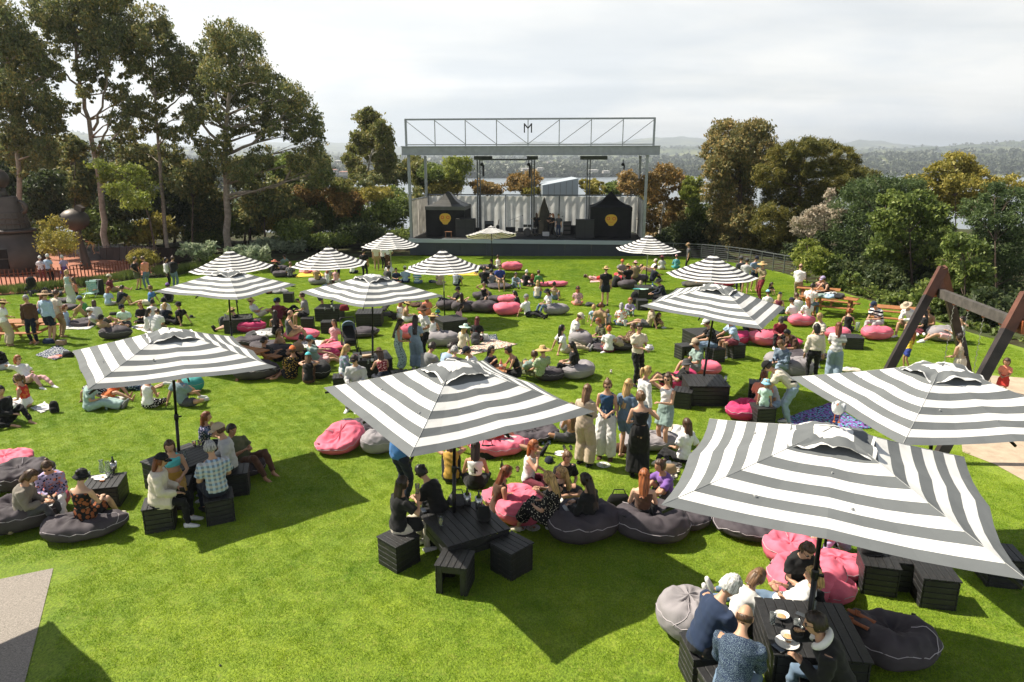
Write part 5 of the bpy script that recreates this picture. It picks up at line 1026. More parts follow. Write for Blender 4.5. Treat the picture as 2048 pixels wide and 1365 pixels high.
# pelvis height, lean lower, lean upper, head (yaw, pitch), right hand, left hand, right foot, left foot, knee hints, foot direction, elbow hints
POSE={
 'stand': dict(z=.93,l=0,u=3,h=(0,8),rh=(.24,.04,.86),lh=(-.24,.06,.86),rf=(.10,-.02,.08),lf=(-.11,.03,.08)),
 'stand_hip': dict(z=.93,l=-2,u=4,h=(15,10),rh=(.19,.06,1.02),lh=(-.25,.05,.86),rf=(.13,0,.08),lf=(-.10,.06,.08),re=(1,-.4,0),roll=4),
 'stand_front': dict(z=.93,l=2,u=6,h=(10,18),rh=(.06,.26,1.06),lh=(-.07,.27,1.05),rf=(.11,0,.08),lf=(-.12,.05,.08)),
 'stand_plates': dict(z=.93,l=-2,u=2,h=(-25,16),rh=(.05,.30,1.10),lh=(-.10,.28,1.06),rf=(.10,.05,.08),lf=(-.17,-.12,.09)),
 'stand_drink': dict(z=.93,l=0,u=4,h=(10,0),rh=(.10,.24,1.38),lh=(-.16,.22,1.04),rf=(.10,0,.08),lf=(-.12,.06,.08)),
 'stand_talk': dict(z=.93,l=0,u=4,h=(20,6),rh=(.30,.30,1.22),lh=(-.12,.24,1.05),rf=(.09,0,.08),lf=(-.10,.05,.08)),
 'stand_shade': dict(z=.93,l=-2,u=0,h=(20,4),rh=(.14,.16,1.60),lh=(-.04,.28,1.16),rf=(.07,0,.08),lf=(-.08,.04,.08),re=(1,.2,.2)),
 'walk': dict(z=.91,l=4,u=6,h=(0,6),rh=(.24,.24,.92),lh=(-.24,-.18,.90),rf=(.08,-.30,.13),lf=(-.09,.34,.09)),
 'run': dict(z=.90,l=18,u=22,h=(0,6),rh=(.22,.36,1.15),lh=(-.26,-.12,1.05),rf=(.08,-.50,.25),lf=(-.09,.36,.09)),
 'bend': dict(z=.90,l=72,u=88,h=(0,55),rh=(.12,.66,.52),lh=(-.12,.70,.50),rf=(.13,.10,.08),lf=(-.13,-.04,.08)),
 'bend_half': dict(z=.90,l=48,u=58,h=(0,50),rh=(.10,.62,.62),lh=(-.12,.60,.62),rf=(.12,.06,.08),lf=(-.12,0,.08)),
 'arms_up': dict(z=.93,l=-3,u=-4,h=(0,-8),rh=(.12,.12,1.66),lh=(-.10,.14,1.64),rf=(.10,.10,.08),lf=(-.14,-.12,.09),re=(1,.2,.3),le=(-1,.2,.3)),
 'swing': dict(z=.55,l=-4,u=0,h=(0,6),rh=(.22,.14,.98),lh=(-.22,.14,.98),rf=(.08,.50,.18),lf=(-.08,.46,.14)),
 'stool': dict(z=.54,l=6,u=10,h=(0,14),rh=(.12,.32,.66),lh=(-.12,.30,.66),rf=(.13,.44,.08),lf=(-.13,.46,.08)),
 'stool_hunch': dict(z=.54,l=20,u=34,h=(0,34),rh=(.06,.48,.66),lh=(-.06,.46,.66),rf=(.16,.44,.08),lf=(-.17,.42,.08)),
 'stool_table': dict(z=.54,l=16,u=26,h=(0,22),rh=(.18,.52,.66),lh=(-.16,.50,.68),rf=(.14,.40,.08),lf=(-.14,.34,.08)),
 'stool_drink': dict(z=.54,l=4,u=10,h=(0,6),rh=(.14,.28,.96),lh=(-.12,.30,.68),rf=(.13,.42,.08),lf=(-.13,.46,.08)),
 'stool_cross': dict(z=.54,l=6,u=8,h=(10,10),rh=(.10,.34,.70),lh=(-.04,.34,.70),rf=(-.10,.62,.24),lf=(-.12,.40,.08)),
 'stool_chin': dict(z=.54,l=24,u=30,h=(0,12),rh=(.10,.44,.98),lh=(-.08,.40,.76),rf=(.16,.42,.08),lf=(-.16,.44,.08)),
 'knees': dict(z=.12,l=10,u=24,h=(0,10),rh=(.05,.46,.34),lh=(-.05,.47,.34),rf=(.11,.52,.08),lf=(-.11,.52,.08),re=(1,0,-.3),le=(-1,0,-.3)),
 'knees_back': dict(z=.12,l=-16,u=-8,h=(0,0),rh=(.30,-.30,.06),lh=(-.30,-.28,.06),rf=(.12,.56,.08),lf=(-.13,.60,.08)),
 'cross': dict(z=.12,l=8,u=16,h=(0,18),rh=(.10,.30,.30),lh=(-.10,.30,.30),rf=(-.16,.26,.09),lf=(.16,.32,.08),rk=(1,.25,.05),lk=(-1,.25,.05),fd=(0,.6,0)),
 'cross_drink': dict(z=.12,l=6,u=10,h=(0,4),rh=(.10,.22,.60),lh=(-.12,.30,.26),rf=(-.16,.26,.09),lf=(.16,.32,.08),rk=(1,.25,.05),lk=(-1,.25,.05),fd=(0,.6,0)),
 'cross_hunch': dict(z=.12,l=20,u=38,h=(0,40),rh=(.06,.40,.22),lh=(-.08,.40,.22),rf=(-.16,.26,.09),lf=(.16,.32,.08),rk=(1,.25,.05),lk=(-1,.25,.05),fd=(0,.6,0)),
 'legs_out': dict(z=.12,l=-14,u=-8,h=(0,0),rh=(.30,-.32,.05),lh=(-.30,-.32,.05),rf=(.10,.82,.08),lf=(-.09,.80,.08),fd=UP),
 'legs_lap': dict(z=.12,l=6,u=16,h=(0,22),rh=(.08,.34,.32),lh=(-.08,.34,.32),rf=(.09,.80,.08),lf=(-.04,.82,.08),fd=UP),
 'one_arm': dict(z=.12,l=-6,u=0,h=(15,4),rh=(.34,-.22,.05),lh=(-.10,.34,.30),rf=(.10,.56,.08),lf=(-.25,.40,.08),lk=(-1,.4,.2)),
 'side_sit': dict(z=.12,l=2,u=4,h=(-15,10),rh=(.36,-.06,.05),lh=(-.06,.28,.26),rf=(-.42,.02,.09),lf=(-.50,.22,.08),rk=(-.2,1,.1),lk=(-.2,1,.1),fd=(-.8,0,0),roll=10),
 'bb_sit': dict(z=.34,l=-4,u=6,h=(0,16),rh=(.10,.32,.52),lh=(-.10,.30,.52),rf=(.14,.58,.08),lf=(-.14,.56,.08)),
 'bb_lap': dict(z=.34,l=6,u=20,h=(0,34),rh=(.05,.36,.50),lh=(-.06,.36,.50),rf=(.15,.56,.08),lf=(-.15,.60,.08)),
 'bb_drink': dict(z=.34,l=-4,u=4,h=(0,4),rh=(.10,.22,.82),lh=(-.12,.30,.48),rf=(.14,.58,.08),lf=(-.14,.62,.08)),
 'bb_out': dict(z=.30,l=-24,u=-12,h=(0,6),rh=(.18,.16,.38),lh=(-.18,.16,.38),rf=(.12,.88,.08),lf=(-.08,.90,.08),fd=UP),
 'bb_hand': dict(z=.30,l=-12,u=0,h=(10,4),rh=(.16,.02,.98),lh=(-.14,.26,.42),rf=(.12,.84,.08),lf=(-.08,.60,.08),re=(1,.1,0),fd=UP),
 'recline': dict(z=.24,l=-50,u=-34,h=(0,10),rh=(.08,.04,.46),lh=(-.08,.06,.46),rf=(.12,.66,.08),lf=(-.12,.60,.08)),
 'recline_out': dict(z=.22,l=-52,u=-38,h=(0,8),rh=(.10,.02,.44),lh=(-.08,.04,.44),rf=(.10,.86,.09),lf=(-.08,.88,.09),fd=UP),
 'recline_arm': dict(z=.22,l=-46,u=-32,h=(10,0),rh=(.20,-.52,.62),lh=(-.10,.06,.42),rf=(.12,.64,.08),lf=(-.12,.80,.08),re=(1,0,.6)),
 'reach_out': dict(z=.26,l=-30,u=-16,h=(0,4),rh=(.30,.34,.52),lh=(-.20,.28,.52),rf=(.12,.80,.08),lf=(-.12,.76,.08),fd=UP),
 'lie_back': dict(z=.11,l=-86,u=-80,h=(0,-50),rh=(.10,-.10,.26),lh=(-.10,-.10,.26),rf=(.11,.48,.08),lf=(-.11,.44,.08)),
 'lie_flat': dict(z=.11,l=-86,u=-78,h=(0,-45),rh=(.34,.02,.06),lh=(-.10,-.12,.26),rf=(.12,.84,.08),lf=(-.12,.84,.08),fd=UP),
 'lie_prone': dict(z=.12,l=84,u=54,h=(0,10),rh=(.14,.74,.06),lh=(-.14,.74,.06),rf=(.10,-.80,.10),lf=(-.10,-.82,.10),rk=(0,0,-1),lk=(0,0,-1),fd=BK,re=(1,-.3,0),le=(-1,-.3,0)),
 'lie_side': dict(z=.16,l=-60,u=-30,h=(0,6),rh=(.30,-.52,.06),lh=(-.10,.16,.28),rf=(.05,.80,.08),lf=(-.12,.60,.10),fd=UP,re=(1,-.4,0)),
 'face_hands': dict(z=.12,l=14,u=30,h=(0,24),rh=(.08,.30,.62),lh=(-.08,.30,.62),rf=(.13,.46,.08),lf=(-.13,.46,.08),re=(1,.3,-.5),le=(-1,.3,-.5)),
}
BUILD={'m': dict(sc=1.045,sh=.192,wa=.142,hi=.150,ar=1.08,lg=1.05,ch=.165,hd=1.0),'f': dict(sc=.985,sh=.162,wa=.112,hi=.160,ar=.86,lg=.96,ch=.142,hd=.97),'c': dict(sc=.64,sh=.165,wa=.130,hi=.140,ar=.95,lg=.95,ch=.145,hd=1.36)}
def skeleton(pose,mirror,b):
 P=POSE[pose]; B=BUILD[b]; roll=R(P.get('roll',0)); pel=V3(0,0,P['z'])
 def dr(a): a=R(a); return V3(0,math.sin(a),math.cos(a))
 d1,d2=dr(P['l']),dr(P['u']); Rl=Matrix.Rotation(roll,3,'Y'); d1=Rl @ d1; d2=Rl @ d2
 sp=pel+d1*.26; nk=sp+d2*.26; X=Rl @ V3(1,0,0); f2=d2.cross(X); f1=d1.cross(X)
 S=dict(pel=pel,sp=sp,nk=nk,X=X,d1=d1,d2=d2,f1=f1,f2=f2)
 sh=B['sh'] - .015
 def vec(k,d): return Vector(P.get(k,d))
 for s,c,dflt in ((1,'r',(.55,-.6,-.5)),(-1,'l',(-.55,-.6,-.5))):
  so=nk - d2*.075+X*(s*sh)+f2*.0; S[c+'s']=so; e,h=ik(so,Vector(P[c+'h']),.275,.25,vec(c+'e',dflt)); S[c+'e']=e; S[c+'w']=h
  ho=pel+X*(s*.088) - d1*.03; S[c+'h']=ho; k,a=ik(ho,Vector(P[c+'f']),.43,.42,vec(c+'k',(s*.12,1,.55))); S[c+'k']=k; S[c+'a']=a
  fd=Vector(P.get('fd',FLAT)).normalized(); S[c+'fd']=fd
 hy,hp=R(P['h'][0]),R(P['h'][1]); up=(d2*.55+V3(0,0,.45) if P['u'] > -70 and P['u'] < 70 else d2); up.normalize()
 M=Matrix.Rotation(hy,3,'Z') @ Matrix.Rotation(-hp,3,'X')
 if pose in ('lie_back','lie_flat'): M=Matrix.Rotation(R(60),3,'X')
 hc=nk+d2*.045+(M @ V3(0,.02,.125)); S['hc']=hc; S['HM']=M
 if mirror:
  F=Matrix.Scale(-1,3,V3(1,0,0)); T={}
  for k,v in S.items():
   if k == 'HM': T[k]=F @ v @ F
   else: T[k]=F @ v
  for a in ('s','e','w','h','k','a','fd'):
   T['r'+a],T['l'+a]=T['l'+a],T['r'+a]
  T['X']=V3(-T['X'].x,-T['X'].y,-T['X'].z) ; S=T
 return S
def torso_prims(mb,S,B,inf=0.0,lo=0.0,hi=1.0,n=14):
 """one closed loft pelvis to neck; lo / hi trim it (0 crotch, 1 neck)"""
 X=S['X']; st=[(S['pel'] - S['d1']*.10,B['hi']*.62,.085,S['f1']),(S['pel'] - S['d1']*.03,B['hi'],.108,S['f1']),(S['pel']+S['d1']*.07,B['hi']*.97,.108,S['f1']),(S['pel']+S['d1']*.17,B['wa'],.092,S['f1']),(S['sp']+S['d2']*.02,B['wa']*1.06,.098,(S['f1']+S['f2'])/2),(S['sp']+S['d2']*.10,B['ch'],.112,S['f2']),(S['sp']+S['d2']*.17,B['ch']*1.02,.105,S['f2']),(S['sp']+S['d2']*.215,B['sh']*.80,.085,S['f2']),(S['nk'] - S['d2']*.01,.075,.066,S['f2']),(S['nk']+S['d2']*.03,.054,.056,S['f2'])]
 k=len(st); i0=int(round(lo*(k - 1))); i1=int(round(hi*(k - 1))); st=st[i0:i1+1]; V=[]
 for c,a,b,f in st:
  for j in range(n):
   w=2*math.pi*j/n; V.append(c+X*((a+inf)*math.cos(w))+f*((b+inf)*math.sin(w)))
 k=len(st); F=[(i*n+j,i*n+(j+1) % n,(i+1)*n+(j+1) % n,(i+1)*n+j) for i in range(k - 1) for j in range(n)]+[tuple(range(n - 1,-1,-1)),tuple((k - 1)*n+j for j in range(n))]
 mb.add(V,F)
def arm_prims(mb,S,B,inf=0.0,t=1.0):
 for c in 'rl':
  s,e,w=S[c+'s'],S[c+'e'],S[c+'w']; a=B['ar']
  pts=[s - (e - s)*.08,s+(e - s)*.12,s.lerp(e,.5),e]; rd=[.050*a,.056*a,.048*a,.040*a]
  if t < .5: k=t*2; pts=[pts[0],pts[1],s.lerp(e,max(k,.3))]; rd=rd[:2]+[.052*a+inf*.6]
  elif t >= .99: pts += [e.lerp(w,.3),w]; rd += [.041*a,.027*a]
  else: pts += [e.lerp(w,t)]; rd += [.038*a]
  mb.tube(pts,[r+inf for r in rd],10)
def leg_prims(mb,S,B,inf=0.0,t=1.0,wide=0.0):
 for c in 'rl':
  h,k,a=S[c+'h'],S[c+'k'],S[c+'a']; g=B['lg']
  pts=[h+(h - k)*.05,h.lerp(k,.15),h.lerp(k,.55),k]; rd=[.080*g,.088*g,.068*g,.054*g]
  if t < .5: q=t*2; pts=[pts[0],pts[1],h.lerp(k,max(q,.3))]; rd=rd[:2]+[.086*g]
  elif t < .99: pts += [k.lerp(a,(t - .5)*2)]; rd += [.05*g]
  else: pts += [k.lerp(a,.3),k.lerp(a,.95)]; rd += [.054*g,.036*g]
  n=len(pts); mb.tube(pts,[r+inf+wide*(i/(n - 1)) for i,r in enumerate(rd)],10)
def foot_prims(mb,S,inf=0.0,c=None):
 for c in (c or 'rl'):
  a=S[c+'a']; fd=S[c+'fd']; sh=(S[c+'k'] - a).normalized(); dn=-(sh - fd*sh.dot(fd)).normalized()
  mb.tube([a - fd*.055+dn*.045,a - fd*.02+dn*.03,a+fd*.07+dn*.045,a+fd*.15+dn*.058,a+fd*.185+dn*.060],[(.030+inf,.030+inf),(.036+inf,.042+inf),(.038+inf,.030+inf),(.042+inf,.022+inf),(.022+inf,.012+inf)],10,ax=fd.cross(dn))
def hand_parts(mb,S):
 for c,s in (('r',1),('l',-1)):
  w=S[c+'w']; d=(w - S[c+'e']).normalized(); u=V3(0,0,1) - d*d.z
  if u.length < .2: u=V3(0,1,0)
  u.normalize(); side=d.cross(u); p=w+d*.045
  mb.tube([w - d*.015,w+d*.02,w+d*.06,w+d*.088],[(.022,.026),(.016,.036),(.014,.040),(.010,.036)],8,ax=u)
  for k in range(4):
   o=side*((k - 1.5)*.019); L_=(.062,.074,.070,.054)[k]; q=w+d*.078+o; m=q+d*L_*.5 - u*.008; e=m+d*L_*.42 - u*.022
   mb.tube([q,m,e],[.0092,.0085,.006],5)
  q=w+d*.022 - side*s*.034; m=q+d*.03 - side*s*.022; mb.tube([q,m,m+d*.028 - side*s*.004 - u*.006],[.0115,.010,.007],5)
_head={}
def head_arrays(hd):
 """skull, jaw, nose, ears; face looks along +y"""
 if hd in _head: return _head[hd]
 n,m=20,15; V=[]; F=[]
 for i in range(m+1):
  ph=math.pi*i/m
  for j in range(n):
   w=2*math.pi*j/n; x,y,z=math.sin(ph)*math.cos(w),math.sin(ph)*math.sin(w),math.cos(ph)
   X,Y,Z=x*.077,y*.098,z*.120
   if Z < 0: t=-Z/.12; X *= 1 - .30*t ** 1.4; Y=Y*(1 - .18*t)+(.012*t if Y > 0 else .03*t)
   fr=max(0,y); 
   Y += .024*math.exp(-(X/.014) ** 2 - ((Z+.018)/.020) ** 2)*(fr > .5)+.010*math.exp(-(X/.012) ** 2 - ((Z - .008)/.022) ** 2)*(fr > .5)
   Y -= .010*(math.exp(-((abs(X) - .030)/.014) ** 2 - ((Z - .010)/.014) ** 2))*(fr > .5); Y += .006*math.exp(-((Z - .032)/.012) ** 2)*(fr > .6); Y += .007*math.exp(-(X/.022) ** 2 - ((Z+.058)/.010) ** 2)*(fr > .5); Y += .008*math.exp(-(X/.02) ** 2 - ((Z+.100)/.016) ** 2)*(fr > .3)
   V.append((X*hd,Y*hd,Z*hd))
 F=[(i*n+j,(i+1)*n+j,(i+1)*n+(j+1) % n,i*n+(j+1) % n) for i in range(m) for j in range(n)]; M_=[0]*len(F)
 mb=MB(); mb.add(V,F,0)
 for s in (-1,1):
  mb.ell((s*.079*hd,-.008*hd,.0),(.010*hd,.020*hd,.030*hd),8,6,mi=0); mb.ell((s*.029*hd,.080*hd,.010*hd),(.012*hd,.008*hd,.007*hd),8,5,mi=1); mb.ell((s*.029*hd,.0875*hd,.010*hd),(.0055*hd,.003*hd,.0055*hd),7,4,mi=2)
  mb.tube([(s*.018*hd,.091*hd,.030*hd),(s*.045*hd,.083*hd,.030*hd)],.0035*hd,4,mi=4)
 mb.ell((0,.0925*hd,-.054*hd),(.022*hd,.008*hd,.0065*hd),8,5,mi=3)
 _head[hd]=mb; return mb
def head_shell(inf,keep,rough=.004,seed=0,n=28,m=20,sub=.012):
 """closed shell just outside the skull where keep(x, y, z) > 0, inside it elsewhere (unit head space in metres)"""
 V=[]; r=random.Random(seed)
 for i in range(m+1):
  ph=math.pi*i/m
  for j in range(n):
   w=2*math.pi*j/n; x,y,z=math.sin(ph)*math.cos(w),math.sin(ph)*math.sin(w),math.cos(ph); t=max(0,-z); X,Y,Z=x*.077*(1 - .30*t ** 1.4),y*.098*(1 - .18*t),z*.12
   k=keep(X,Y,Z); k=max(-1,min(1,k*60)); e=inf*k if k > 0 else sub*k; e += r.uniform(-rough,rough)*(k > 0)+.004*math.sin(w*9+z*3)*(k > 0); L_=math.sqrt(X*X+Y*Y+Z*Z) or 1; q=1+e/L_; V.append((X*q,Y*q,Z*q))
 F=[(i*n+j,(i+1)*n+j,(i+1)*n+(j+1) % n,i*n+(j+1) % n) for i in range(m) for j in range(n)]; return V,F
HAIRC=dict(black=(.010,.008,.007),dark=(.022,.013,.009),brown=(.065,.032,.016),lbrown=(.14,.075,.035),auburn=(.14,.040,.014),red=(.10,.012,.010),ginger=(.28,.085,.025),blond=(.42,.27,.11),grey=(.32,.31,.30),white=(.62,.61,.58),orange=(.42,.10,.02))
def hair_mat(c):
 nm='hair_'+c
 if (nm,) in _mats: return _mats[(nm,)]
 m=mat(nm,HAIRC[c],.45,spec=.45); nt=m.node_tree; N=nt.nodes; L=nt.links; b=N['Principled BSDF']; tc=N.new('ShaderNodeTexCoord'); mp=N.new('ShaderNodeMapping'); mp.inputs['Scale'].default_value=(70,70,6); n=N.new('ShaderNodeTexNoise'); n.inputs['Scale'].default_value=1; n.inputs['Detail'].default_value=3
 L.new(tc.outputs['Object'],mp.inputs[0]); L.new(mp.outputs[0],n.inputs['Vector']); r=N.new('ShaderNodeValToRGB'); h=HAIRC[c]; r.color_ramp.elements[0].position=.35; r.color_ramp.elements[0].color=(*[v*.45 for v in h],1); r.color_ramp.elements[1].position=.68; r.color_ramp.elements[1].color=(*[min(1,v*1.7) for v in h],1); L.new(n.outputs[0],r.inputs[0]); L.new(r.outputs[0],b.inputs['Base Color'])
 bp=N.new('ShaderNodeBump'); bp.inputs['Strength'].default_value=.6; bp.inputs['Distance'].default_value=.01; L.new(n.outputs[0],bp.inputs['Height']); L.new(bp.outputs[0],b.inputs['Normal']); return m
def hair_mesh(kind,hd):
 mb=MB(); face=lambda x,y,z: -1 if (y > .030 and z < .062 - abs(x)*.25) else (1 if z > -.045+max(0,y)*.6 else -.5)
 if kind in ('short','crop','curly'): V,F=head_shell({'short': .016,'crop': .006,'curly': .028}[kind],face,.004 if kind != 'curly' else .012,3); mb.add(V,F)
 elif kind == 'bald': V,F=head_shell(.006,lambda x,y,z: 1 if (z < .035 and z > -.045 and y < .02) else -1,.001,2); mb.add(V,F)
 else:
  V,F=head_shell(.017,lambda x,y,z: -1 if (y > .038 and z < .066 - abs(x)*.2) else (1 if z > -.07+max(0,y)*.8 else -.5),.003,4); mb.add(V,F)
  if kind in ('long','wavy','vlong','bob'):
   L_=dict(long=.34,wavy=.36,vlong=.50,bob=.15)[kind]; n=22; k=9; V=[]; r=random.Random(5)
   for i in range(k):
    t=i/(k - 1); z=.045 - t*(L_+.045)
    for j in range(n):
     w=2*math.pi*j/n; st=.0045*math.sin(w*7+t*2)+.003*math.sin(w*13+1+t*5)
     if kind == 'wavy': st += .009*math.sin(t*22+w*3)
     a=.084+.012*math.sin(t*2.2) - .030*t*t+st; b=(.052 - .018*t+st); V.append((a*math.cos(w),-.052 - .030*math.sin(t*1.8)+b*math.sin(w) - (.012 if abs(math.cos(w)) < .3 else 0) ,z+.012*math.sin(w*5)*(i == k - 1)))
   mb.add(V,[(i*n+j,i*n+(j+1) % n,(i+1)*n+(j+1) % n,(i+1)*n+j) for i in range(k - 1) for j in range(n)]+[tuple(range(n)),tuple((k - 1)*n+j for j in range(n - 1,-1,-1))])
  elif kind == 'pony': mb.tube([(0,-.10,.05),(0,-.135,.06),(0,-.155,.02),(0,-.14,-.10),(0,-.12,-.20)],[.022,.034,.034,.028,.008],10)
  elif kind == 'bun': mb.ell((0,-.10,.075),(.038,.038,.038),12,9)
  elif kind == 'topbun': mb.ell((0,-.03,.135),(.036,.036,.034),12,9)
 for i,v in enumerate(mb.v): mb.v[i]=(v[0]*hd,v[1]*hd,v[2]*hd)
 return mb
def hat_mesh(kind,hd):
 mb=MB(); top=lambda z0: (lambda x,y,z: 1 if z > z0+y*.12 else -1)
 if kind in ('cap','visor','bcap'):
  if kind != 'visor': V,F=head_shell(.026,top(.030),0,1,sub=.02); mb.add(V,F)
  else: mb.tube([(.088*math.cos(a),.108*math.sin(a),.05) for a in np.linspace(0,6.283,25)],.018,6,sq=.4)
  s=-1 if kind == 'bcap' else 1; V=[]
  for zz in (0,-.006):
   for i in range(9):
    a=math.pi*(.12+.76*i/8); V.append((.078*math.cos(a),s*.098*math.sin(a),.045+zz)); V.append((.082*math.cos(a),s*(.10*math.sin(a)+.075*math.sin(a) ** .7),.030+zz - .012*abs(math.cos(a))))
  F=[]
  for i in range(8): F += [(2*i,2*i+1,2*i+3,2*i+2),(18+2*i,18+2*i+2,18+2*i+3,18+2*i+1),(2*i+1,18+2*i+1,18+2*i+3,2*i+3)]
  mb.add(V,F)
 elif kind == 'beanie': V,F=head_shell(.022,top(.020),.001,1); mb.add(V,F)
 else:
  br,dz,hh=dict(sun=(.215,-.028,.092),fedora=(.165,.004,.100),bucket=(.135,-.052,.075),boater=(.165,0,.075),straw=(.18,-.012,.095))[kind]; n=28; P_=[(.088,.045),(.098,.040),(br*.8,.036+dz*.5),(br,.036+dz),(br,.030+dz),(.09,.030)]
  P_=[(.001,.045+hh+(0 if kind != 'fedora' else -.02)),(.055,.045+hh),(.078,.045+hh*.75),(.090,.050),(.10,.044),(br*.75,.040+dz*.4),(br,.036+dz),(br,.030+dz),(.095,.036)]
  V=[]
  for r_,z in P_:
   for j in range(n):
    a=2*math.pi*j/n; wv=(.012*math.sin(2*a+1)+.006*math.sin(5*a))*(r_ > .11); pin=1 - (.22 if (kind == 'fedora' and z > .10) else 0)*abs(math.cos(a)); V.append((r_*math.cos(a)*pin,r_*1.12*math.sin(a),z+wv))
  k=len(P_); mb.add(V,[(i*n+j,(i+1)*n+j,(i+1)*n+(j+1) % n,i*n+(j+1) % n) for i in range(k - 1) for j in range(n)])
 for i,v in enumerate(mb.v): mb.v[i]=(v[0]*hd,v[1]*hd,v[2]*hd)
 return mb
def glasses_mesh(hd):
 mb=MB()
 for s in (-1,1): mb.ell((s*.031,.094,.008),(.024,.008,.017),12,6); mb.tube([(s*.052,.088,.012),(s*.080,.03,.012),(s*.080,-.01,.008)],.003,4)
 mb.tube([(-.012,.101,.012),(.012,.101,.012)],.003,4)
 for i,v in enumerate(mb.v): mb.v[i]=(v[0]*hd,v[1]*hd,v[2]*hd)
 return mb
# ---- garments
def garment(mb,kind,S,B):
 if kind in ('tee','long','tank','crop','jacket','halter','polo','big'):
  inf=dict(jacket=.030,long=.020,tee=.018,tank=.014,crop=.013,halter=.015,polo=.018,big=.034)[kind]
  torso_prims(mb,S,B,inf,{'crop': .44,'halter': .33}.get(kind,.11 if kind not in ('big','jacket') else 0.0),dict(tank=.78,halter=.66,crop=.78).get(kind,.86))
  if kind in ('tee','polo','big'): arm_prims(mb,S,B,.021,.36)
  if kind in ('long','jacket'): arm_prims(mb,S,B,max(.021,inf*.8),1.0)
  if kind in ('tank','crop'):
   for c in 'rl': a=S['sp']+S['d2']*.16+(S[c+'s'] - S['nk'])*.5; mb.tube([a+S['f2']*.09,S[c+'s'].lerp(S['nk'],.42)+S['d2']*.045,a - S['f2']*.09],.018,6)
 elif kind == 'strapless': torso_prims(mb,S,B,.017,.33,.66)
 elif kind == 'coat':
  torso_prims(mb,S,B,.045,0,.86); arm_prims(mb,S,B,.032,1.0)
  for c in 'rl': mb.tube([S[c+'h'],S[c+'h'].lerp(S[c+'k'],.6)],.13,10)
 elif kind == 'shawl':
  torso_prims(mb,S,B,.035,.22,.9); arm_prims(mb,S,B,.035,.8)
 elif kind in ('pants','wide','shorts','capri'):
  torso_prims(mb,S,B,.012,0,.36); leg_prims(mb,S,B,{'wide': .030,'shorts': .020}.get(kind,.012),{'shorts': .36,'capri': .75}.get(kind,1.0),.045 if kind == 'wide' else 0)
 elif kind in ('skirt','long_skirt','midi'):
  torso_prims(mb,S,B,.022,.11,.36); t={'skirt': .50,'midi': .80,'long_skirt': 1.0}[kind]
  for w in (0,.5,1):
   h=S['rh'].lerp(S['lh'],w); k=S['rk'].lerp(S['lk'],w); a=S['ra'].lerp(S['la'],w); q=[h+(h - k)*.02,h.lerp(k,.5),k]; rd=[.105,.112,.112]
   if t == .5: q[-1]=h.lerp(k,.72)
   if t > .5: q += [k.lerp(a,(t - .5)*1.9)]; rd += [.118 if t < .9 else .135]
   mb.tube(q,rd,12)
_jobs={}      # key -> (mb, voxel)
_built={}
def skin_job(key,fn,vox):
 if key not in _jobs: _jobs[key]=(fn,vox)
 return key
def run_jobs():
 """voxel-fuse every queued garment and body in one pass"""
 tmp=bpy.data.collections.new('work'); C.children.link(tmp); obs=[]
 for key,(fn,vox) in _jobs.items():
  mb=MB(); fn(mb); me=bpy.data.meshes.new('w'); me.from_pydata(mb.v,[],mb.f); o=bpy.data.objects.new('w',me); tmp.objects.link(o)
  r=o.modifiers.new('r','REMESH'); r.mode='VOXEL'; r.voxel_size=vox; r.use_smooth_shade=True
  s=o.modifiers.new('s','SMOOTH'); s.factor=.55; s.iterations=4 if key[0] == 'body' else 3; obs.append((key,o,vox))
 dg=bpy.context.evaluated_depsgraph_get(); dg.update()
 for key,o,vox in obs:
  me=bpy.data.meshes.new_from_object(o.evaluated_get(dg)); me.name=key[0]; nv=len(me.vertices); co=np.empty(nv*3,np.float32); me.vertices.foreach_get('co',co); co=co.reshape(-1,3)
  if key[0] != 'body':
   no=np.empty(nv*3,np.float32); me.vertices.foreach_get('normal',no); no=no.reshape(-1,3)
   d=(.0055 if vox > .02 else .0040)*(np.sin(co[:,0]*31+co[:,2]*44+2*np.sin(co[:,1]*23))+np.sin(co[:,1]*37 - co[:,2]*29+2*np.sin(co[:,0]*19))*.8+.6*np.sin(co[:,2]*71+co[:,0]*40))
   if key[0] in ('skirt','midi','long_skirt','wide'): d=d*.5+.003*np.sin(np.arctan2(co[:,1] - co[:,1].mean(),co[:,0])*14)
   co=co+no*d[:,None]; me.vertices.foreach_set('co',co.ravel())
  _built[key]=me; bpy.data.objects.remove(o)
 C.children.unlink(tmp); bpy.data.collections.remove(tmp)
def finish_body(key,S,hd):
 """joins the posed head and the hands with their fingers to the fused body"""
 me=_built[key]; nv=len(me.vertices); co=np.empty(nv*3,np.float32); me.vertices.foreach_get('co',co); vs=[tuple(c) for c in co.reshape(-1,3)]; fs=[tuple(p.vertices) for p in me.polygons]
 mb=MB(); mb.add(vs,fs,0); H=head_arrays(hd); M=S['HM']; hc=S['hc']; mb.add([tuple(M @ Vector(v)+hc) for v in H.v],H.f,0)
 for i,m_ in enumerate(H.m): mb.m[len(fs)+i]=m_
 hand_parts(mb,S); return mb.mesh('person_body',[SKINS[0],M_EYEW,M_IRIS,M_LIPS,M_BROW],True)
SKINC=[(.50,.29,.19),(.58,.36,.25),(.42,.22,.13),(.30,.15,.085),(.18,.085,.05)]
SKINS=[mat('skin_%s' % n,c,.5,spec=.35,var=.06,vscale=9) for n,c in zip(('warm','fair','tan','brown','deep'),SKINC)]
M_EYEW=mat('eye_white',(.6,.58,.55),.3); M_IRIS=mat('iris',(.03,.02,.015),.2); M_LIPS=mat('lips',(.38,.12,.10),.5); M_BROW=mat('brow',(.05,.03,.02),.7); M_LENS=mat('sunglass_lens',(.008,.008,.009),.12,spec=.8)
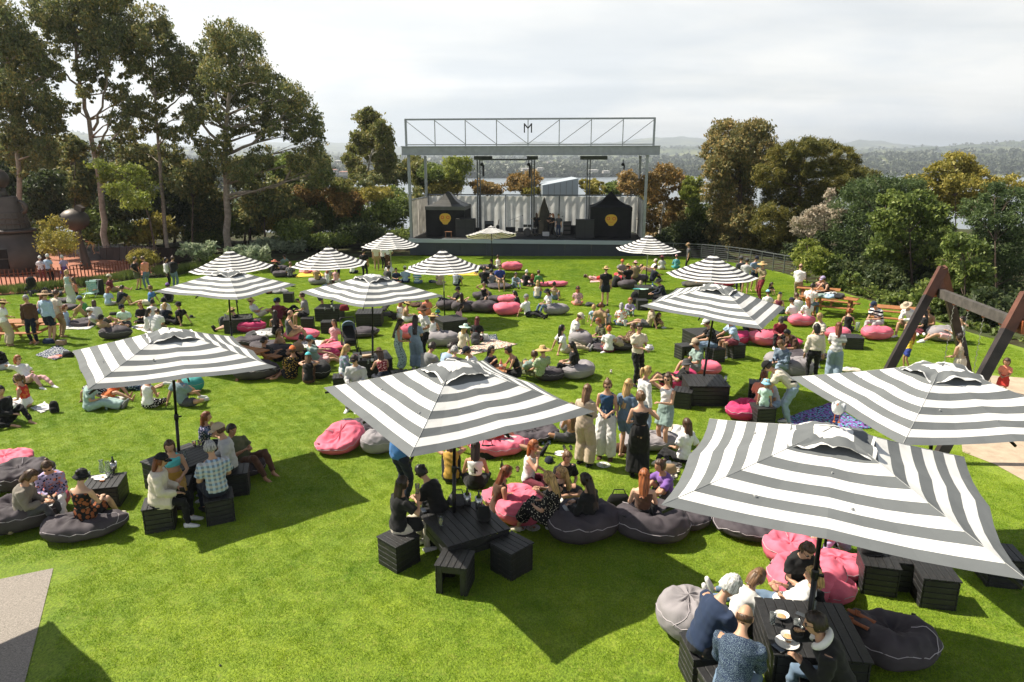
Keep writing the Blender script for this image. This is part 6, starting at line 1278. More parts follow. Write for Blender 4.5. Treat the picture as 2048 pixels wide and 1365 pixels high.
COL=dict(taupe=(.215,.19,.16),black=(.014,.014,.015),white=(.74,.73,.71),cream=(.62,.56,.45),beige=(.46,.37,.27),tan=(.36,.24,.14),khaki=(.25,.20,.12),olive=(.10,.11,.055),brown=(.09,.045,.028),navy=(.022,.036,.075),dnavy=(.014,.018,.032),blue=(.05,.16,.38),vest=(.028,.075,.16),royal=(.03,.05,.25),lblue=(.36,.48,.62),sky=(.25,.52,.66),denim=(.13,.19,.27),ldenim=(.26,.34,.42),teal=(.05,.30,.30),aqua=(.10,.50,.55),mint=(.50,.68,.60),sage=(.24,.33,.30),seafoam=(.33,.45,.42),green=(.08,.26,.08),grey=(.22,.22,.22),dgrey=(.07,.07,.075),lgrey=(.45,.45,.45),maroon=(.15,.030,.045),red=(.50,.045,.035),orange=(.62,.16,.05),coral=(.70,.24,.16),pink=(.62,.13,.20),lpink=(.66,.38,.38),purple=(.20,.10,.34),lav=(.40,.34,.52),yellow=(.66,.48,.05),mustard=(.45,.27,.05),rust=(.26,.085,.035),wine=(.18,.02,.03),straw=(.50,.34,.15),greyblue=(.20,.27,.31))
def cloth(spec):
 """'white', or pattern:colour:colour (plaid, stripe, floral, dots, check, print)"""
 key=('cloth_'+spec.replace(':','_'),)
 if key in _mats: return _mats[key]
 q=spec.split(':')
 if len(q) == 1: return mat(key[0],COL[q[0]],.85,var=.06,vscale=20,bump=.12,bscale=160,spec=.2,sheen=.1)
 m=mat(key[0],COL[q[1]],.85,spec=.2); nt=m.node_tree; N=nt.nodes; L=nt.links; b=N['Principled BSDF']; tc=N.new('ShaderNodeTexCoord'); base=None
 def mixc(prev,fac,col):
  x=N.new('ShaderNodeMixRGB'); L.new(fac,x.inputs[0]); x.inputs[2].default_value=(*col,1)
  if prev is None: x.inputs[1].default_value=(*COL[q[1]],1)
  else: L.new(prev,x.inputs[1])
  return x.outputs[0]
 if q[0] in ('stripe','plaid','check','vstripe'):
  axes={'stripe': ['Z'],'vstripe': ['X'],'plaid': ['X','Z'],'check': ['X','Z']}[q[0]]; cur=None
  for i,a in enumerate(axes):
   w=N.new('ShaderNodeTexWave'); w.bands_direction=a; w.inputs['Scale'].default_value={'stripe': 2.6,'vstripe': 5,'plaid': 4.2,'check': 9}[q[0]]; w.inputs['Distortion'].default_value=.6 if q[0] != 'stripe' else .2; w.inputs['Detail'].default_value=0; L.new(tc.outputs['Object'],w.inputs['Vector'])
   r=N.new('ShaderNodeValToRGB'); r.color_ramp.interpolation='CONSTANT'; r.color_ramp.elements[0].color=(0,0,0,1); r.color_ramp.elements[1].position=.5; v=1 if q[0] in ('stripe','vstripe') else .55; r.color_ramp.elements[1].color=(v,v,v,1); L.new(w.outputs['Fac'],r.inputs[0]); cur=mixc(cur,r.outputs[0],COL[q[2+(i if len(q) > 3 else 0)]])
 else:
  v=N.new('ShaderNodeTexVoronoi'); v.inputs['Scale'].default_value=dict(floral=22,dots=34,print=13,marl=150)[q[0]]; L.new(tc.outputs['Object'],v.inputs['Vector']); cur=None
  r=N.new('ShaderNodeValToRGB'); r.color_ramp.interpolation='CONSTANT'; r.color_ramp.elements[0].color=(1,1,1,1); r.color_ramp.elements[1].position=dict(floral=.36,dots=.26,print=.42,marl=.36)[q[0]]; r.color_ramp.elements[1].color=(0,0,0,1); L.new(v.outputs['Distance'],r.inputs[0]); cur=mixc(cur,r.outputs[0],COL[q[2]])
  if len(q) > 3:
   v2=N.new('ShaderNodeTexVoronoi'); v2.inputs['Scale'].default_value=15; mp=N.new('ShaderNodeMapping'); mp.inputs['Location'].default_value=(3,1,2); L.new(tc.outputs['Object'],mp.inputs[0]); L.new(mp.outputs[0],v2.inputs['Vector'])
   r2=N.new('ShaderNodeValToRGB'); r2.color_ramp.interpolation='CONSTANT'; r2.color_ramp.elements[0].color=(1,1,1,1); r2.color_ramp.elements[1].position=.33; r2.color_ramp.elements[1].color=(0,0,0,1); L.new(v2.outputs['Distance'],r2.inputs[0]); cur=mixc(cur,r2.outputs[0],COL[q[3]])
 L.new(cur,b.inputs['Base Color']); return m
PEOPLE=[]
def P(px,py,pose,face,build,top,bot,hair,label,hat=None,shoe='white',skin=0,gl=0,g=None,h=None,zo=None,dx=0,item=None,sc=1.0):
 """px, py: where the feet (standing) or the seat meets what carries it; face: heading in degrees, 0 to the right, 90 away from the camera"""
 if h is None: h=.46 if pose[:5] in ('stool','swing') else (.25 if pose[:3] in ('bb_','rec','rea') else 0)
 PEOPLE.append(dict(px=px,py=py,pose=pose,face=face,build=build,top=top,bot=bot,hair=hair,label=label,hat=hat,shoe=shoe,skin=skin,gl=gl,g=g,h=h,zo=zo,item=item,sc=sc))
def build_people():
 recs=[]
 for p in PEOPLE:
  mir=p['pose'].endswith('-'); pose=p['pose'].rstrip('-'); p['mir']=mir; p['pz']=pose
  sc=BUILD[p['build']]['sc']*p['sc']; z0=POSE[pose]['z']; hh=p['h'] if p['h'] is not None else 0.0
  w=p.get('world') or at(p['px'],p['py'],hh); base=Vector((w.x,w.y,gz(w.x,w.y)+(p['zo'] or 0))) if not p.get('world') else w
  p['loc']=base; p['scv']=sc; dist=w.y; lod=0 if dist < 14 else (1 if dist < 26 else 2); vox=(.017,.024,.036)[lod]; p['lod']=lod
  b=p['build']; B=BUILD[b]; S=skeleton(pose,mir,b); p['S']=S; k0=(pose,mir,b,lod)
  def fbody(mb,S=S,B=B): torso_prims(mb,S,B); arm_prims(mb,S,B); leg_prims(mb,S,B); foot_prims(mb,S); mb.tube([S['nk'] - S['d2']*.04,S['nk']+S['d2']*.03,S['hc'] - S['HM'] @ V3(0,.01,.04)],[.055,.05,.05],10)
  p['kb']=skin_job(('body',)+k0,fbody,vox)
  tk,bk=p['top'].split('/')[0],p['bot'].split('/')[0]
  p['kt']=skin_job((tk,)+k0,(lambda mb,S=S,B=B,tk=tk: garment(mb,tk,S,B)),vox) if tk != 'none' else None
  p['kp']=skin_job((bk,)+k0,(lambda mb,S=S,B=B,bk=bk: garment(mb,bk,S,B)),vox) if bk != 'none' else None
 run_jobs(); bodies={}; hm={}
 def head_part(kind,k,hd,fn,m):
  key=(kind,k,hd)
  if key not in hm: hm[key]=fn().mesh(kind,m,True)
  return hm[key]
 for p in PEOPLE:
  S=p['S']; B=BUILD[p['build']]; hd=B['hd']; kb=p['kb']
  if kb not in bodies: bodies[kb]=finish_body(kb,S,hd)
  e=empty('person',p['loc'],R(p['face'] - 90),p['label'],'person',p['g']); e.scale=(p['scv'],)*3
  sk=SKINS[p['skin']]; obj_of('body',bodies[kb],e,mats=[sk,M_EYEW,M_IRIS,M_LIPS,M_BROW])
  tk,tc_=p['top'].split('/',1) if '/' in p['top'] else (p['top'],'white'); bk,bc_=p['bot'].split('/',1) if '/' in p['bot'] else (p['bot'],'black')
  def garm(nm,key,m):
   me=_built[key]
   if not me.materials: me.materials.append(m)
   obj_of(nm,me,e,mats=[m])
  TN=dict(tee='shirt',long='shirt',tank='top',crop='top',jacket='jacket',halter='top',polo='shirt',big='shirt',strapless='top',coat='coat',shawl='shawl'); BN=dict(pants='trousers',wide='trousers',shorts='shorts',capri='trousers',skirt='skirt',midi='skirt',long_skirt='skirt')
  if p['kt']: garm(TN[tk],p['kt'],cloth(tc_))
  if p['kp']: garm(BN[bk],p['kp'],cloth(bc_))
  M4=Matrix.Translation(S['hc']) @ S['HM'].to_4x4()
  def onhead(nm,me,m): o=obj_of(nm,me,e,mats=[m]); o.matrix_local=M4; return o
  hk,hc_=(p['hair'].split('/')+['brown'])[:2]
  if hk != 'none': m=hair_mat(hc_); onhead('hair',head_part('hair',hk,hd,lambda: hair_mesh(hk,hd),m),m)
  if p['hat']: k,c=p['hat'].split('/',1); m=cloth(c); onhead('hat' if k not in ('cap','bcap','visor','beanie') else 'cap',head_part('hat',k,hd,lambda: hat_mesh(k,hd),m),m)
  if p['gl']: onhead('sunglasses',head_part('sunglasses','s',hd,lambda: glasses_mesh(hd),M_LENS),M_LENS)
  if p['shoe'] and p['lod'] < 2 or p['shoe'] in ('black',) and p['lod'] < 3:
   m=cloth(p['shoe']) if p['shoe'] else None
   for c in 'rl':
    key=('shoe',p['pz'],p['mir'],c,p['build'])
    if key not in hm: mb=MB(); foot_prims(mb,S,.010,c); hm[key]=mb.mesh('shoe',m,True)
    obj_of('shoe',hm[key],e,mats=[m])
  if p['item'] == 'collar':
   n=S['nk']; mb=MB(); mb.tube([n+S['X']*(.105*math.cos(t))+S['f2']*(.095*math.sin(t))+S['d2']*(.01 - .03*math.sin(t)) for t in np.linspace(-math.pi*1.35,math.pi*.35,18)],.036,8); mb.obj('collar',cloth('white'),e,True)
  elif p['item']:
   kd,lb=p['item'].split('/'); side='r' if not p['mir'] else 'l'; w=S[side+'w']+(S[side+'w'] - S[side+'e']).normalized()*.10; w=(Matrix.Translation(p['loc']) @ Matrix.Rotation(R(p['face'] - 90),4,'Z') @ Matrix.Scale(p['scv'],4)) @ w
   it=empty(dict(plates='plate_stack',phone='phone',glass='glass',camera='camera')[kd],w,R(p['face']),lb,dict(plates='plates',phone='phone',glass='glass',camera='camera')[kd])
   if kd == 'plates':
    for q in range(5): mb=MB(); mb.lathe([(.07,0),(.12,.018),(.118,.02),(.05,.006)],(.0,.06,q*.016 - .02),n=20); mb.obj('plate',M_PORC,it,True)
    mb=MB(); mb.lathe([(.04,0),(.08,.05),(.075,.05),(.02,.01)],(0,.06,.07),n=18); mb.obj('bowl',M_PORC,it,True)
   elif kd == 'phone': mb=MB(); mb.box((0,0,.04),(.075,.010,.15),M=Matrix.Rotation(.5,3,'X'),bev=.003); mb.obj('body',M_SPK,it)
   elif kd == 'camera': mb=MB(); mb.box((0,0,.03),(.14,.07,.09),bev=.01); mb.obj('body',M_SPK,it); mb=MB(); mb.lathe([(.035,0),(.04,.08)],(0,.03,.03),12,M=Mx); mb.obj('lens',M_SPK,it)
   else: b_glass(M_BEER,.15)(it)
HELD=[]
# ---------------------------------------------------------------- bean bags
M_BB=dict(char=mat('charcoal_canvas',(.060,.050,.058),.8,var=.28,vscale=3,bump=.12,bscale=160),pink=mat('pink_canvas',(.70,.14,.21),.75,var=.18,vscale=2.5,bump=.1,bscale=160),hot=mat('deep_pink_canvas',(.52,.035,.13),.75,var=.08,vscale=3),lg=mat('pale_grey_canvas',(.27,.25,.26),.8,var=.1,vscale=3,bump=.1,bscale=160),red=mat('red_canvas',(.50,.05,.06),.8),taupe=mat('taupe_canvas',(.30,.24,.18),.85,var=.1,vscale=4),black=mat('black_canvas',(.02,.02,.022),.8),teal=mat('teal_canvas',(.04,.27,.26),.8),olive=mat('olive_canvas',(.07,.07,.045),.85))
M_PIPE=mat('piping',(.42,.38,.40),.7)
BBK=dict(round=(.50,.48,.46,.17,0,.04),pear=(.48,.58,.60,.20,0,.16),plump=(.54,.44,.50,.05,.05,0),slab=(.64,.42,.36,.06,.1,0),ball=(.44,.44,.60,.03,0,0),heap=(.62,.50,.36,.13,-.1,.05),flat=(.60,.52,.26,.08,0,0),wide=(.58,.50,.54,.20,0,.05))
_bb={}
def bb_mesh(kind,v,lod):
 a,b,h,dd,dx,dy=BBK[kind]; n,m=((64,36),(28,16))[lod]; off=v*7.3
 def sf(u,w):
  cu,su_=math.cos(u),math.sin(u); sw,cw_=math.sin(w),math.cos(w); q=abs(sw) ** .72
  rr=1+.06*math.sin(2*u+off)+.04*math.sin(3*u+off*2)
  if kind in ('slab','heap','plump'): rr += .10*max(0,cu) ** 6+.05*math.sin(5*u+off)
  x=a*cu*q*rr; y=b*su_*q*rr; z=h*.5+h*.5*cw_
  if kind == 'pear': z *= 1 - .42*max(0,min(1,(y+.15)/.5))
  z -= dd*math.exp(-(((x - dx)/.26) ** 2+((y - dy)/.24) ** 2))*(cw_ > 0)
  d=math.hypot(x - dx,y - dy); z += (.020*math.sin(u*7+off+3*d)+.012*math.sin(u*13+off))*math.exp(-(d/.30) ** 2)*(cw_ > -.2)
  nz=mnoise.noise(Vector((x*3.1+off,y*3.1,z*3.1))); z += .05*nz*(cw_ > -.5); rg=1 - abs(mnoise.noise(Vector((x*5.5+off,y*5.5 - nz,z*4))))*2.2; z += .042*max(-.6,rg)*(cw_ > -.1); nb=1 - 2*abs(mnoise.noise(Vector((x*7+off,y*7,z*9)))); k=1+.034*nb
  if z < .05: k *= 1 - (.05 - z)*1.2
  return Vector((x*k,y*k,max(.004,z)))
 V=[]; F=[]
 for i in range(m+1):
  for j in range(n): V.append(sf(2*math.pi*j/n,math.pi*i/m))
 F=[(i*n+j,(i+1)*n+j,(i+1)*n+(j+1) % n,i*n+(j+1) % n) for i in range(m) for j in range(n)]
 b1=MB(); b1.add(V,F); me=b1.mesh('bean_bag',M_BB['char'],True)
 P_=MB(); w0=1.45; r=[sf(2*math.pi*j/36,w0+.12*math.sin(2*math.pi*j/36+off))*1.004 for j in range(37)]; P_.tube(r,.006,4)
 u0=off % 3; r=[sf(u0+.25*math.sin(t*3),t)+Vector((0,0,.004)) for t in np.linspace(.25,1.5,12)]; P_.tube(r,.006,4); pme=P_.mesh('piping',M_PIPE)
 t=sf(u0+1.1,1.0); T=MB(); T.box(t*1.01+Vector((0,0,.003)),(.055,.03,.012),rz=u0); tme=T.mesh('tag',M_SPK)
 return me,pme,tme
def BB(px,py,col,kind,rz,label,s=1.0,v=0,h=.18,tag_=True):
 if kind == 'slab' and py < 760 and 'bolster' not in label and 'rolled' not in label: kind='plump'
 p=at(px,py,h); lod=0 if p.y < 16 else 1; key=(kind,v % 3,lod)
 if key not in _bb: _bb[key]=bb_mesh(kind,v % 3,lod)
 me,pme,tme=_bb[key]; e=empty('bean_bag',(p.x,p.y,gz(p.x,p.y)+.004),R(rz),label,'bean bag','bean bags scattered over the lawn'); e.scale=(s*.93,)*3
 obj_of('cover',me,e,mats=[M_BB[col]])
 if p.y < 26: obj_of('piping',pme,e,mats=[M_PIPE])
 if p.y < 22 and tag_: obj_of('tag',tme,e)
 return e
BAGS=[(162,1050,'char','slab',8,'large charcoal bean bag with white piping nearest the bottom left',1.0),(40,955,'char','round',20,'charcoal bean bag cut by the left edge below a pink one',1.15),(10,912,'pink','flat',0,'pink bean bag peeping out at the left edge',.9),(72,1010,'pink','round',0,'pink bean bag under the woman in a floral shirt',1.0),(38,1035,'char','wide',20,'charcoal bean bag under the taupe blanket',1.05),(492,930,'char','round',0,'charcoal bean bag behind the left table with a person lying on it',.8),
 (682,884,'pink','pear',150,'pink bean bag lying alone left of the central parasol',1.0),(757,888,'lg','ball',0,'pale grey round bean bag beside the lone pink one',.85),(716,848,'char','heap',0,'charcoal bean bag under the legs behind the central parasol',.8),(993,890,'pink','slab',0,'pink bean bag under the man lying in pale shorts',1.0),(1064,862,'char','flat',10,'crumpled charcoal bean bag behind the lying men',1.0),(1022,985,'pink','flat',0,'pink bean bag under the sunbathing bare legs',.85),(1045,1020,'pink','wide',20,'pink bean bag with crossing legs on it beside the polka dot dress',.85),
 (1166,1052,'char','wide',10,'big charcoal bean bag under the woman in a black jacket',1.08),(1303,1052,'char','wide',-8,'big charcoal bean bag under the halter top woman',1.05),(1372,1028,'char','heap',15,'slumped charcoal bean bag behind the halter top woman',.8),(1295,880,'lg','slab',0,'grey bean bag behind the standing women',1.0),(1143,850,'lg','ball',0,'small grey round cushion behind the beige suit',.6),(1497,1040,'char','flat',0,'charcoal bean bag under the left front edge of the seagull parasol',1.0),
 (1610,1165,'pink','wide',20,'big pink bean bag under the woman in black with sunglasses',1.0),(1658,1170,'pink','pear',-60,'rumpled pink bean bag right of the parasol pole',.75),(1672,1125,'pink','slab',-10,'long pink bean bag like a bolster beside two stools',.8),(1580,1096,'pink','round',0,'round pink bean bag behind the woman in black',.85),(1374,1240,'lg','ball',95,'pale grey bean bag left of the white haired man in navy',.95),(1778,1285,'char','wide',-30,'large charcoal bean bag at the bottom right with brown sandals on it',.95),(1540,1222,'char','flat',0,'charcoal bean bag under the lying blonde woman',.8),
 (502,655,'hot','slab',15,'deep pink bean bag beside the backpack under the left parasols',.95),(601,669,'pink','heap',-10,'open pink bean bag with deep folds in the middle left',1.05),(646,712,'hot','slab',18,'deep pink bean bag under the man in a teal cap',.9),(665,690,'pink','flat',30,'pink bean bag behind the blue pushchair',.85),(722,664,'char','heap',0,'charcoal bean bag with a pale top right of the blue pushchair',1.0),(500,680,'char','heap',10,'charcoal bean bag left of the picnic table under the parasol',.9),(532,686,'char','flat',0,'flattened charcoal bean bag beside the curly haired woman',.9),(560,706,'char','slab',-10,'charcoal bean bag in front of the man with a dark beard',1.0),(510,746,'char','slab',6,'charcoal bean bag under the right corner of the left parasol',1.15),(636,745,'black','ball',0,'black chair-like bean bag behind the woman in the teal cap',.9),
 (170,642,'char','flat',0,'charcoal bean bag with a towel in the left group',1.0),(230,668,'char','slab',4,'charcoal bean bag under the man with a black beanie',1.0),(122,598,'char','flat',0,'charcoal bean bag behind the patterned skirt',.9),(128,612,'char','flat',0,'charcoal bean bag left of the patterned skirt',.9),(562,549,'char','round',0,'charcoal bean bag beside the red hatted woman',1.0),(556,536,'char','heap',0,'dark bean bag farthest away in the left group',1.0),(634,563,'lg','round',0,'grey bean bag beneath the dark haired woman by the yellow rug',1.0),
 (882,682,'lg','slab',4,'long grey bean bag behind the blue jumpsuit',1.1),(815,668,'pink','ball',0,'pink bean bag glimpsed between the green dress and the jumpsuit',.95),(893,612,'char','slab',0,'grey bean bag leftmost of the row above the black table',.9),(927,616,'char','slab',0,'grey bean bag second in the row above the black table',1.05),(969,617,'char','slab',0,'dark grey bean bag third in the row above the black table',1.1),(964,592,'char','round',0,'grey bean bag under the woman in a black dress',1.0),(990,597,'char','heap',0,'crumpled charcoal bean bag between pink and grey ones',.9),(1017,600,'pink','round',0,'upper of the two pink bean bags in the middle group',1.0),(1014,622,'pink','slab',-2,'lower and larger pink bean bag in the middle group',1.15),(1110,621,'lg','slab',0,'grey bean bag under the woman in a black hat',1.0),
 (1000,571,'char','flat',0,'dark bean bag in front of the man in royal blue',1.1),(1113,567,'pink','slab',0,'pink bolster bean bag at the right end of the far row',.9),(1092,566,'pink','flat',0,'pink bean bag behind the woman in a green top',.8),(1023,536,'pink','slab',0,'far pink bean bag near the stage shadow',1.2),(931,538,'char','pear',0,'upright dark bean bag on the yellow rug',1.1),(972,533,'char','heap',0,'dark bean bag behind the pale parasol pole',.9),
 (1161,683,'lg','ball',0,'grey bean bag under the cap wearing man in white',.95),(1153,743,'lg','round',0,'grey round bean bag under the woman with long black hair',1.15),(1098,748,'char','round',0,'charcoal bean bag under the straw hatted man in plaid',.9),(1240,690,'char','slab',0,'charcoal bean bag under the man with a brown patterned shirt',.9),(1200,690,'char','flat',0,'dark bean bag left of the orange haired woman',.7),(1245,560,'red','slab',0,'red bean bag in the upper right group',.9),(1280,557,'char','round',0,'grey bean bag behind the man with a black hat',1.0),(1255,571,'char','slab',12,'grey bean bag in front of the red one',1.0),(1243,547,'red','flat',0,'red bean bag beneath the man in an orange beanie',.8),
 (1448,566,'hot','slab',-10,'deep pink bean bag below the striped parasol of the four men',1.0),(1395,570,'olive','heap',0,'olive bundle of bags beside the stools',1.1),(1368,580,'char','slab',8,'rolled grey bean bag end on the lawn',.8),(1420,562,'char','heap',0,'dark heap of bags behind the rolled bean bag',1.0),(1532,680,'pink','slab',0,'wide pink bean bag right of the striped parasol',1.15),(1573,681,'hot','flat',0,'deep pink bean bag behind the man in a brown tee',.9),(1596,742,'lg','ball',0,'grey round bean bag at the side of the man in a denim shirt',1.0),(1550,722,'lg','ball',0,'pale bean bag under the man in a denim shirt',.8),(1610,712,'char','heap',0,'charcoal bean bag behind the man in a brown tee',1.0),(1602,643,'pink','slab',8,'pink bean bag in the group by the picnic tables',.95),(1675,668,'pink','round',0,'pink bean bag left of the black crate',1.0),(1752,669,'pink','slab',0,'pink bean bag right of the black crate',1.0),(1888,672,'lg','slab',0,'grey bean bag seen through the swing frame',1.1),(1481,678,'hot','ball',0,'pink bean bag behind the stool of the man in maroon shorts',.8),
 (1358,765,'hot','pear',60,'upright deep pink bean bag at the left of the empty table',1.05),(1412,736,'pink','round',0,'pink bean bag just behind the empty table',.9),(1487,822,'hot','wide',30,'deep pink bean bag beside the toddler in mint',.85),(381,772,'teal','ball',0,'teal bean bag behind the man in a blue grey tee',.8),(47,758,'black','ball',0,'round black cushion beside the woman in pink trousers',.6)]
for i,b in enumerate(BAGS): BB(*b,v=i)
# ---------------------------------------------------------------- rugs and blankets
def rug(pts,spec,label,name='picnic_rug',hgt=.012,seed=0):
 P_=[at(*p) for p in pts]; c=sum(P_,Vector())/len(P_); e_=MB(); n=12; r=random.Random(seed); V=[]
 a,b,d,f=P_[:4]
 for i in range(n+1):
  for j in range(n+1):
   q=a.lerp(b,i/n).lerp(f.lerp(d,i/n),j/n); z=.010+hgt+.018*abs(mnoise.noise(Vector((q.x*2.3,q.y*2.3,seed))))*(1+(i in (0,n))+(j in (0,n))); V.append((q.x - c.x+.02*math.sin(j*1.7+seed),q.y - c.y+.02*math.sin(i*2.1),gz(q.x,q.y) - gz(c.x,c.y)+z))
 e_.add(V,[(i*(n+1)+j,(i+1)*(n+1)+j,(i+1)*(n+1)+j+1,i*(n+1)+j+1) for i in range(n) for j in range(n)]); o=e_.obj(name,cloth(spec),None,True); o.location=(c.x,c.y,gz(c.x,c.y)); md=o.modifiers.new('t','SOLIDIFY'); md.thickness=.012; return tag(o,label,'rug')
for pts,sp,lb in [([(903,708),(942,712),(1035,690),(985,680)],'print:cream:navy:coral','picnic rug with blue and coral print beside the sun hatted woman'),([(968,685),(996,682),(992,670),(966,672)],'floral:navy:lgrey','small navy leaf print blanket behind the red haired woman'),([(70,712),(110,722),(150,708),(115,692)],'floral:navy:white','navy and white rug with bags on it at the left'),([(118,660),(178,660),(196,648),(140,648)],'print:lgrey:white','pale blanket in the left group'),([(1556,842),(1640,866),(1745,858),(1660,808)],'print:purple:black:aqua','brightly coloured floral rug beside the sandals of the bending man'),([(575,696),(640,700),(662,684),(600,680)],'print:white:dgrey','black and white patterned rug between the pink bean bags'),([(590,556),(650,552),(640,545),(600,547)],'yellow','yellow rug at the back left of the lawn'),([(598,546),(640,544),(630,536),(600,538)],'print:lpink:red','pink patterned rug behind the yellow one'),([(896,552),(958,552),(956,543),(910,543)],'yellow','pale yellow rug near the centre back of the lawn'),([(1246,540),(1292,538),(1290,533),(1250,534)],'mustard','tan blanket under two people lying near the stage'),([(1180,566),(1202,565),(1200,556),(1184,556)],'lpink','pink towel left of the man in a black hat'),([(62,818),(84,828),(108,816),(90,806)],'print:lgrey:white','striped towel under the woman in the red patterned top'),([(260,655),(300,668),(325,660),(285,650)],'print:white:grey','white rug among the left group'),([(1035,566),(1062,566),(1060,560),(1036,560)],'lpink','pale pink rug in the far row'),([(1310,955),(1350,962),(1365,930),(1330,925)],'print:cream:brown','rumpled shawl on the grass left of the seagull parasol')]:
 rug(pts,sp,lb,seed=len(lb))
# ---------------------------------------------------------------- small things
M_GLASS=mat('clear_glass',(.75,.80,.80),.06,spec=.7); _g=M_GLASS.node_tree.nodes['Principled BSDF']; _g.inputs['Transmission Weight'].default_value=.85; _g.inputs['IOR'].default_value=1.12
M_GREENG=mat('green_glass',(.015,.03,.012),.08,spec=.8); M_PORC=mat('white_enamel',(.75,.74,.71),.25); M_CHROME=mat('brushed_metal',(.5,.5,.5),.25,.9); M_PAPER=mat('paper',(.75,.74,.72),.8); M_CARD=mat('cardboard',(.38,.25,.14),.9); M_BEER=mat('beer',(.5,.28,.05),.1)
def ground_item(name,px,py,label,cat,build,h=0.0,rz=0,g=None,s=1.0):
 p=at(px,py,h); e=empty(name,(p.x,p.y,gz(p.x,p.y)+h+.006),R(rz),label,cat,g); e.scale=(s,)*3; build(e); return e
def b_glass(liq=None,h=.14,r=.036):
 def f(e):
  mb=MB(); mb.lathe([(r*.75,0),(r,h),(r*.93,h),(r*.7,.008)],n=14); mb.obj('glass',M_GLASS,e,True)
  if liq: mb=MB(); mb.lathe([(r*.68,.008),(r*.85,h*.6)],n=12); mb.obj('drink',liq,e)
 return f
def b_bottle(m=M_GREENG,h=.30,r=.038):
 def f(e):
  mb=MB(); mb.lathe([(r,0),(r,h*.58),(r*.9,h*.66),(r*.38,h*.80),(r*.34,h*.97),(r*.4,h)],n=14); mb.obj('bottle',m,e,True)
  mb=MB(); mb.lathe([(r*1.02,h*.2),(r*1.02,h*.48)],n=14); mb.obj('paper_label',M_PAPER,e,True)
 return f
def b_bowl(r=.085,h=.05,food=(.5,.3,.15)):
 def f(e):
  mb=MB(); mb.lathe([(r*.45,0),(r*.8,h*.4),(r,h),(r*.95,h),(r*.7,h*.45),(.01,h*.25)],n=22); mb.obj('bowl',M_PORC,e,True)
  mb=MB(); mb.tube([(r*math.cos(t),r*math.sin(t),h) for t in np.linspace(0,6.2832,25)],.003,4); mb.obj('rim',mat('navy_rim',(.03,.04,.08),.4),e)
  mb=MB(); mb.ell((0,0,h*.45),(r*.6,r*.6,h*.22),10,6); mb.obj('food',mat('food',food,.8,var=.4,vscale=60),e,True)
 return f
def b_plate(r=.13):
 def f(e): mb=MB(); mb.lathe([(r*.6,0),(r,.018),(r*.98,.02),(r*.62,.007),(.01,.006)],n=26); mb.obj('plate',M_PORC,e,True); mb=MB(); mb.ell((.02,.01,.015),(.03,.02,.012),8,5); mb.obj('leftovers',mat('food',(.5,.3,.15),.8),e)
 return f
def b_can(c=(.55,.58,.62)):
 def f(e): mb=MB(); mb.lathe([(.026,0),(.032,.008),(.032,.112),(.026,.122),(.024,.118)],n=14); mb.obj('can',mat('can_%02d' % int(c[0]*50),c,.3,.5),e,True); mb=MB(); mb.lathe([(.0325,.03),(.0325,.09)],n=14); mb.obj('band',M_PAPER,e,True)
 return f
def b_phone(e): mb=MB(); mb.box((0,0,.004),(.075,.15,.008),bev=.003); mb.obj('body',M_SPK,e); mb=MB(); mb.box((0,0,.0085),(.066,.138,.001)); mb.obj('screen',mat('phone_screen',(.05,.055,.06),.08,spec=.9),e)
def b_cooler(e):
 mb=MB(); mb.lathe([(.055,0),(.062,.20),(.056,.20),(.05,.01)],n=20); mb.obj('cooler',M_CHROME,e,True); mb=MB(); mb.lathe([(.038,.02),(.038,.2),(.015,.26),(.014,.31)],n=12); mb.obj('bottle',M_GREENG,e,True)
def b_carafe(e): mb=MB(); mb.lathe([(.05,0),(.055,.09),(.032,.16),(.028,.2),(.038,.24),(.034,.24),(.026,.2),(.045,.02)],n=18); mb.obj('carafe',M_GLASS,e,True)
def b_bucket(e): mb=MB(); mb.lathe([(.07,0),(.085,.17),(.08,.17),(.065,.01)],n=18); mb.obj('bucket',mat('pink_acrylic',(.62,.25,.25),.2),e,True); mb=MB(); mb.tube([(-.08,0,.17),(-.05,0,.26),(.05,0,.26),(.08,0,.17)],.004,5); mb.obj('handle',M_CHROME,e)
def b_bag(c='black',w=.3,h=.26,strap=True,d=.14):
 def f(e):
  mb=MB(); r=random.Random(int(w*100)); mb.tube([(0,0,0),(0,0,h*.3),(0,0,h*.75),(0,0,h)],[(w*.46,d*.5),(w*.52,d*.62),(w*.42,d*.45),(w*.34,d*.12)],14); mb.obj('body',cloth(c) if isinstance(c,str) else c,e,True)
  if strap: mb=MB(); mb.tube([(-w*.3,0,h*.9),(-w*.2,.02,h*1.35),(w*.2,.03,h*1.35),(w*.3,0,h*.9)],.010,6); mb.obj('strap',cloth(c) if isinstance(c,str) else c,e,True)
 return f
def b_pack(c='black'):
 def f(e):
  mb=MB(); mb.tube([(0,0,0),(0,0,.08),(0,0,.32),(0,0,.44)],[(.13,.08),(.16,.11),(.15,.10),(.07,.04)],14); mb.obj('body',cloth(c),e,True); mb=MB(); mb.tube([(0,-.11,.05),(0,-.14,.12),(0,-.12,.24)],[(.10,.03),(.11,.04),(.09,.02)],10); mb.obj('pocket',cloth(c),e,True)
  for s in (-1,1): mb=MB(); mb.tube([(s*.07,.09,.4),(s*.10,.15,.25),(s*.07,.10,.06)],.014,6); mb.obj('strap',cloth('dgrey'),e,True)
 return f
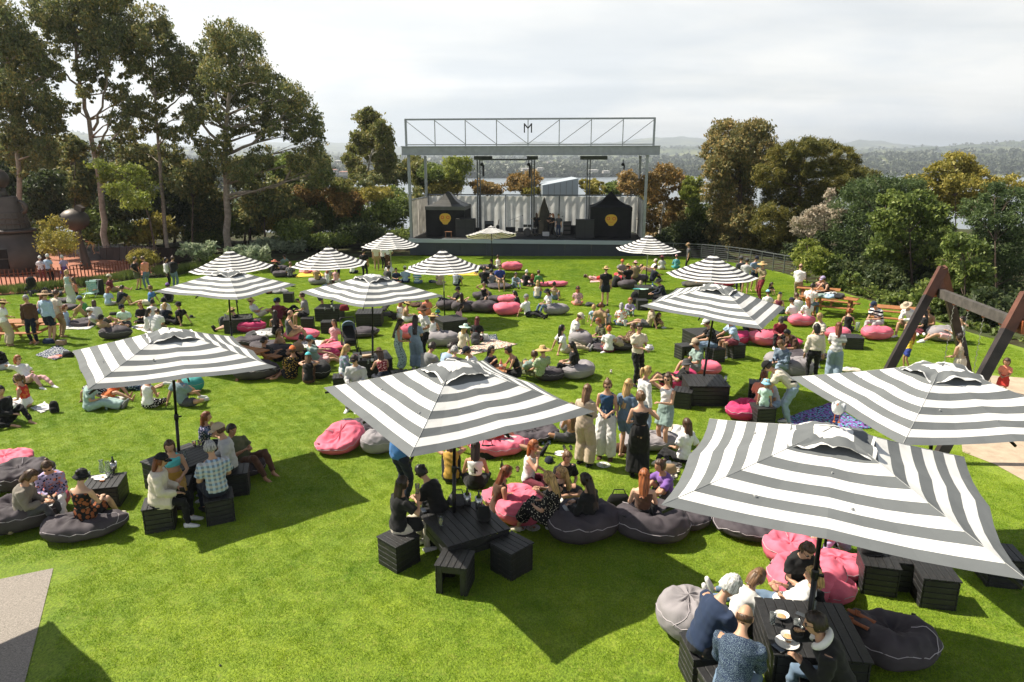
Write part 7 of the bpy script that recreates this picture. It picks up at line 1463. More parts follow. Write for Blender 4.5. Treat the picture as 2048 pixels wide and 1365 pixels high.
def b_pile(cols,w=.4,h=.12,seed=0):
 def f(e):
  r=random.Random(seed)
  for i,c in enumerate(cols):
   mb=MB(); x,y=r.uniform(-w/2,w/2),r.uniform(-w/3,w/3); n,m=16,9; V=[]; ww,dd=r.uniform(.45,.8)*w,r.uniform(.35,.6)*w; o=r.uniform(0,9)
   for a in range(m+1):
    for b in range(n):
     ph,th=math.pi*a/m,2*math.pi*b/n; k=1+.22*math.sin(3*th+o)*math.sin(ph)+.12*math.sin(7*th+2*ph+o); V.append((x+ww*.6*k*math.sin(ph)*math.cos(th),y+dd*.6*k*math.sin(ph)*math.sin(th),max(.004,h*.5*(1+math.cos(ph))*(1+.25*math.sin(5*th+o)))))
   mb.add(V,[(a*n+b,(a+1)*n+b,(a+1)*n+(b+1) % n,a*n+(b+1) % n) for a in range(m) for b in range(n)]); mb.obj('fold',cloth(c),e,True)
 return f
def b_sandals(c='black',sp=.14):
 def f(e):
  for s in (-1,1):
   mb=MB(); x=s*sp/2; V=[]; mb.tube([(x,-.12,.012),(x,-.04,.012),(x,.06,.012),(x,.13,.012)],[(.026,.010),(.024,.010),(.038,.010),(.02,.008)],10,ax=(1,0,0)); mb.obj('sole',cloth(c),e)
   mb=MB(); mb.tube([(x - .036,.03,.018),(x,.06,.045),(x+.036,.03,.018)],.008,5); mb.obj('strap',cloth(c),e)
 return f
def b_book(e): mb=MB(); mb.box((-.055,0,.01),(.11,.16,.012),M=Matrix.Rotation(.15,3,'Y')); mb.box((.055,0,.01),(.11,.16,.012),M=Matrix.Rotation(-.15,3,'Y')); mb.obj('pages',M_PAPER,e)
def b_box(w,d,h,m):
 def f(e):
  mb=MB(); mb.box((0,0,h/2),(w,d,h),bev=.004); mb.obj('body',m,e); mb=MB()
  mb.box((0,0,h+.003),(w*.96,.03,.003)); mb.obj('seam',M_PAPER,e)
 return f
def b_hat(k,c):
 def f(e): o=obj_of('hat',hat_mesh(k,1.0).mesh('hat',cloth(c),True),e,(0,0,-.03 if k != 'cap' else -.02))
 return f
GI=ground_item
for a in [('phone',847,1022,'phone lying on the left corner of the worn black table','phone',b_phone,.56,20),('lemon_drink',882,1052,'glass with a lemon slice on the worn black table','glass',b_glass(mat('lemon_drink',(.55,.50,.10),.2)),.56),('wine_cooler',935,1012,'metal wine cooler with a dark bottle on the worn black table','wine cooler',b_cooler,.56),('wine_cooler',958,1018,'steel cooler and bottle right of the central parasol pole','wine cooler',b_cooler,.56),('handbag',968,1040,'small boxy black handbag on the right of the worn black table','bag',b_bag('black',.22,.22,False),.56),('handbag',915,1010,'round handled black bag behind the central pole','bag',b_bag('dgrey',.34,.18),.56),('handbag',828,1060,'black leather handbag on the stool beside the cream trousers','bag',b_bag('black',.30,.20,False),.46),
 ('bowl',1563,1237,'white enamel bowl at the far end of the bowl table','bowl',b_bowl(),.56),('plate',1574,1288,'white plate under the nearer bowl','plate',b_plate(),.56),('bowl',1576,1278,'white enamel bowl standing on a plate','bowl',b_bowl(),.585),('water_glass',1544,1248,'empty glass left of the far bowl','glass',b_glass(),.56),('water_glass',1598,1270,'short glass beside the pole on the bowl table','glass',b_glass(h=.1),.56),('water_glass',1592,1262,'second clear glass by the parasol pole','glass',b_glass(),.56),('water_glass',1624,1228,'tall glass behind the pole on the bowl table','glass',b_glass(h=.17),.56),('phone',1556,1298,'dark phone next to the plated bowl','phone',b_phone,.56,30),('phone',1604,1232,'phone in a pale blue case on the bowl table','phone',b_phone,.56,50),
 ('drink_can',1702,1150,'patterned drink can on the grass beside the pink bolster','can',b_can()),('drink_can',1451,762,'can standing on the empty black table','can',b_can((.35,.42,.5)),.56),('drink_can',1222,748,'lone can standing in open grass below the man with plates','can',b_can((.5,.4,.4))),('drink_can',1106,760,'white can by the reclining straw hat man','can',b_can((.7,.7,.7))),('drink_can',1122,757,'green can by the grey round bean bag','can',b_can((.25,.45,.2))),
 ('plate',1122,909,'white plate lying on the grass left of the beige suit','plate',b_plate(.14)),('plate',1207,932,'white plate on the grass at the feet of the woman in navy','plate',b_plate(.14)),('bowl',1325,954,'white bowl on the grass right of the black skirt','bowl',b_bowl(.1)),('bowl',1045,1048,'bowl with orange food on the grass by the polka dot dress','bowl',b_bowl(.1,food=(.6,.25,.1))),('bowl',1041,1060,'bowl with dark food on the grass by the polka dot dress','bowl',b_bowl(.1,food=(.08,.05,.04))),('plate',1066,1058,'brown plate half hidden by the polka dot dress','plate',b_plate(.12)),('wine_bottle',1004,952,'upright dark bottle in the grass behind the seated women','bottle',b_bottle(h=.34)),('sandals',1002,965,'black and white sandals in the grass near the bottle','sandals',b_sandals('black')),('sandals',1028,940,'brown sandals kicked off beyond the bottle','sandals',b_sandals('brown')),('sandals',1092,886,'pale blue thongs on the grass','sandals',b_sandals('lblue')),('sandals',1120,882,'black shoes beside the tan arm','sandals',b_sandals('black')),('handbag',975,918,'black bag in front of the long haired woman','bag',b_bag('black',.36,.3)),('tote_bag',1237,1012,'black tote bag with a tall loop handle','bag',b_bag('black',.42,.22)),('handbag',1243,905,'dark bag dropped beside the black skirt','bag',b_bag('brown',.34,.2,False)),('handbag',1337,948,'tan leather bag on the grass','bag',b_bag('tan',.32,.2,False)),('sandals',1325,932,'white sandals right of the black skirt','sandals',b_sandals('white')),('cap_on_grass',1098,925,'dark cap lying in the grass behind the eating woman','cap',b_hat('cap','dnavy')),
 ('wine_cooler',229,945,'steel wine cooler with a green bottle on the black crate','wine cooler',b_cooler,.42),('carafe',205,945,'left clear carafe on the black crate','carafe',b_carafe,.42),('carafe',217,948,'clear carafe next to the wine cooler','carafe',b_carafe,.42),('water_glass',178,955,'stemless glass at the left corner of the crate','glass',b_glass(h=.1),.42),('plate',203,957,'white plate on the black crate','plate',b_plate(.12),.42),('napkin',190,956,'folded grey napkin on the crate','napkin',b_box(.12,.08,.02,M_PAPER),.42,30),('snack',205,963,'orange snack packet at the crate edge','packet',b_box(.08,.05,.02,mat('orange_pack',(.6,.2,.05),.5)),.42,10),('water_glass',217,955,'small clear glass in front of the carafe','glass',b_glass(h=.09),.42),
 ('wine_glass',389,893,'left glass of rose wine on the left table','glass',b_glass(mat('rose_wine',(.7,.32,.15),.1),.11,.04),.56),('wine_glass',400,892,'right glass of rose wine on the left table','glass',b_glass(_mats[('rose_wine',)],.11,.04),.56),('water_glass',351,922,'glass behind the woman in teal','glass',b_glass(h=.12),.56),('water_glass',361,918,'middle clear glass near the pole of the left parasol','glass',b_glass(h=.13),.56),('water_glass',371,918,'tall clear glass right of the left parasol pole','glass',b_glass(h=.16),.56),
 ('book',92,1012,'open book held over the lap at the bottom left','book',b_book,.42,20),('ice_bucket',710,722,'pink ice bucket with wire handle','bucket',b_bucket,.56),('dark_bottle',722,720,'black flask beside the pink ice bucket','bottle',b_bottle(M_SPK),.56),('dark_bottle',745,727,'wine bottle with white label beside the pole','bottle',b_bottle(),.56),('water_glass',737,728,'glass between the bottles','glass',b_glass(),.56),('snack_tray',734,714,'tray of brown snacks on the ice bucket table','tray',b_box(.3,.2,.05,M_CARD),.56,20),
 ('water_glass',451,636,'left glass on the straw hat table','glass',b_glass(),.56),('water_glass',500,637,'right glass on the straw hat table','glass',b_glass(),.56),('wine_bottle',664,618,'dark wine bottle on the bottle table','bottle',b_bottle(),.56),('water_glass',650,622,'left glass on the bottle table','glass',b_glass(),.56),('water_glass',668,622,'right glass on the bottle table','glass',b_glass(),.56),('red_bag',689,622,'red shopping bag full of bread on the bottle table','bag',b_bag('wine',.4,.25,False),.56),('water_glass',571,574,'left of three glasses on the lone stool','glass',b_glass(h=.12),.45,0,'three glasses on the lone cube stool'),('water_glass',577,574,'middle of three glasses on the lone stool','glass',b_glass(h=.12),.45,0,'three glasses on the lone cube stool'),('water_glass',583,574,'right of three glasses on the lone stool','glass',b_glass(h=.12),.45,0,'three glasses on the lone cube stool'),('backpack',447,655,'dark grey backpack beside the bare knee','backpack',b_pack('dgrey'),0,60),('baseball_hat',383,636,'dark hat lying in the grass beyond the left group','hat',b_hat('fedora','black')),('black_bag',228,631,'black bag lying in open grass in the left group','bag',b_bag('black',.4,.14,False)),('backpack',110,826,'small black backpack on the grass behind the red patterned top','backpack',b_pack('black'),0,20,None,.7),('magazine',90,818,'open magazine on the grass beside the towel','magazine',b_book,0,30,None,1.6),('cardboard_box',123,690,'brown cardboard box on the navy rug','box',b_box(.3,.22,.16,M_CARD),0,10),('black_bag',137,715,'black tote bag at the right edge of the navy rug','bag',b_bag('black',.4,.2,False)),('blue_bag',98,688,'navy bag on the far corner of the navy rug','bag',b_bag('navy',.45,.2,False)),('coral_bag',124,716,'coral towel on the navy rug','towel',b_pile(['coral','lpink'],.4,.08,3)),
 ('green_cup',214,822,'pale green cup on the grass by the seafoam trousers','cup',b_glass(mat('green_cup',(.25,.5,.25),.4),.1)),('picnic_bits',228,804,'cups and a fruit bag among the women on the left','cups',b_pile(['white','cream','orange'],.4,.1,5)),('crumpled_wrapper',8,802,'white wrapper on the grass near the left parasol','wrapper',b_pile(['white'],.12,.04,2)),('crumpled_wrapper',410,800,'white wrapper lying alone in the open grass','wrapper',b_pile(['white'],.16,.03,4)),('flask',1002,738,'coral drink flask standing on the picnic table','flask',b_bottle(mat('coral_flask',(.65,.18,.16),.4),.26,.045),.75),('green_backpack',951,690,'dark green backpack between the sun hat and the red hair','backpack',b_pack('dgrey')),('white_bag',968,682,'white plastic bag on the blue print rug','bag',b_bag('white',.4,.25,False)),('paper_sign',1166,650,'small yellow green sign standing in the grass','sign',b_box(.16,.02,.36,mat('green_card',(.35,.45,.08),.6))),('backpack',1269,608,'black backpack with white stripes against the stool','backpack',b_pack('black'),0,0,None,1.3),('blue_flask',1305,577,'blue flask on the green cloth table','flask',b_bottle(mat('blue_flask',(.03,.12,.4),.3)),.56),('green_cloth',1288,580,'teal cloth spread on the far right table','cloth',b_pile(['teal','mint'],.6,.03,1),.56),('glass_vase',1714,662,'tall glass vase on the black crate','vase',b_glass(h=.3,r=.07),.42),('white_towel',1702,741,'crumpled white towels lying right of the striped bag','towel',b_pile(['white','cream'],.7,.12,7)),('dark_shoes',1508,663,'black bag and shoes in the grass by the wide pink bean bag','bag',b_pile(['black','dgrey','rust'],.6,.14,8)),('clothes_pile',1670,596,'heap of clothes and bags on the picnic table','clothes',b_pile(['black','white','sage','lblue','dgrey'],1.0,.16,9),.75),('black_hat',1648,596,'black bag at the near end of the loaded picnic table','bag',b_bag('black',.3,.2,False),.75),('clothes_pile',1395,577,'camouflage jacket and bags piled beside the far stools','clothes',b_pile(['khaki','olive','dgrey','rust'],1.1,.3,10)),('clothes_pile',1432,566,'orange and white clothes heap below the parasol','clothes',b_pile(['orange','cream','grey','white'],.9,.25,11)),('brown_sandals',1716,1242,'brown wooden sandals resting on the charcoal bean bag','sandals',b_sandals('rust'),.42,40,None,1.3),('taupe_blanket',52,1052,'taupe blanket draped over the bean bag at the bottom left','blanket',b_pile(['taupe','beige'],.9,.34,12)),('handbag',1745,1108,'black bag on the stool right of the pink bean bags','bag',b_bag('black',.34,.16,False),.46),('shopping_bags',560,585,'row of bags lying in the grass behind the left parasols','bags',b_pile(['black','brown','white','grey'],1.2,.2,13)),('grass_litter',436,1335,'tiny scrap lying on the bare foreground lawn','scrap',b_pile(['dgrey'],.05,.02,2)),('shoes',1190,614,'dark bag and clothes behind the black hatted woman','bag',b_pile(['black','dgrey'],.5,.16,15)),('jacket',842,612,'dark jackets lying in the grass by the grey bean bags','clothes',b_pile(['black','dgrey','brown'],.9,.16,16)),('jacket',864,567,'navy bag beside the leaf shirted woman','bag',b_pile(['navy','grey'],.5,.14,17)),('jacket',905,540,'mustard jacket on the pale yellow rug','clothes',b_pile(['mustard','cream','black'],.8,.3,18)),('jacket',525,672,'grey and white blankets beside the picnic table','blanket',b_pile(['grey','lgrey','dgrey','white'],1.1,.2,19)),('jacket',1340,880,'white blouse crumpled on a dark bag','clothes',b_pile(['white','cream','dgrey'],.6,.24,20)),('straw_hat_on_grass',806,608,'straw hat lying on bags behind the small parasol','hat',b_hat('straw','straw')),('sandals',1135,897,'black strappy shoes left of the beige trousers','sandals',b_sandals('black'))]:
 GI(*a)
# pushchairs, beach chair
def pushchair(px,py,rz,label,hood,s=1.0):
 p=at(px,py); e=empty('pushchair',p,R(rz),label,'pushchair','pushchairs on the lawn'); e.scale=(s,)*3
 for x in (-.24,.24):
  mb=MB(); mb.tube([(x,-.38,1.02),(x,-.22,.78),(x,.12,.42),(x,.38,.14)],.014,6); mb.tube([(x,-.30,.14),(x,-.05,.48),(x,.06,.70)],.014,6); mb.obj('frame',M_SPK,e)
  mb=MB(); mb.lathe([(.14,-.02),(.15,0),(.14,.02)],(x,-.30,.15),18,M=Matrix.Rotation(math.pi/2,3,'Y')); mb.obj('wheel',M_SPK,e); mb=MB(); mb.lathe([(.10,-.02),(.10,.02)],(x*.8,.38,.10),14,M=Matrix.Rotation(math.pi/2,3,'Y')); mb.obj('wheel',M_SPK,e)
 mb=MB(); mb.tube([(-.24,-.38,1.02),(-.2,-.42,1.06),(.2,-.42,1.06),(.24,-.38,1.02)],.018,8); mb.obj('handlebar',M_SPK,e)
 mb=MB(); mb.tube([(0,-.18,.82),(0,-.06,.60),(0,.08,.45),(0,.30,.44),(0,.36,.30)],[(.20,.03),(.21,.05),(.21,.06),(.20,.05),(.18,.03)],12,ax=(1,0,0)); mb.obj('seat',cloth('black'),e,True)
 mb=MB(); V=[]; n,m=12,6
 for i in range(m+1):
  a=-.5+1.9*i/m
  for j in range(n+1): b=math.pi*j/n; V.append((.23*math.cos(b),-.08 - .30*math.cos(a)*math.sin(b)*.9+.12,.72+.30*math.sin(a+.4)*math.sin(b) ** .6))
 mb.add(V,[(i*(n+1)+j,i*(n+1)+j+1,(i+1)*(n+1)+j+1,(i+1)*(n+1)+j) for i in range(m) for j in range(n)]); mb.obj('hood',cloth(hood),e,True)
 mb=MB(); mb.box((0,-.05,.24),(.36,.40,.12),bev=.03); mb.obj('basket',cloth('dgrey'),e)
pushchair(700,702,200,'blue hooded pushchair standing beside the cardigan woman','denim',1.02); pushchair(772,640,120,'grey hooded pushchair in the shade behind the round striped parasol','lgrey'); pushchair(66,592,60,'black pushchair parked at the playground fence','black')
def deckchair(px,py,rz):
 p=at(px,py); e=empty('beach_chair',p,R(rz),'folding beach chair with teal leaf print fabric','chair')
 mb=MB(); mb.box((0,-.28,.52),(.52,.03,.62),M=Matrix.Rotation(-.3,3,'X')); mb.obj('backrest',cloth('floral:seafoam:teal'),e); mb=MB(); mb.box((0,.02,.24),(.52,.48,.03)); mb.obj('seat',cloth('floral:seafoam:teal'),e)
 mb=MB(); mb.box((0,-.40,.80),(.34,.07,.10)); mb.obj('headrest',cloth('mint'),e)
 for s in (-1,1): mb=MB(); mb.tube([(s*.28,-.40,.86),(s*.28,-.18,.24),(s*.28,.1,0)],.013,6); mb.tube([(s*.28,-.32,0),(s*.28,.26,.26)],.013,6); mb.obj('side_frame',M_POLEWHT,e); mb=MB(); mb.box((s*.30,0,.42),(.06,.42,.025)); mb.obj('armrest',M_OAK,e)
deckchair(181,596,180)
GI('wheeled_cooler',199,590,'tall black wheeled cool bag behind the beach chair','cool bag',b_box(.42,.34,.8,cloth('black')))
# ---------------------------------------------------------------- everyone on the lawn
def crowd():
 # left edge group
 P(17,693,'stand_front',60,'f','tee/white','wide/beige','bun/brown','woman in straw hat, white top and wide beige trousers at the left edge','sun/straw','tan')
 P(70,688,'stand',275,'m','long/brown','pants/dnavy','short/grey','grey haired man in a brown jumper and dark jeans with sunglasses',gl=1,shoe='tan')
 P(104,686,'stand',75,'m','long/lblue','shorts/dnavy','short/brown','man in pale blue shirt, navy shorts and banded sun hat seen from behind','sun/tan','grey',sc=1.06)
 P(124,675,'stand',60,'m','big/cream','pants/tan','short/brown','man in cream shirt and tan trousers half hidden by the navy shorts man',None,'tan')
 P(143,611,'stand',85,'f','tank/seafoam','long_skirt/check:seafoam:cream','pony/blond','blonde woman in a green checked long skirt walking towards the fence',shoe=None)
 P(80,628,'knees',20,'f','tee/lpink','shorts/blue','long/auburn','woman in pale pink with red hair behind the standing men')
 P(226,584,'legs_out',20,'m','tee/maroon','shorts/tan','short/brown','man in maroon tee and cream cap leaning back near the fence','cap/cream')
 P(217,612,'cross',80,'f','tee/lblue','pants/lgrey','long/ginger','ginger woman in pale printed tee sitting back to camera')
 P(240,611,'knees',60,'m','tee/dnavy','shorts/khaki','short/dark','man in navy tee sitting beside the ginger woman')
 P(277,580,'stand_hip',0,'m','tee/black','shorts/olive','short/dark','man in black tee and olive shorts with hands on hips by the fence',shoe='black')
 P(297,579,'stand_front',165,'m','long/plaid:coral:cream:orange','pants/denim','short/brown','man in orange plaid shirt and jeans facing the black tee man',shoe='brown')
 P(337,577,'stand',20,'f','long/white','pants/black','long/dark','woman in white blouse and black trousers by the parasol corner')
 P(351,578,'stand_front',80,'m','jacket/black','pants/denim','topbun/brown','person in black jacket and jeans beside the white blouse')
 P(301,611,'legs_out',190,'m','tee/blue','shorts/cream','short/lbrown','blond man in blue shirt with bare feet stretched to the side',shoe=None)
 P(338,606,'knees',110,'m','tee/black','shorts/dgrey','short/dark','person in dark clothes and purple cap under the parasol edge','cap/purple')
 P(104,594,'lie_back',200,'m','tee/dgrey','pants/black','short/dark','man in a green cap lying by the pushchair','cap/olive')
 P(152,590,'side_sit',200,'f','tank/coral','pants/black','long/brown','woman half hidden behind the green checked skirt')
 P(176,634,'knees',190,'m','tank/green','pants/tan','short/brown','man in green singlet and dark cap with raised knees','cap/denim')
 P(193,643,'cross',120,'f','shawl/white','shorts/white','long/brown','woman with a white towel over her shoulders')
 P(134,652,'side_sit',20,'f','tee/lblue','pants/lblue','bob/auburn','woman in pale blue tee leaning on the towel covered bean bag')
 P(205,655,'lie_side-',20,'m','tee/lgrey','shorts/dgrey','short/brown','man in grey tee and white cap reclining with legs to the right','cap/white',gl=1)
 P(221,662,'recline',75,'m','tee/tan','shorts/brown','short/black','shirtless tanned man in black cap on the charcoal bean bag','bcap/black',skin=2)
 P(254,653,'cross',270,'m','tee/mint','shorts/dgrey','short/brown','man in mint tee and navy cap looking down at the rug','cap/dnavy')
 P(287,645,'cross',285,'f','long/black','pants/black','vlong/ginger','red haired woman in black with sunglasses in the left group',gl=1)
 P(306,642,'cross',95,'f','tee/white','shorts/denim','bun/dark','dark haired woman in white seen from behind beside the red hair')
 P(296,662,'side_sit',60,'f','long/white','pants/white','long/dark','woman in white with long dark hair leaning left near the parasol vent')
 P(313,664,'cross_hunch',100,'m','big/white','shorts/khaki','short/brown','broad backed person in white shirt above the left parasol')
 P(336,634,'cross',265,'f','long/white','pants/grey','bob/black','person in black bucket hat and white blouse facing the camera','bucket/black')
 P(331,650,'knees',100,'f','tee/dnavy','shorts/black','bob/blond','small blond person in navy behind the parasol vent')
 P(358,650,'legs_out-',170,'m','tee/black','pants/black','short/dark','man in black tee and cap stretched out above the left parasol','cap/black')
 P(4,735,'cross_hunch',290,'f','long/black','wide/lgrey','wavy/blond','woman with curly blond hair and black top at the left edge')
 P(58,756,'recline_arm',340,'f','tee/white','pants/lpink','bob/ginger','woman in white top and pink trousers shading her eyes while reclining',gl=1,shoe='white')
 P(56,815,'cross_drink',190,'f','tank/print:red:orange','midi/white','pony/lbrown','woman in red and orange top eating, with sunglasses and ponytail',gl=1)
 P(14,848,'one_arm-',350,'m','jacket/black','pants/black','short/black','person in black jacket and trousers with bare feet at the left edge',shoe=None)
 P(180,820,'legs_lap',10,'f','big/seafoam','wide/seafoam','bun/auburn','woman in pale seafoam shirt and trousers sitting with legs out',shoe='grey')
 P(214,800,'lie_side',350,'f','tee/floral:black:white','shorts/orange','bun/brown','woman in black floral top lying behind the seafoam shirt',shoe=None)
 P(268,780,'lie_prone',200,'f','tee/floral:navy:lblue','skirt/floral:navy:lblue','bun/brown','person in blue patterned clothes lying beyond the white tank top',shoe='white')
 P(297,817,'cross',80,'f','tank/white','pants/floral:black:white','bun/brown','woman in white tank top and patterned trousers sitting back to camera',skin=2)
 P(367,812,'one_arm-',60,'m','tee/greyblue','shorts/dgrey','short/brown','man in grey blue tee leaning on his left hand by the pole','cap/black')
 # bottom left
 P(110,1000,'bb_lap',300,'f','long/floral:lav:navy:coral','pants/white','bun/brown','woman in floral pink and blue shirt with sunglasses and slick hair',item='phone/dark phone held by the floral shirted woman',gl=1)
 P(47,1035,'bb_lap',15,'f','shawl/taupe','pants/dgrey','bob/brown','woman with taupe shawl reading a book',shoe='black')
 P(172,1040,'bb_sit',85,'f','strapless/print:black:rust','skirt/print:black:rust','bun/black','woman with bare back and swirling black and rust dress on a bean bag','bucket/black','cream',skin=1)
 P(350,965,'stool',295,'f','crop/aqua','pants/mustard','long/brown','woman in turquoise crop top and mustard trousers looking at the camera')
 P(317,1005,'stool',15,'f','coat/cream','pants/black','long/auburn','woman in a cream coat and black cap with white sneakers','cap/black',item='phone/phone in the lap of the woman in a cream coat')
 P(436,990,'stool',130,'m','tee/plaid:lblue:dnavy:cream','pants/dnavy','short/grey','grey haired man in a blue plaid shirt on a stool',shoe='black')
 P(463,940,'stool',205,'m','long/lgrey','pants/black','short/brown','bearded man in cream henley and beige cap','cap/beige')
 P(410,905,'cross_drink',20,'f','tee/floral:navy:lav','skirt/dnavy','wavy/auburn','woman with curly auburn hair and navy top behind the left table')
 P(492,920,'recline',330,'m','tee/olive','pants/brown','short/dark','person lying on a bean bag with one foot in the air',skin=2,shoe=None)
 # central parasol
 P(803,1010,'stand_front',45,'m','big/blue','pants/dnavy','short/brown','man in bright blue shirt standing with his head under the central parasol',item='phone/phone in the hand of the man in bright blue',shoe='black',sc=1.04)
 P(797,1062,'stool_drink',40,'f','tee/black','pants/cream','vlong/dark','woman in black tee with very long dark hair holding a glass',item='glass/drink raised by the woman with very long dark hair')
 P(880,1030,'stool_hunch',150,'f','big/black','pants/black','bun/black','woman in loose black top with tied dark hair and glasses',gl=1)
 P(903,965,'face_hands',95,'f','tank/mustard','pants/black','wavy/brown','woman in mustard top with curly brown hair behind the pole',skin=2)
 P(951,978,'cross',90,'f','strapless/white','pants/black','vlong/dark','woman in white off shoulder top with long dark wavy hair',shoe=None,skin=2)
 P(978,897,'lie_side',350,'m','tee/dgrey','shorts/khaki','short/brown','man in khaki shorts lying with legs to the right and black shoes',shoe='black')
 P(1000,880,'recline_out-',345,'m','tee/red','shorts/lgrey','short/brown','man in pale shorts lying on pink bean bag with black boots',shoe='black')
 P(1056,968,'cross_drink',340,'f','tank/white','pants/maroon','long/ginger','woman with strawberry hair and white tank top eating',gl=1)
 P(993,1030,'cross',20,'f','tank/brown','shorts/denim','vlong/auburn','woman with reddish brown hair beside the bare legs',skin=2,shoe=None)
 P(1082,1000,'recline_out',185,'f','tank/black','skirt/black','long/blond','blonde woman in black lying back with bare legs on pink bean bags',gl=1,shoe=None)
 P(1125,985,'cross',290,'f','tee/black','skirt/dgrey','bun/lbrown','woman in black facing the camera between the eating woman and the black jacket')
 P(1104,1045,'bb_sit',150,'f','tee/dots:black:cream','midi/dots:black:cream','long/blond','woman in a black and cream polka dot dress seen from behind',shoe='cream')
 P(1176,1050,'bb_sit',140,'f','jacket/black','pants/lgrey','vlong/dark','woman in black jacket with long dark hair on a big charcoal bean bag')
 P(1284,1042,'bb_sit',80,'f','halter/brown','skirt/black','long/ginger','woman in brown halter top with ginger hair resting her hand on the bean bag',skin=1)
 P(1336,1008,'knees',200,'f','tee/purple','shorts/dgrey','bun/brown','brown haired person in dark purple drinking under the parasol edge',skin=2)
 # standing friends
 P(1167,933,'stand_front',60,'f','jacket/beige','wide/beige','long/lbrown','woman in a beige linen suit seen from behind',shoe='black')
 P(1210,916,'stand_front',255,'f','tank/vest','wide/white','pony/lbrown','woman in navy vest and white wide trousers with sunglasses',gl=1,shoe='brown',sc=1.02)
 P(1248,918,'stand',50,'f','tee/denim','shorts/denim','vlong/blond','woman in denim shirt with long blond hair',shoe=None)
 P(1275,956,'stand_talk',85,'f','strapless/black','long_skirt/black','bun/lbrown','woman in black strapless top and long black skirt with bare back',shoe='black',sc=1.02)
 P(1283,882,'stand',20,'f','long/white','pants/ldenim','pony/blond','blonde woman with ponytail and white shirt behind the bare back',gl=1)
 P(1327,901,'stand_shade',225,'f','tank/white','skirt/sage','long/brown','woman in white sleeveless top and pale olive skirt shading her eyes',gl=1,shoe=None)
 P(1143,885,'one_arm',100,'f','none','shorts/dgrey','vlong/lbrown','tanned woman leaning on one arm behind the beige suit',skin=2)
 P(1366,925,'side_sit',120,'f','tee/white','pants/black','long/brown','woman in white almost hidden by the seagull parasol')
 P(1272,772,'stand_plates',300,'m','tee/cream','pants/black','short/dark','bearded man in cream tee carrying a stack of plates',item='plates/stack of white plates carried by the bearded man',gl=1,shoe='black')
 # bottom right
 P(1592,1178,'bb_lap',268,'f','big/black','pants/black','bob/brown','woman in black with sunglasses and clasped hands on a pink bean bag',gl=1)
 P(1560,1202,'recline_out',152,'f','tee/white','pants/denim','bob/blond','blonde woman in jeans lying with white sneakers crossed',shoe='white')
 P(1396,1300,'stool_hunch',20,'m','polo/navy','pants/black','curly/white','white haired man in navy polo leaning forward on a stool',shoe='black')
 P(1462,1398,'stool_hunch',60,'m','long/marl:navy:greyblue','pants/denim','bald/brown','balding man in a marled blue sweater at the bottom edge')
 P(1466,1266,'cross_hunch',30,'f','tee/white','pants/black','bob/lbrown','person in white half hidden behind the white haired man')
 P(1682,1385,'stool_chin',165,'m','jacket/black','pants/denim','short/dark','man in black jacket with white collar and sunglasses',gl=1,item='collar')
 P(1680,1100,'knees',200,'f','tee/black','pants/lav','long/brown','person in lavender trousers hidden under the seagull parasol')
 # centre left
 P(546,548,'knees',60,'f','tee/black','pants/black','bob/brown','person in a red sun hat and black clothes at the left end','sun/coral')
 P(581,556,'cross',90,'m','tee/floral:dgrey:lgrey','pants/black','short/lbrown','man in grey leaf print shirt seated back to camera')
 P(561,533,'lie_side',170,'m','tee/sage','pants/dgrey','short/dark','man in sage tee lying beyond the red hat')
 P(612,548,'cross',80,'f','long/lpink','pants/pink','bun/brown','woman in pale pink sitting beside the parasol edge')
 P(636,541,'legs_lap',20,'f','tee/print:red:mustard','pants/print:red:mustard','long/dark','woman in red and mustard print reclining in the far left group')
 P(657,552,'cross',95,'m','tee/sage','shorts/grey','short/dark','man in sage tee sitting below the small striped parasol')
 P(675,560,'stand',10,'m','tee/white','pants/dnavy','short/dark','person in white tee and dark trousers standing with the head under a parasol')
 P(705,548,'cross',80,'m','tee/white','shorts/dnavy','short/dark','man in white tee sitting back to camera near the white pole')
 P(730,560,'stand',80,'m','tee/black','pants/black','curly/dark','curly haired man in black tee standing behind the parasol',skin=2)
 P(754,542,'stand',95,'m','tee/cream','pants/tan','short/brown','man in cream tee and tan trousers under the far left parasol')
 P(767,541,'stand',60,'f','tee/white','pants/black','long/brown','person in white between the tan trousers and the brown skirt')
 P(777,541,'stand_hip',100,'f','tee/white','long_skirt/brown','long/brown','woman in white top and long brown skirt near the stage corner')
 P(779,556,'cross',90,'m','tee/white','shorts/grey','short/lbrown','person in white tee sitting in front of the brown skirt')
 P(775,565,'cross',70,'m','tee/dgrey','shorts/dgrey','short/dark','man in backwards black cap peeping over the parasol vent','bcap/black')
 P(793,566,'cross',280,'f','tee/navy','shorts/navy','bun/brown','woman in navy facing the camera behind the parasol vent')
 P(811,566,'cross',100,'m','tee/lblue','shorts/navy','short/brown','man in pale blue tee and white backwards cap','bcap/white')
 P(834,568,'cross',80,'f','tee/stripe:teal:white','shorts/denim','long/blond','blonde woman in teal and white striped top')
 P(880,571,'cross',88,'f','tee/floral:beige:tan','pants/beige','bun/brown','woman in beige print sitting alone back to camera')
 P(912,573,'knees',70,'m','long/plaid:dnavy:lblue:white','shorts/dnavy','bald/brown','bald man in a blue and white plaid shirt')
 P(634,562,'bb_sit',90,'f','tank/tan','shorts/black','bun/dark','dark haired woman on a grey bean bag by the yellow rug',skin=2)
 P(655,568,'cross',80,'f','tank/white','shorts/white','long/ginger','ginger woman beside the grey bean bag at the parasol edge')
 P(672,566,'cross',100,'f','tank/lpink','shorts/white','bun/dark','woman with bare shoulders just behind the large parasol edge',skin=2)
 P(478,662,'legs_lap',190,'m','tee/floral:black:dgrey','shorts/black','short/dark','man in straw boater and black shirt sitting under the left parasols','boater/straw','black')
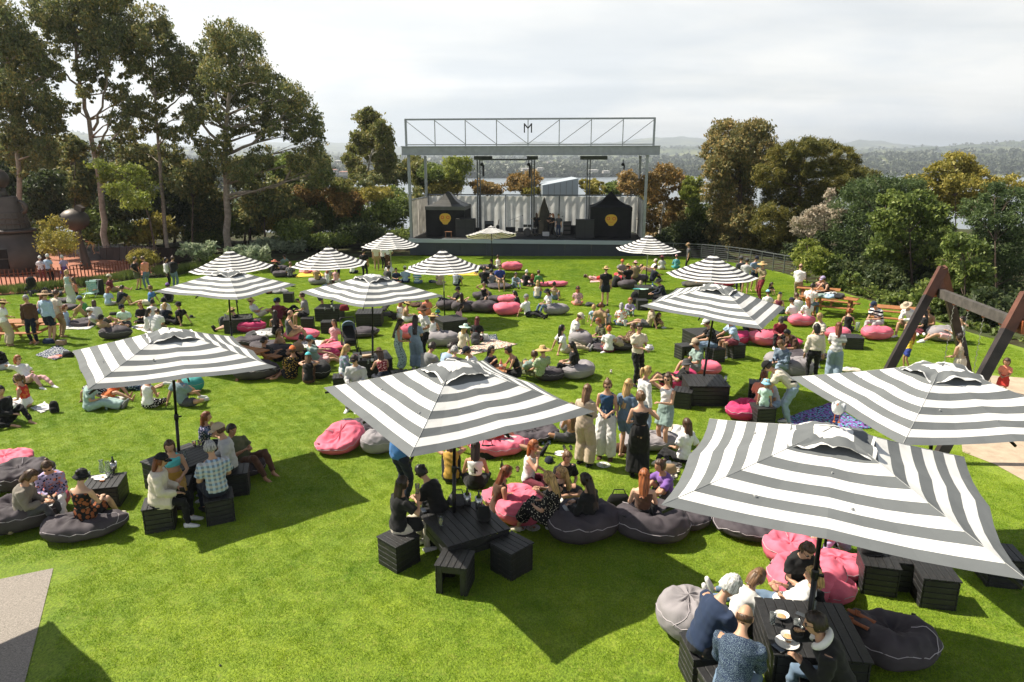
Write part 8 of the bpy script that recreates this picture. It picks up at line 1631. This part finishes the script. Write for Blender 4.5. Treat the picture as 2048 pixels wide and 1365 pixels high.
 P(521,628,'recline-',5,'m','tee/white','shorts/cream','short/brown','man in straw boater and white shirt reclining with raised knee','boater/straw',None)
 P(613,632,'stool_drink',185,'m','tee/grey','shorts/black','short/brown','man in grey tee on a stool raising a camera',item='camera/black camera raised by the man in a grey tee',shoe=None)
 P(580,672,'bb_sit',30,'m','tank/dgrey','pants/tan','bald/brown','bald man in dark grey vest seen from behind')
 P(553,668,'bb_sit',100,'f','tank/black','pants/black','vlong/dark','woman in black singlet with long dark hair beside the bald man',skin=2)
 P(556,642,'knees',90,'m','tee/maroon','pants/maroon','short/black','person in maroon with a dark beanie','beanie/dnavy')
 P(573,634,'lie_side',20,'m','long/maroon','pants/black','short/dark','person in maroon top and blue cap leaning behind the dark beanie','cap/blue')
 P(640,628,'bend_half',10,'m','tee/lblue','shorts/dgrey','short/brown','man in pale blue shirt bending over the bottle table',skin=2)
 P(800,640,'cross',60,'f','halter/white','midi/white','long/ginger','woman with bare back and white skirt near the grey pushchair',skin=1)
 P(563,708,'side_sit',340,'f','tank/tan','shorts/tan','wavy/lbrown','woman with long curly light brown hair and sunglasses',gl=1,skin=2)
 P(554,716,'recline',15,'m','tee/black','shorts/black','short/black','man with dark hair and beard leaning back beside the picnic table',skin=2)
 P(589,722,'cross_hunch',60,'f','tee/tan','pants/olive','bun/dark','woman in tan tee with a dark bun')
 P(636,722,'reach_out',20,'m','tee/sage','shorts/lpink','short/brown','man in sage tee and teal cap leaning back on the deep pink bean bag','cap/teal')
 P(668,690,'legs_out',250,'f','tee/lpink','shorts/pink','long/brown','person in pink with bare legs by the blue pushchair',shoe=None)
 P(606,722,'lie_side',170,'f','tee/brown','pants/black','bob/brown','person wearing sunglasses behind the teal cap woman',gl=1)
 P(583,758,'side_sit',120,'m','big/floral:black:mustard','shorts/black','short/brown','man in black and mustard floral shirt sitting with orange cap','cap/orange',None,skin=2)
 P(618,768,'face_hands',100,'f','tank/black','pants/brown','long/lbrown','woman in pale teal cap holding her head','cap/aqua')
 P(687,750,'stool',15,'f','long/print:greyblue:lav','midi/white','long/blond','blonde woman in blue cardigan and white skirt at the ice bucket table')
 P(768,760,'stool_table',120,'f','halter/floral:wine:lpink','pants/dnavy','long/brown','woman in dark red floral halter and brown felt hat','fedora/brown')
 P(716,778,'stool',262,'m','long/lgrey','pants/grey','short/dark','man in black visor and pale long sleeved top','visor/black',gl=1)
 P(799,750,'stand_front',5,'f','tank/seafoam','midi/floral:seafoam:dgrey','vlong/dark','woman in sage patterned dress with long dark hair standing in profile',skin=2,shoe='tan')
 P(833,741,'stand_front',80,'f','tee/ldenim','wide/ldenim','vlong/dark','woman in a pale denim jumpsuit seen from behind')
 P(852,722,'stand_drink',215,'m','tee/white','pants/black','short/brown','man in white tee and dark brown hat facing the jumpsuit','straw/brown',skin=2)
 P(866,676,'bb_sit',75,'f','tank/white','pants/dnavy','bob/brown','woman in straw hat and white tank on the long grey bean bag','sun/straw')
 P(915,652,'cross',20,'f','tee/lpink','shorts/denim','wavy/dark','dark haired woman behind the black table in the middle distance')
 P(876,650,'cross',90,'c','tee/royal','shorts/royal','short/brown','child in royal blue with a teal bucket hat','bucket/teal')
 P(856,632,'cross',120,'f','tee/coral','pants/orange','long/ginger','woman in bright orange sitting behind the child in blue')
 P(810,645,'legs_lap',10,'f','tank/tan','midi/white','bun/brown','woman in straw hat at the end of the parasol in tan','straw/straw',skin=2)
 P(953,684,'cross',80,'f','tee/black','midi/floral:black:lpink','vlong/red','woman with very long dark red hair')
 P(924,700,'side_sit',60,'f','tee/cream','pants/black','long/blond','blonde woman in white brimmed hat and cream tee on the rug','sun/mint')
 # picnic table behind the central parasol
 P(850,752,'stool_hunch',60,'m','tee/grey','shorts/denim','curly/dark','man in grey tee with short dark curls left at the hidden picnic table',skin=2)
 P(886,752,'stool_hunch',50,'m','long/lblue','shorts/lblue','curly/dark','curly haired man in pale blue shirt')
 P(908,762,'stool_hunch',90,'m','tee/dgrey','shorts/black','curly/grey','grey curly haired person just above the parasol vent')
 P(955,756,'stool_table',200,'m','tee/white','shorts/grey','short/brown','bearded man in white tee, navy cap and sunglasses','cap/dnavy',gl=1)
 P(978,752,'stool_drink',320,'f','tee/dnavy','shorts/black','wavy/black','woman with long black curls and sunglasses eating',gl=1,skin=2)
 P(1036,750,'stool_table',190,'f','strapless/black','shorts/black','bun/dark','woman with bare shoulders, black top and high bun',skin=2)
 P(1078,750,'bb_out',130,'m','tee/check:green:cream','pants/olive','short/brown','man in straw hat and green check shirt leaning on a bean bag','sun/straw')
 P(1056,742,'recline',120,'m','tee/sage','pants/olive','short/brown','person in dark green trousers lying behind the straw hat')
 P(1147,742,'bb_sit',165,'f','big/black','pants/black','vlong/black','woman with long black hair and black top on a round bean bag')
 P(1128,706,'legs_out',15,'m','tee/white','pants/beige','vlong/black','person in beige trousers with black cloth over the head',shoe='grey')
 P(1146,676,'bb_lap',350,'m','tee/white','shorts/navy','short/brown','man in white tee and cream cap leaning over a grey bean bag','cap/cream')
 # middle row of bean bags
 P(968,600,'bb_hand',265,'f','tank/black','skirt/black','bun/dark','woman in black dress with sunglasses and hand on her head',gl=1,shoe='black')
 P(919,612,'recline_arm',110,'f','tank/cream','shorts/white','long/dark','woman with dark hair holding her arms up on a grey bean bag')
 P(902,604,'recline',200,'m','tee/black','pants/dnavy','short/black','man in black cap lying on dark cushions','cap/black')
 P(1037,622,'cross',160,'f','tee/black','pants/black','bob/black','person in black tee with a dark bob behind the white tee')
 P(1056,634,'legs_out',325,'m','tee/white','pants/black','short/grey','man in white tee and grey cap leaning back with black boots','beanie/grey','black')
 P(1097,618,'bb_sit',210,'f','tee/white','pants/denim','long/dark','woman in white tee and black hat on a grey bean bag','fedora/black','black')
 P(1074,598,'knees',80,'f','tank/cream','shorts/denim','long/blond','blonde woman with bare knees up in the middle distance',shoe=None)
 P(1109,600,'knees_back',70,'f','halter/beige','shorts/denim','bun/dark','tanned woman leaning back on both hands',skin=2)
 P(968,568,'stool',80,'m','tee/black','pants/black','short/dark','man in black tee on the far dark bean bags',h=.2,zo=-.25)
 P(982,574,'cross',85,'m','tee/grey','pants/dgrey','short/dark','man in grey tee with dark beanie seen from behind','beanie/dgrey')
 P(999,562,'stool',285,'m','tee/royal','shorts/khaki','short/brown','man in royal blue tee and khaki shorts sitting on the far table',h=.5)
 P(1028,576,'knees',300,'f','long/greyblue','pants/ldenim','short/dark','person in pale denim folded over the knees',gl=1)
 P(1051,573,'cross',70,'f','tee/black','pants/black','short/white','white haired person in black tee in the far row')
 P(1066,571,'cross',110,'c','tee/wine','shorts/dnavy','bob/ginger','red haired child in the far row')
 P(1075,574,'side_sit',120,'f','long/green','pants/black','bun/brown','woman in green top leaning over in the far row')
 P(996,538,'cross',95,'f','tank/white','shorts/white','bun/brown','brown haired person behind the man in royal blue')
 P(1040,541,'knees',200,'c','tank/lpink','shorts/black','pony/lbrown','child sitting behind the far pink bean bag',skin=2)
 P(972,541,'recline',190,'m','tee/dnavy','pants/dnavy','short/dark','man in dark blue lying by the pale parasol pole')
 P(908,549,'cross_hunch',60,'m','tee/mustard','pants/dgrey','short/brown','person in mustard top under the tilted parasol')
 P(1155,612,'cross',85,'f','tee/floral:lpink:navy','pants/coral','long/ginger','woman in black hat and pink floral top sitting alone','bucket/black')
 P(1193,561,'lie_flat',10,'f','tank/lpink','shorts/red','bun/brown','person lying on a pink towel beside the black hatted man')
 P(1187,643,'knees_back',80,'c','tee/lblue','shorts/grey','short/blond','blond child in pale blue leaning back',sc=1.15)
 P(1203,652,'knees_back',60,'m','tee/tan','pants/denim','short/auburn','man in tan shirt and jeans leaning back on his hands')
 P(1210,612,'stand',85,'m','tee/black','shorts/dnavy','short/brown','man in black tee, navy shorts and straw hat standing in the centre','straw/straw','black')
 P(1216,650,'knees',95,'c','tee/cream','shorts/tan','short/lbrown','small child behind the man in a tan shirt')
 # upper right groups
 P(1243,551,'bb_sit',275,'m','tee/grey','shorts/dgrey','short/brown','man in grey tee and orange beanie on a red bean bag','beanie/orange')
 P(1262,540,'lie_flat',175,'f','tee/dgrey','shorts/red','bob/brown','person in red shorts lying on the tan blanket')
 P(1300,541,'recline',185,'m','tee/white','shorts/lpink','short/brown','man in cream cap beside the tan blanket','cap/cream')
 P(1324,540,'cross',90,'f','tee/lgrey','midi/lgrey','long/brown','woman in pale grey dress and maroon hat','sun/maroon')
 P(1352,538,'cross',80,'f','long/floral:teal:lblue','pants/teal','bun/brown','woman in teal flowers with a pink cap','beanie/lpink')
 P(1375,545,'stand',170,'m','tee/dgrey','pants/black','short/dark','man in grey cap cut by the striped parasol','cap/tan')
 P(1227,575,'cross_hunch',30,'m','tee/black','pants/black','short/brown','person in black with a tan hat beside the standing man','straw/tan')
 P(1256,563,'bb_sit',100,'m','tee/black','pants/black','short/dark','man in black with straw hat on the grey bean bags','straw/straw')
 P(1270,556,'bb_sit',80,'m','tee/khaki','shorts/khaki','short/brown','person with a pinkish hat behind the grey bean bags','straw/lpink')
 P(1303,563,'knees',10,'m','tee/dnavy','pants/dnavy','short/dark','man in navy clasping his knees left of the far right pole',skin=2)
 P(1280,584,'cross',270,'c','tee/black','shorts/black','short/brown','child in beige hat behind the green cloth table','bucket/beige')
 P(1328,598,'stool_table',180,'m','long/dnavy','pants/black','short/dark','man in black felt hat and dark shirt on a stool','fedora/black')
 P(1257,630,'knees',275,'c','long/lav','pants/sage','short/ginger','ginger haired child in pale shirt',sc=1.3)
 P(1241,652,'cross',80,'f','tee/print:white:orange','pants/denim','bob/grey','grey haired woman in white and orange top')
 P(1297,655,'legs_out-',165,'m','tee/beige','shorts/dgrey','short/brown','man in beige tee leaning back with bare legs to the left','straw/tan')
 P(1310,655,'knees',330,'c','tee/brown','shorts/black','bob/brown','child behind the man in a beige tee',skin=2)
 P(1246,688,'recline',190,'m','long/print:brown:khaki','shorts/beige','short/brown','man in brown patterned shirt with sunglasses in the centre right group',gl=1)
 P(1217,706,'cross',85,'f','tee/white','pants/floral:maroon:black','bun/orange','orange haired woman in white crop tee and dark floral trousers')
 P(1205,688,'cross',200,'m','tee/olive','pants/dgrey','short/ginger','ginger haired man behind the orange haired woman')
 P(1428,694,'stool_table',175,'m','tee/floral:black:dgrey','pants/denim','short/brown','man in black tee with back print, jeans and white cap','cap/white','brown')
 P(1470,688,'stool_table',185,'m','tee/lblue','shorts/maroon','short/grey','man in pale blue shirt and maroon shorts at the table')
 P(1345,765,'recline',165,'m','tee/black','shorts/black','short/dark','man in black bucket hat lying with bare legs crossed','bucket/dgrey','black')
 P(1392,742,'bb_sit',190,'m','tee/sage','shorts/grey','short/brown','man in sage shirt and beige cap behind the empty table','cap/beige')
 P(1478,584,'stand',100,'m','tee/dgrey','pants/dnavy','short/dark','leftmost of four standing men, in dark clothes and cap','cap/dgrey')
 P(1488,590,'stand_front',60,'m','tee/lgrey','shorts/dgrey','short/dark','man in pale grey tee and dark cap, second of four standing men','cap/dgrey')
 P(1505,582,'stand_front',280,'m','tee/check:navy:lblue','shorts/dnavy','short/dark','man in blue check shirt, third of four standing men','cap/dnavy')
 P(1520,600,'stand_drink',190,'m','tee/khaki','pants/wine','short/brown','man in wine red trousers and straw hat','sun/straw','black')
 P(1537,588,'knees',300,'c','tee/black','shorts/black','bob/dark','small dark haired child in black behind the wine red trousers')
 P(1558,678,'bb_lap',250,'f','long/wine','pants/black','long/dark','woman in wine red top and cap on the pink bean bag','cap/dgrey')
 P(1592,708,'cross_hunch',190,'m','tee/brown','pants/dgrey','short/black','man in taupe tee looking down beside the bean bags',skin=3)
 P(1567,738,'bb_lap',210,'m','long/check:ldenim:navy','pants/ldenim','short/lbrown','man in blue check shirt reading his phone',item='phone/phone held by the man in blue check',shoe='black')
 P(1534,622,'cross',80,'f','tee/white','shorts/denim','short/brown','person in sky blue cap behind the parasol corner','cap/sky')
 P(1555,628,'cross',60,'f','tank/maroon','shorts/denim','long/blond','blonde woman in navy cap and maroon singlet','cap/dnavy')
 P(1593,606,'stand_front',50,'m','long/white','pants/khaki','bald/brown','bald man in white shirt left of the picnic tables',h=0)
 P(1594,632,'cross',100,'m','big/white','shorts/khaki','short/brown','broad man in white tee sitting near the picnic tables')
 P(1586,644,'cross',110,'m','tee/white','shorts/black','short/brown','man in white and green tee with navy cap','cap/dnavy')
 P(1613,640,'bb_sit',90,'f','tee/white','pants/lpink','long/ginger','woman in white with orange hair on the pink bean bag')
 P(1618,612,'stool',40,'m','tee/floral:white:coral','pants/denim','short/dark','man in white floral shirt at the loaded picnic table')
 P(1637,586,'stool_table',250,'f','tank/lpink','shorts/white','bun/brown','woman with sunglasses at the farthest picnic table',gl=1)
 P(1654,592,'stool_table',190,'m','tank/black','shorts/black','short/brown','man in black singlet and cap at the farthest picnic table','cap/lav')
 P(1758,648,'stool_hunch',200,'m','tee/stripe:white:dnavy:red','pants/lgrey','short/brown','man in striped polo and purple cap hunched on the bench','cap/navy','black')
 P(1694,665,'cross',70,'f','tank/black','pants/black','bun/ginger','woman in sheer black top by the crate')
 P(1822,650,'stool_hunch',200,'m','long/white','shorts/khaki','short/grey','man in white shirt and hat bending behind the swing leg','straw/beige')
 P(1853,662,'cross',220,'m','tank/tan','shorts/black','short/brown','tanned man seen between the swing legs',skin=2)
 P(1846,668,'side_sit',150,'f','tee/black','pants/maroon','long/black','woman with long black hair seen between the swing legs')
 P(1897,672,'recline_arm',170,'m','tee/white','shorts/lpink','short/dark','man in white lying with an arm behind his head right of the swing leg')
 # right side standing
 P(1632,735,'stand_front',200,'f','tee/floral:cream:lgrey','pants/white','short/blond','woman with short blond hair in cream print top')
 P(1622,768,'stand',80,'f','shawl/cream','pants/black','bob/black','woman with cream shawl and black trousers',shoe='black')
 P(1664,764,'stand_front',60,'f','tee/stripe:lgrey:white','wide/ldenim','long/auburn','woman in striped grey tee and jeans holding up a phone',item='phone/phone held by the woman in striped grey')
 P(1812,738,'arms_up',150,'c','tank/yellow','shorts/royal','long/ginger','child in yellow top and blue shorts walking with arms raised',shoe=None,sc=1.05,skin=2)
 P(1908,795,'stand_front',110,'f','tank/beige','midi/cream','vlong/dark','woman with very long dark hair and cream skirt at the swing')
 P(2000,800,'stand_front',220,'c','tee/coral','skirt/red','bob/brown','small girl in a red dress at the sand pit',sc=1.0,skin=2)
 P(1578,850,'bend_half',160,'m','tee/cream','pants/ldenim','short/dark','bending man in cream tee, black cap and pale jeans','cap/black','white')
 P(1524,850,'stand',60,'c','tee/mint','pants/mint','short/blond','toddler in mint clothes and pale blue sun hat','bucket/sky',None,sc=.98)
 P(1521,812,'bb_sit',60,'f','tee/coral','pants/denim','bun/auburn','woman in coral tee with an auburn bun beside the toddler')
 P(1548,812,'cross_hunch',200,'m','tee/lgrey','pants/ldenim','short/black','man with sunglasses sitting under the bending man',gl=1,skin=2)
 # playground and stage
 P(14,545,'run',200,'m','tee/lpink','pants/black','short/brown','person in pink top running at the left edge of the playground',shoe='black')
 P(88,571,'stand',100,'f','tee/floral:white:purple','pants/maroon','short/white','white haired woman in purple patterned top in the playground')
 P(103,571,'stand',80,'m','tee/lblue','pants/black','short/white','white haired man in pale blue shirt in the playground')
 P(134,568,'walk',150,'f','tee/lav','skirt/purple','short/white','woman in a lilac top and purple skirt walking in the playground')
 P(193,524,'bend_half',200,'c','tee/mustard','pants/tan','short/brown','child in yellow crawling on the steel arm',zo=.6,sc=1.2)
 P(165,540,'knees',300,'c','tee/black','shorts/dgrey','short/dark','child sitting under the steel arm')
 for px,dp,pose,f_,top,hair,lb in ((1066,3.0,'stand_front',80,'black','long/brown','band member in black with long hair at the drum kit'),(1092,3.2,'stand_front',280,'black','short/dark','band member in black in front of the tepee'),(1100,2.6,'stand_talk',200,'black','long/ginger','band member leaning towards the silver amplifier'),(1112,2.2,'stand',250,'dgrey','short/lbrown','stage hand in dark tee and blue jeans standing at the right of the band')):
  w=spt(px,dp); P(0,0,pose,f_,'m','tee/'+top,'pants/black' if top == 'black' else 'pants/navy',hair,lb,'cap/olive' if top != 'black' else None,'black'); PEOPLE[-1]['world']=w
crowd()
build_people()
# ---------------------------------------------------------------- air
HZ=bpy.data.materials.new('air'); HZ.use_nodes=True; nt=HZ.node_tree; nt.nodes.clear(); vo=nt.nodes.new('ShaderNodeVolumePrincipled'); vo.inputs['Density'].default_value=HAZE; vo.inputs['Color'].default_value=(.80,.89,1.0,1); vo.inputs['Anisotropy'].default_value=.3
ou=nt.nodes.new('ShaderNodeOutputMaterial'); nt.links.new(vo.outputs[0],ou.inputs['Volume'])
mb=MB(); mb.box((0,6000,137),(30000,14500,376)); tag(mb.obj('haze',HZ),kind='stuff')
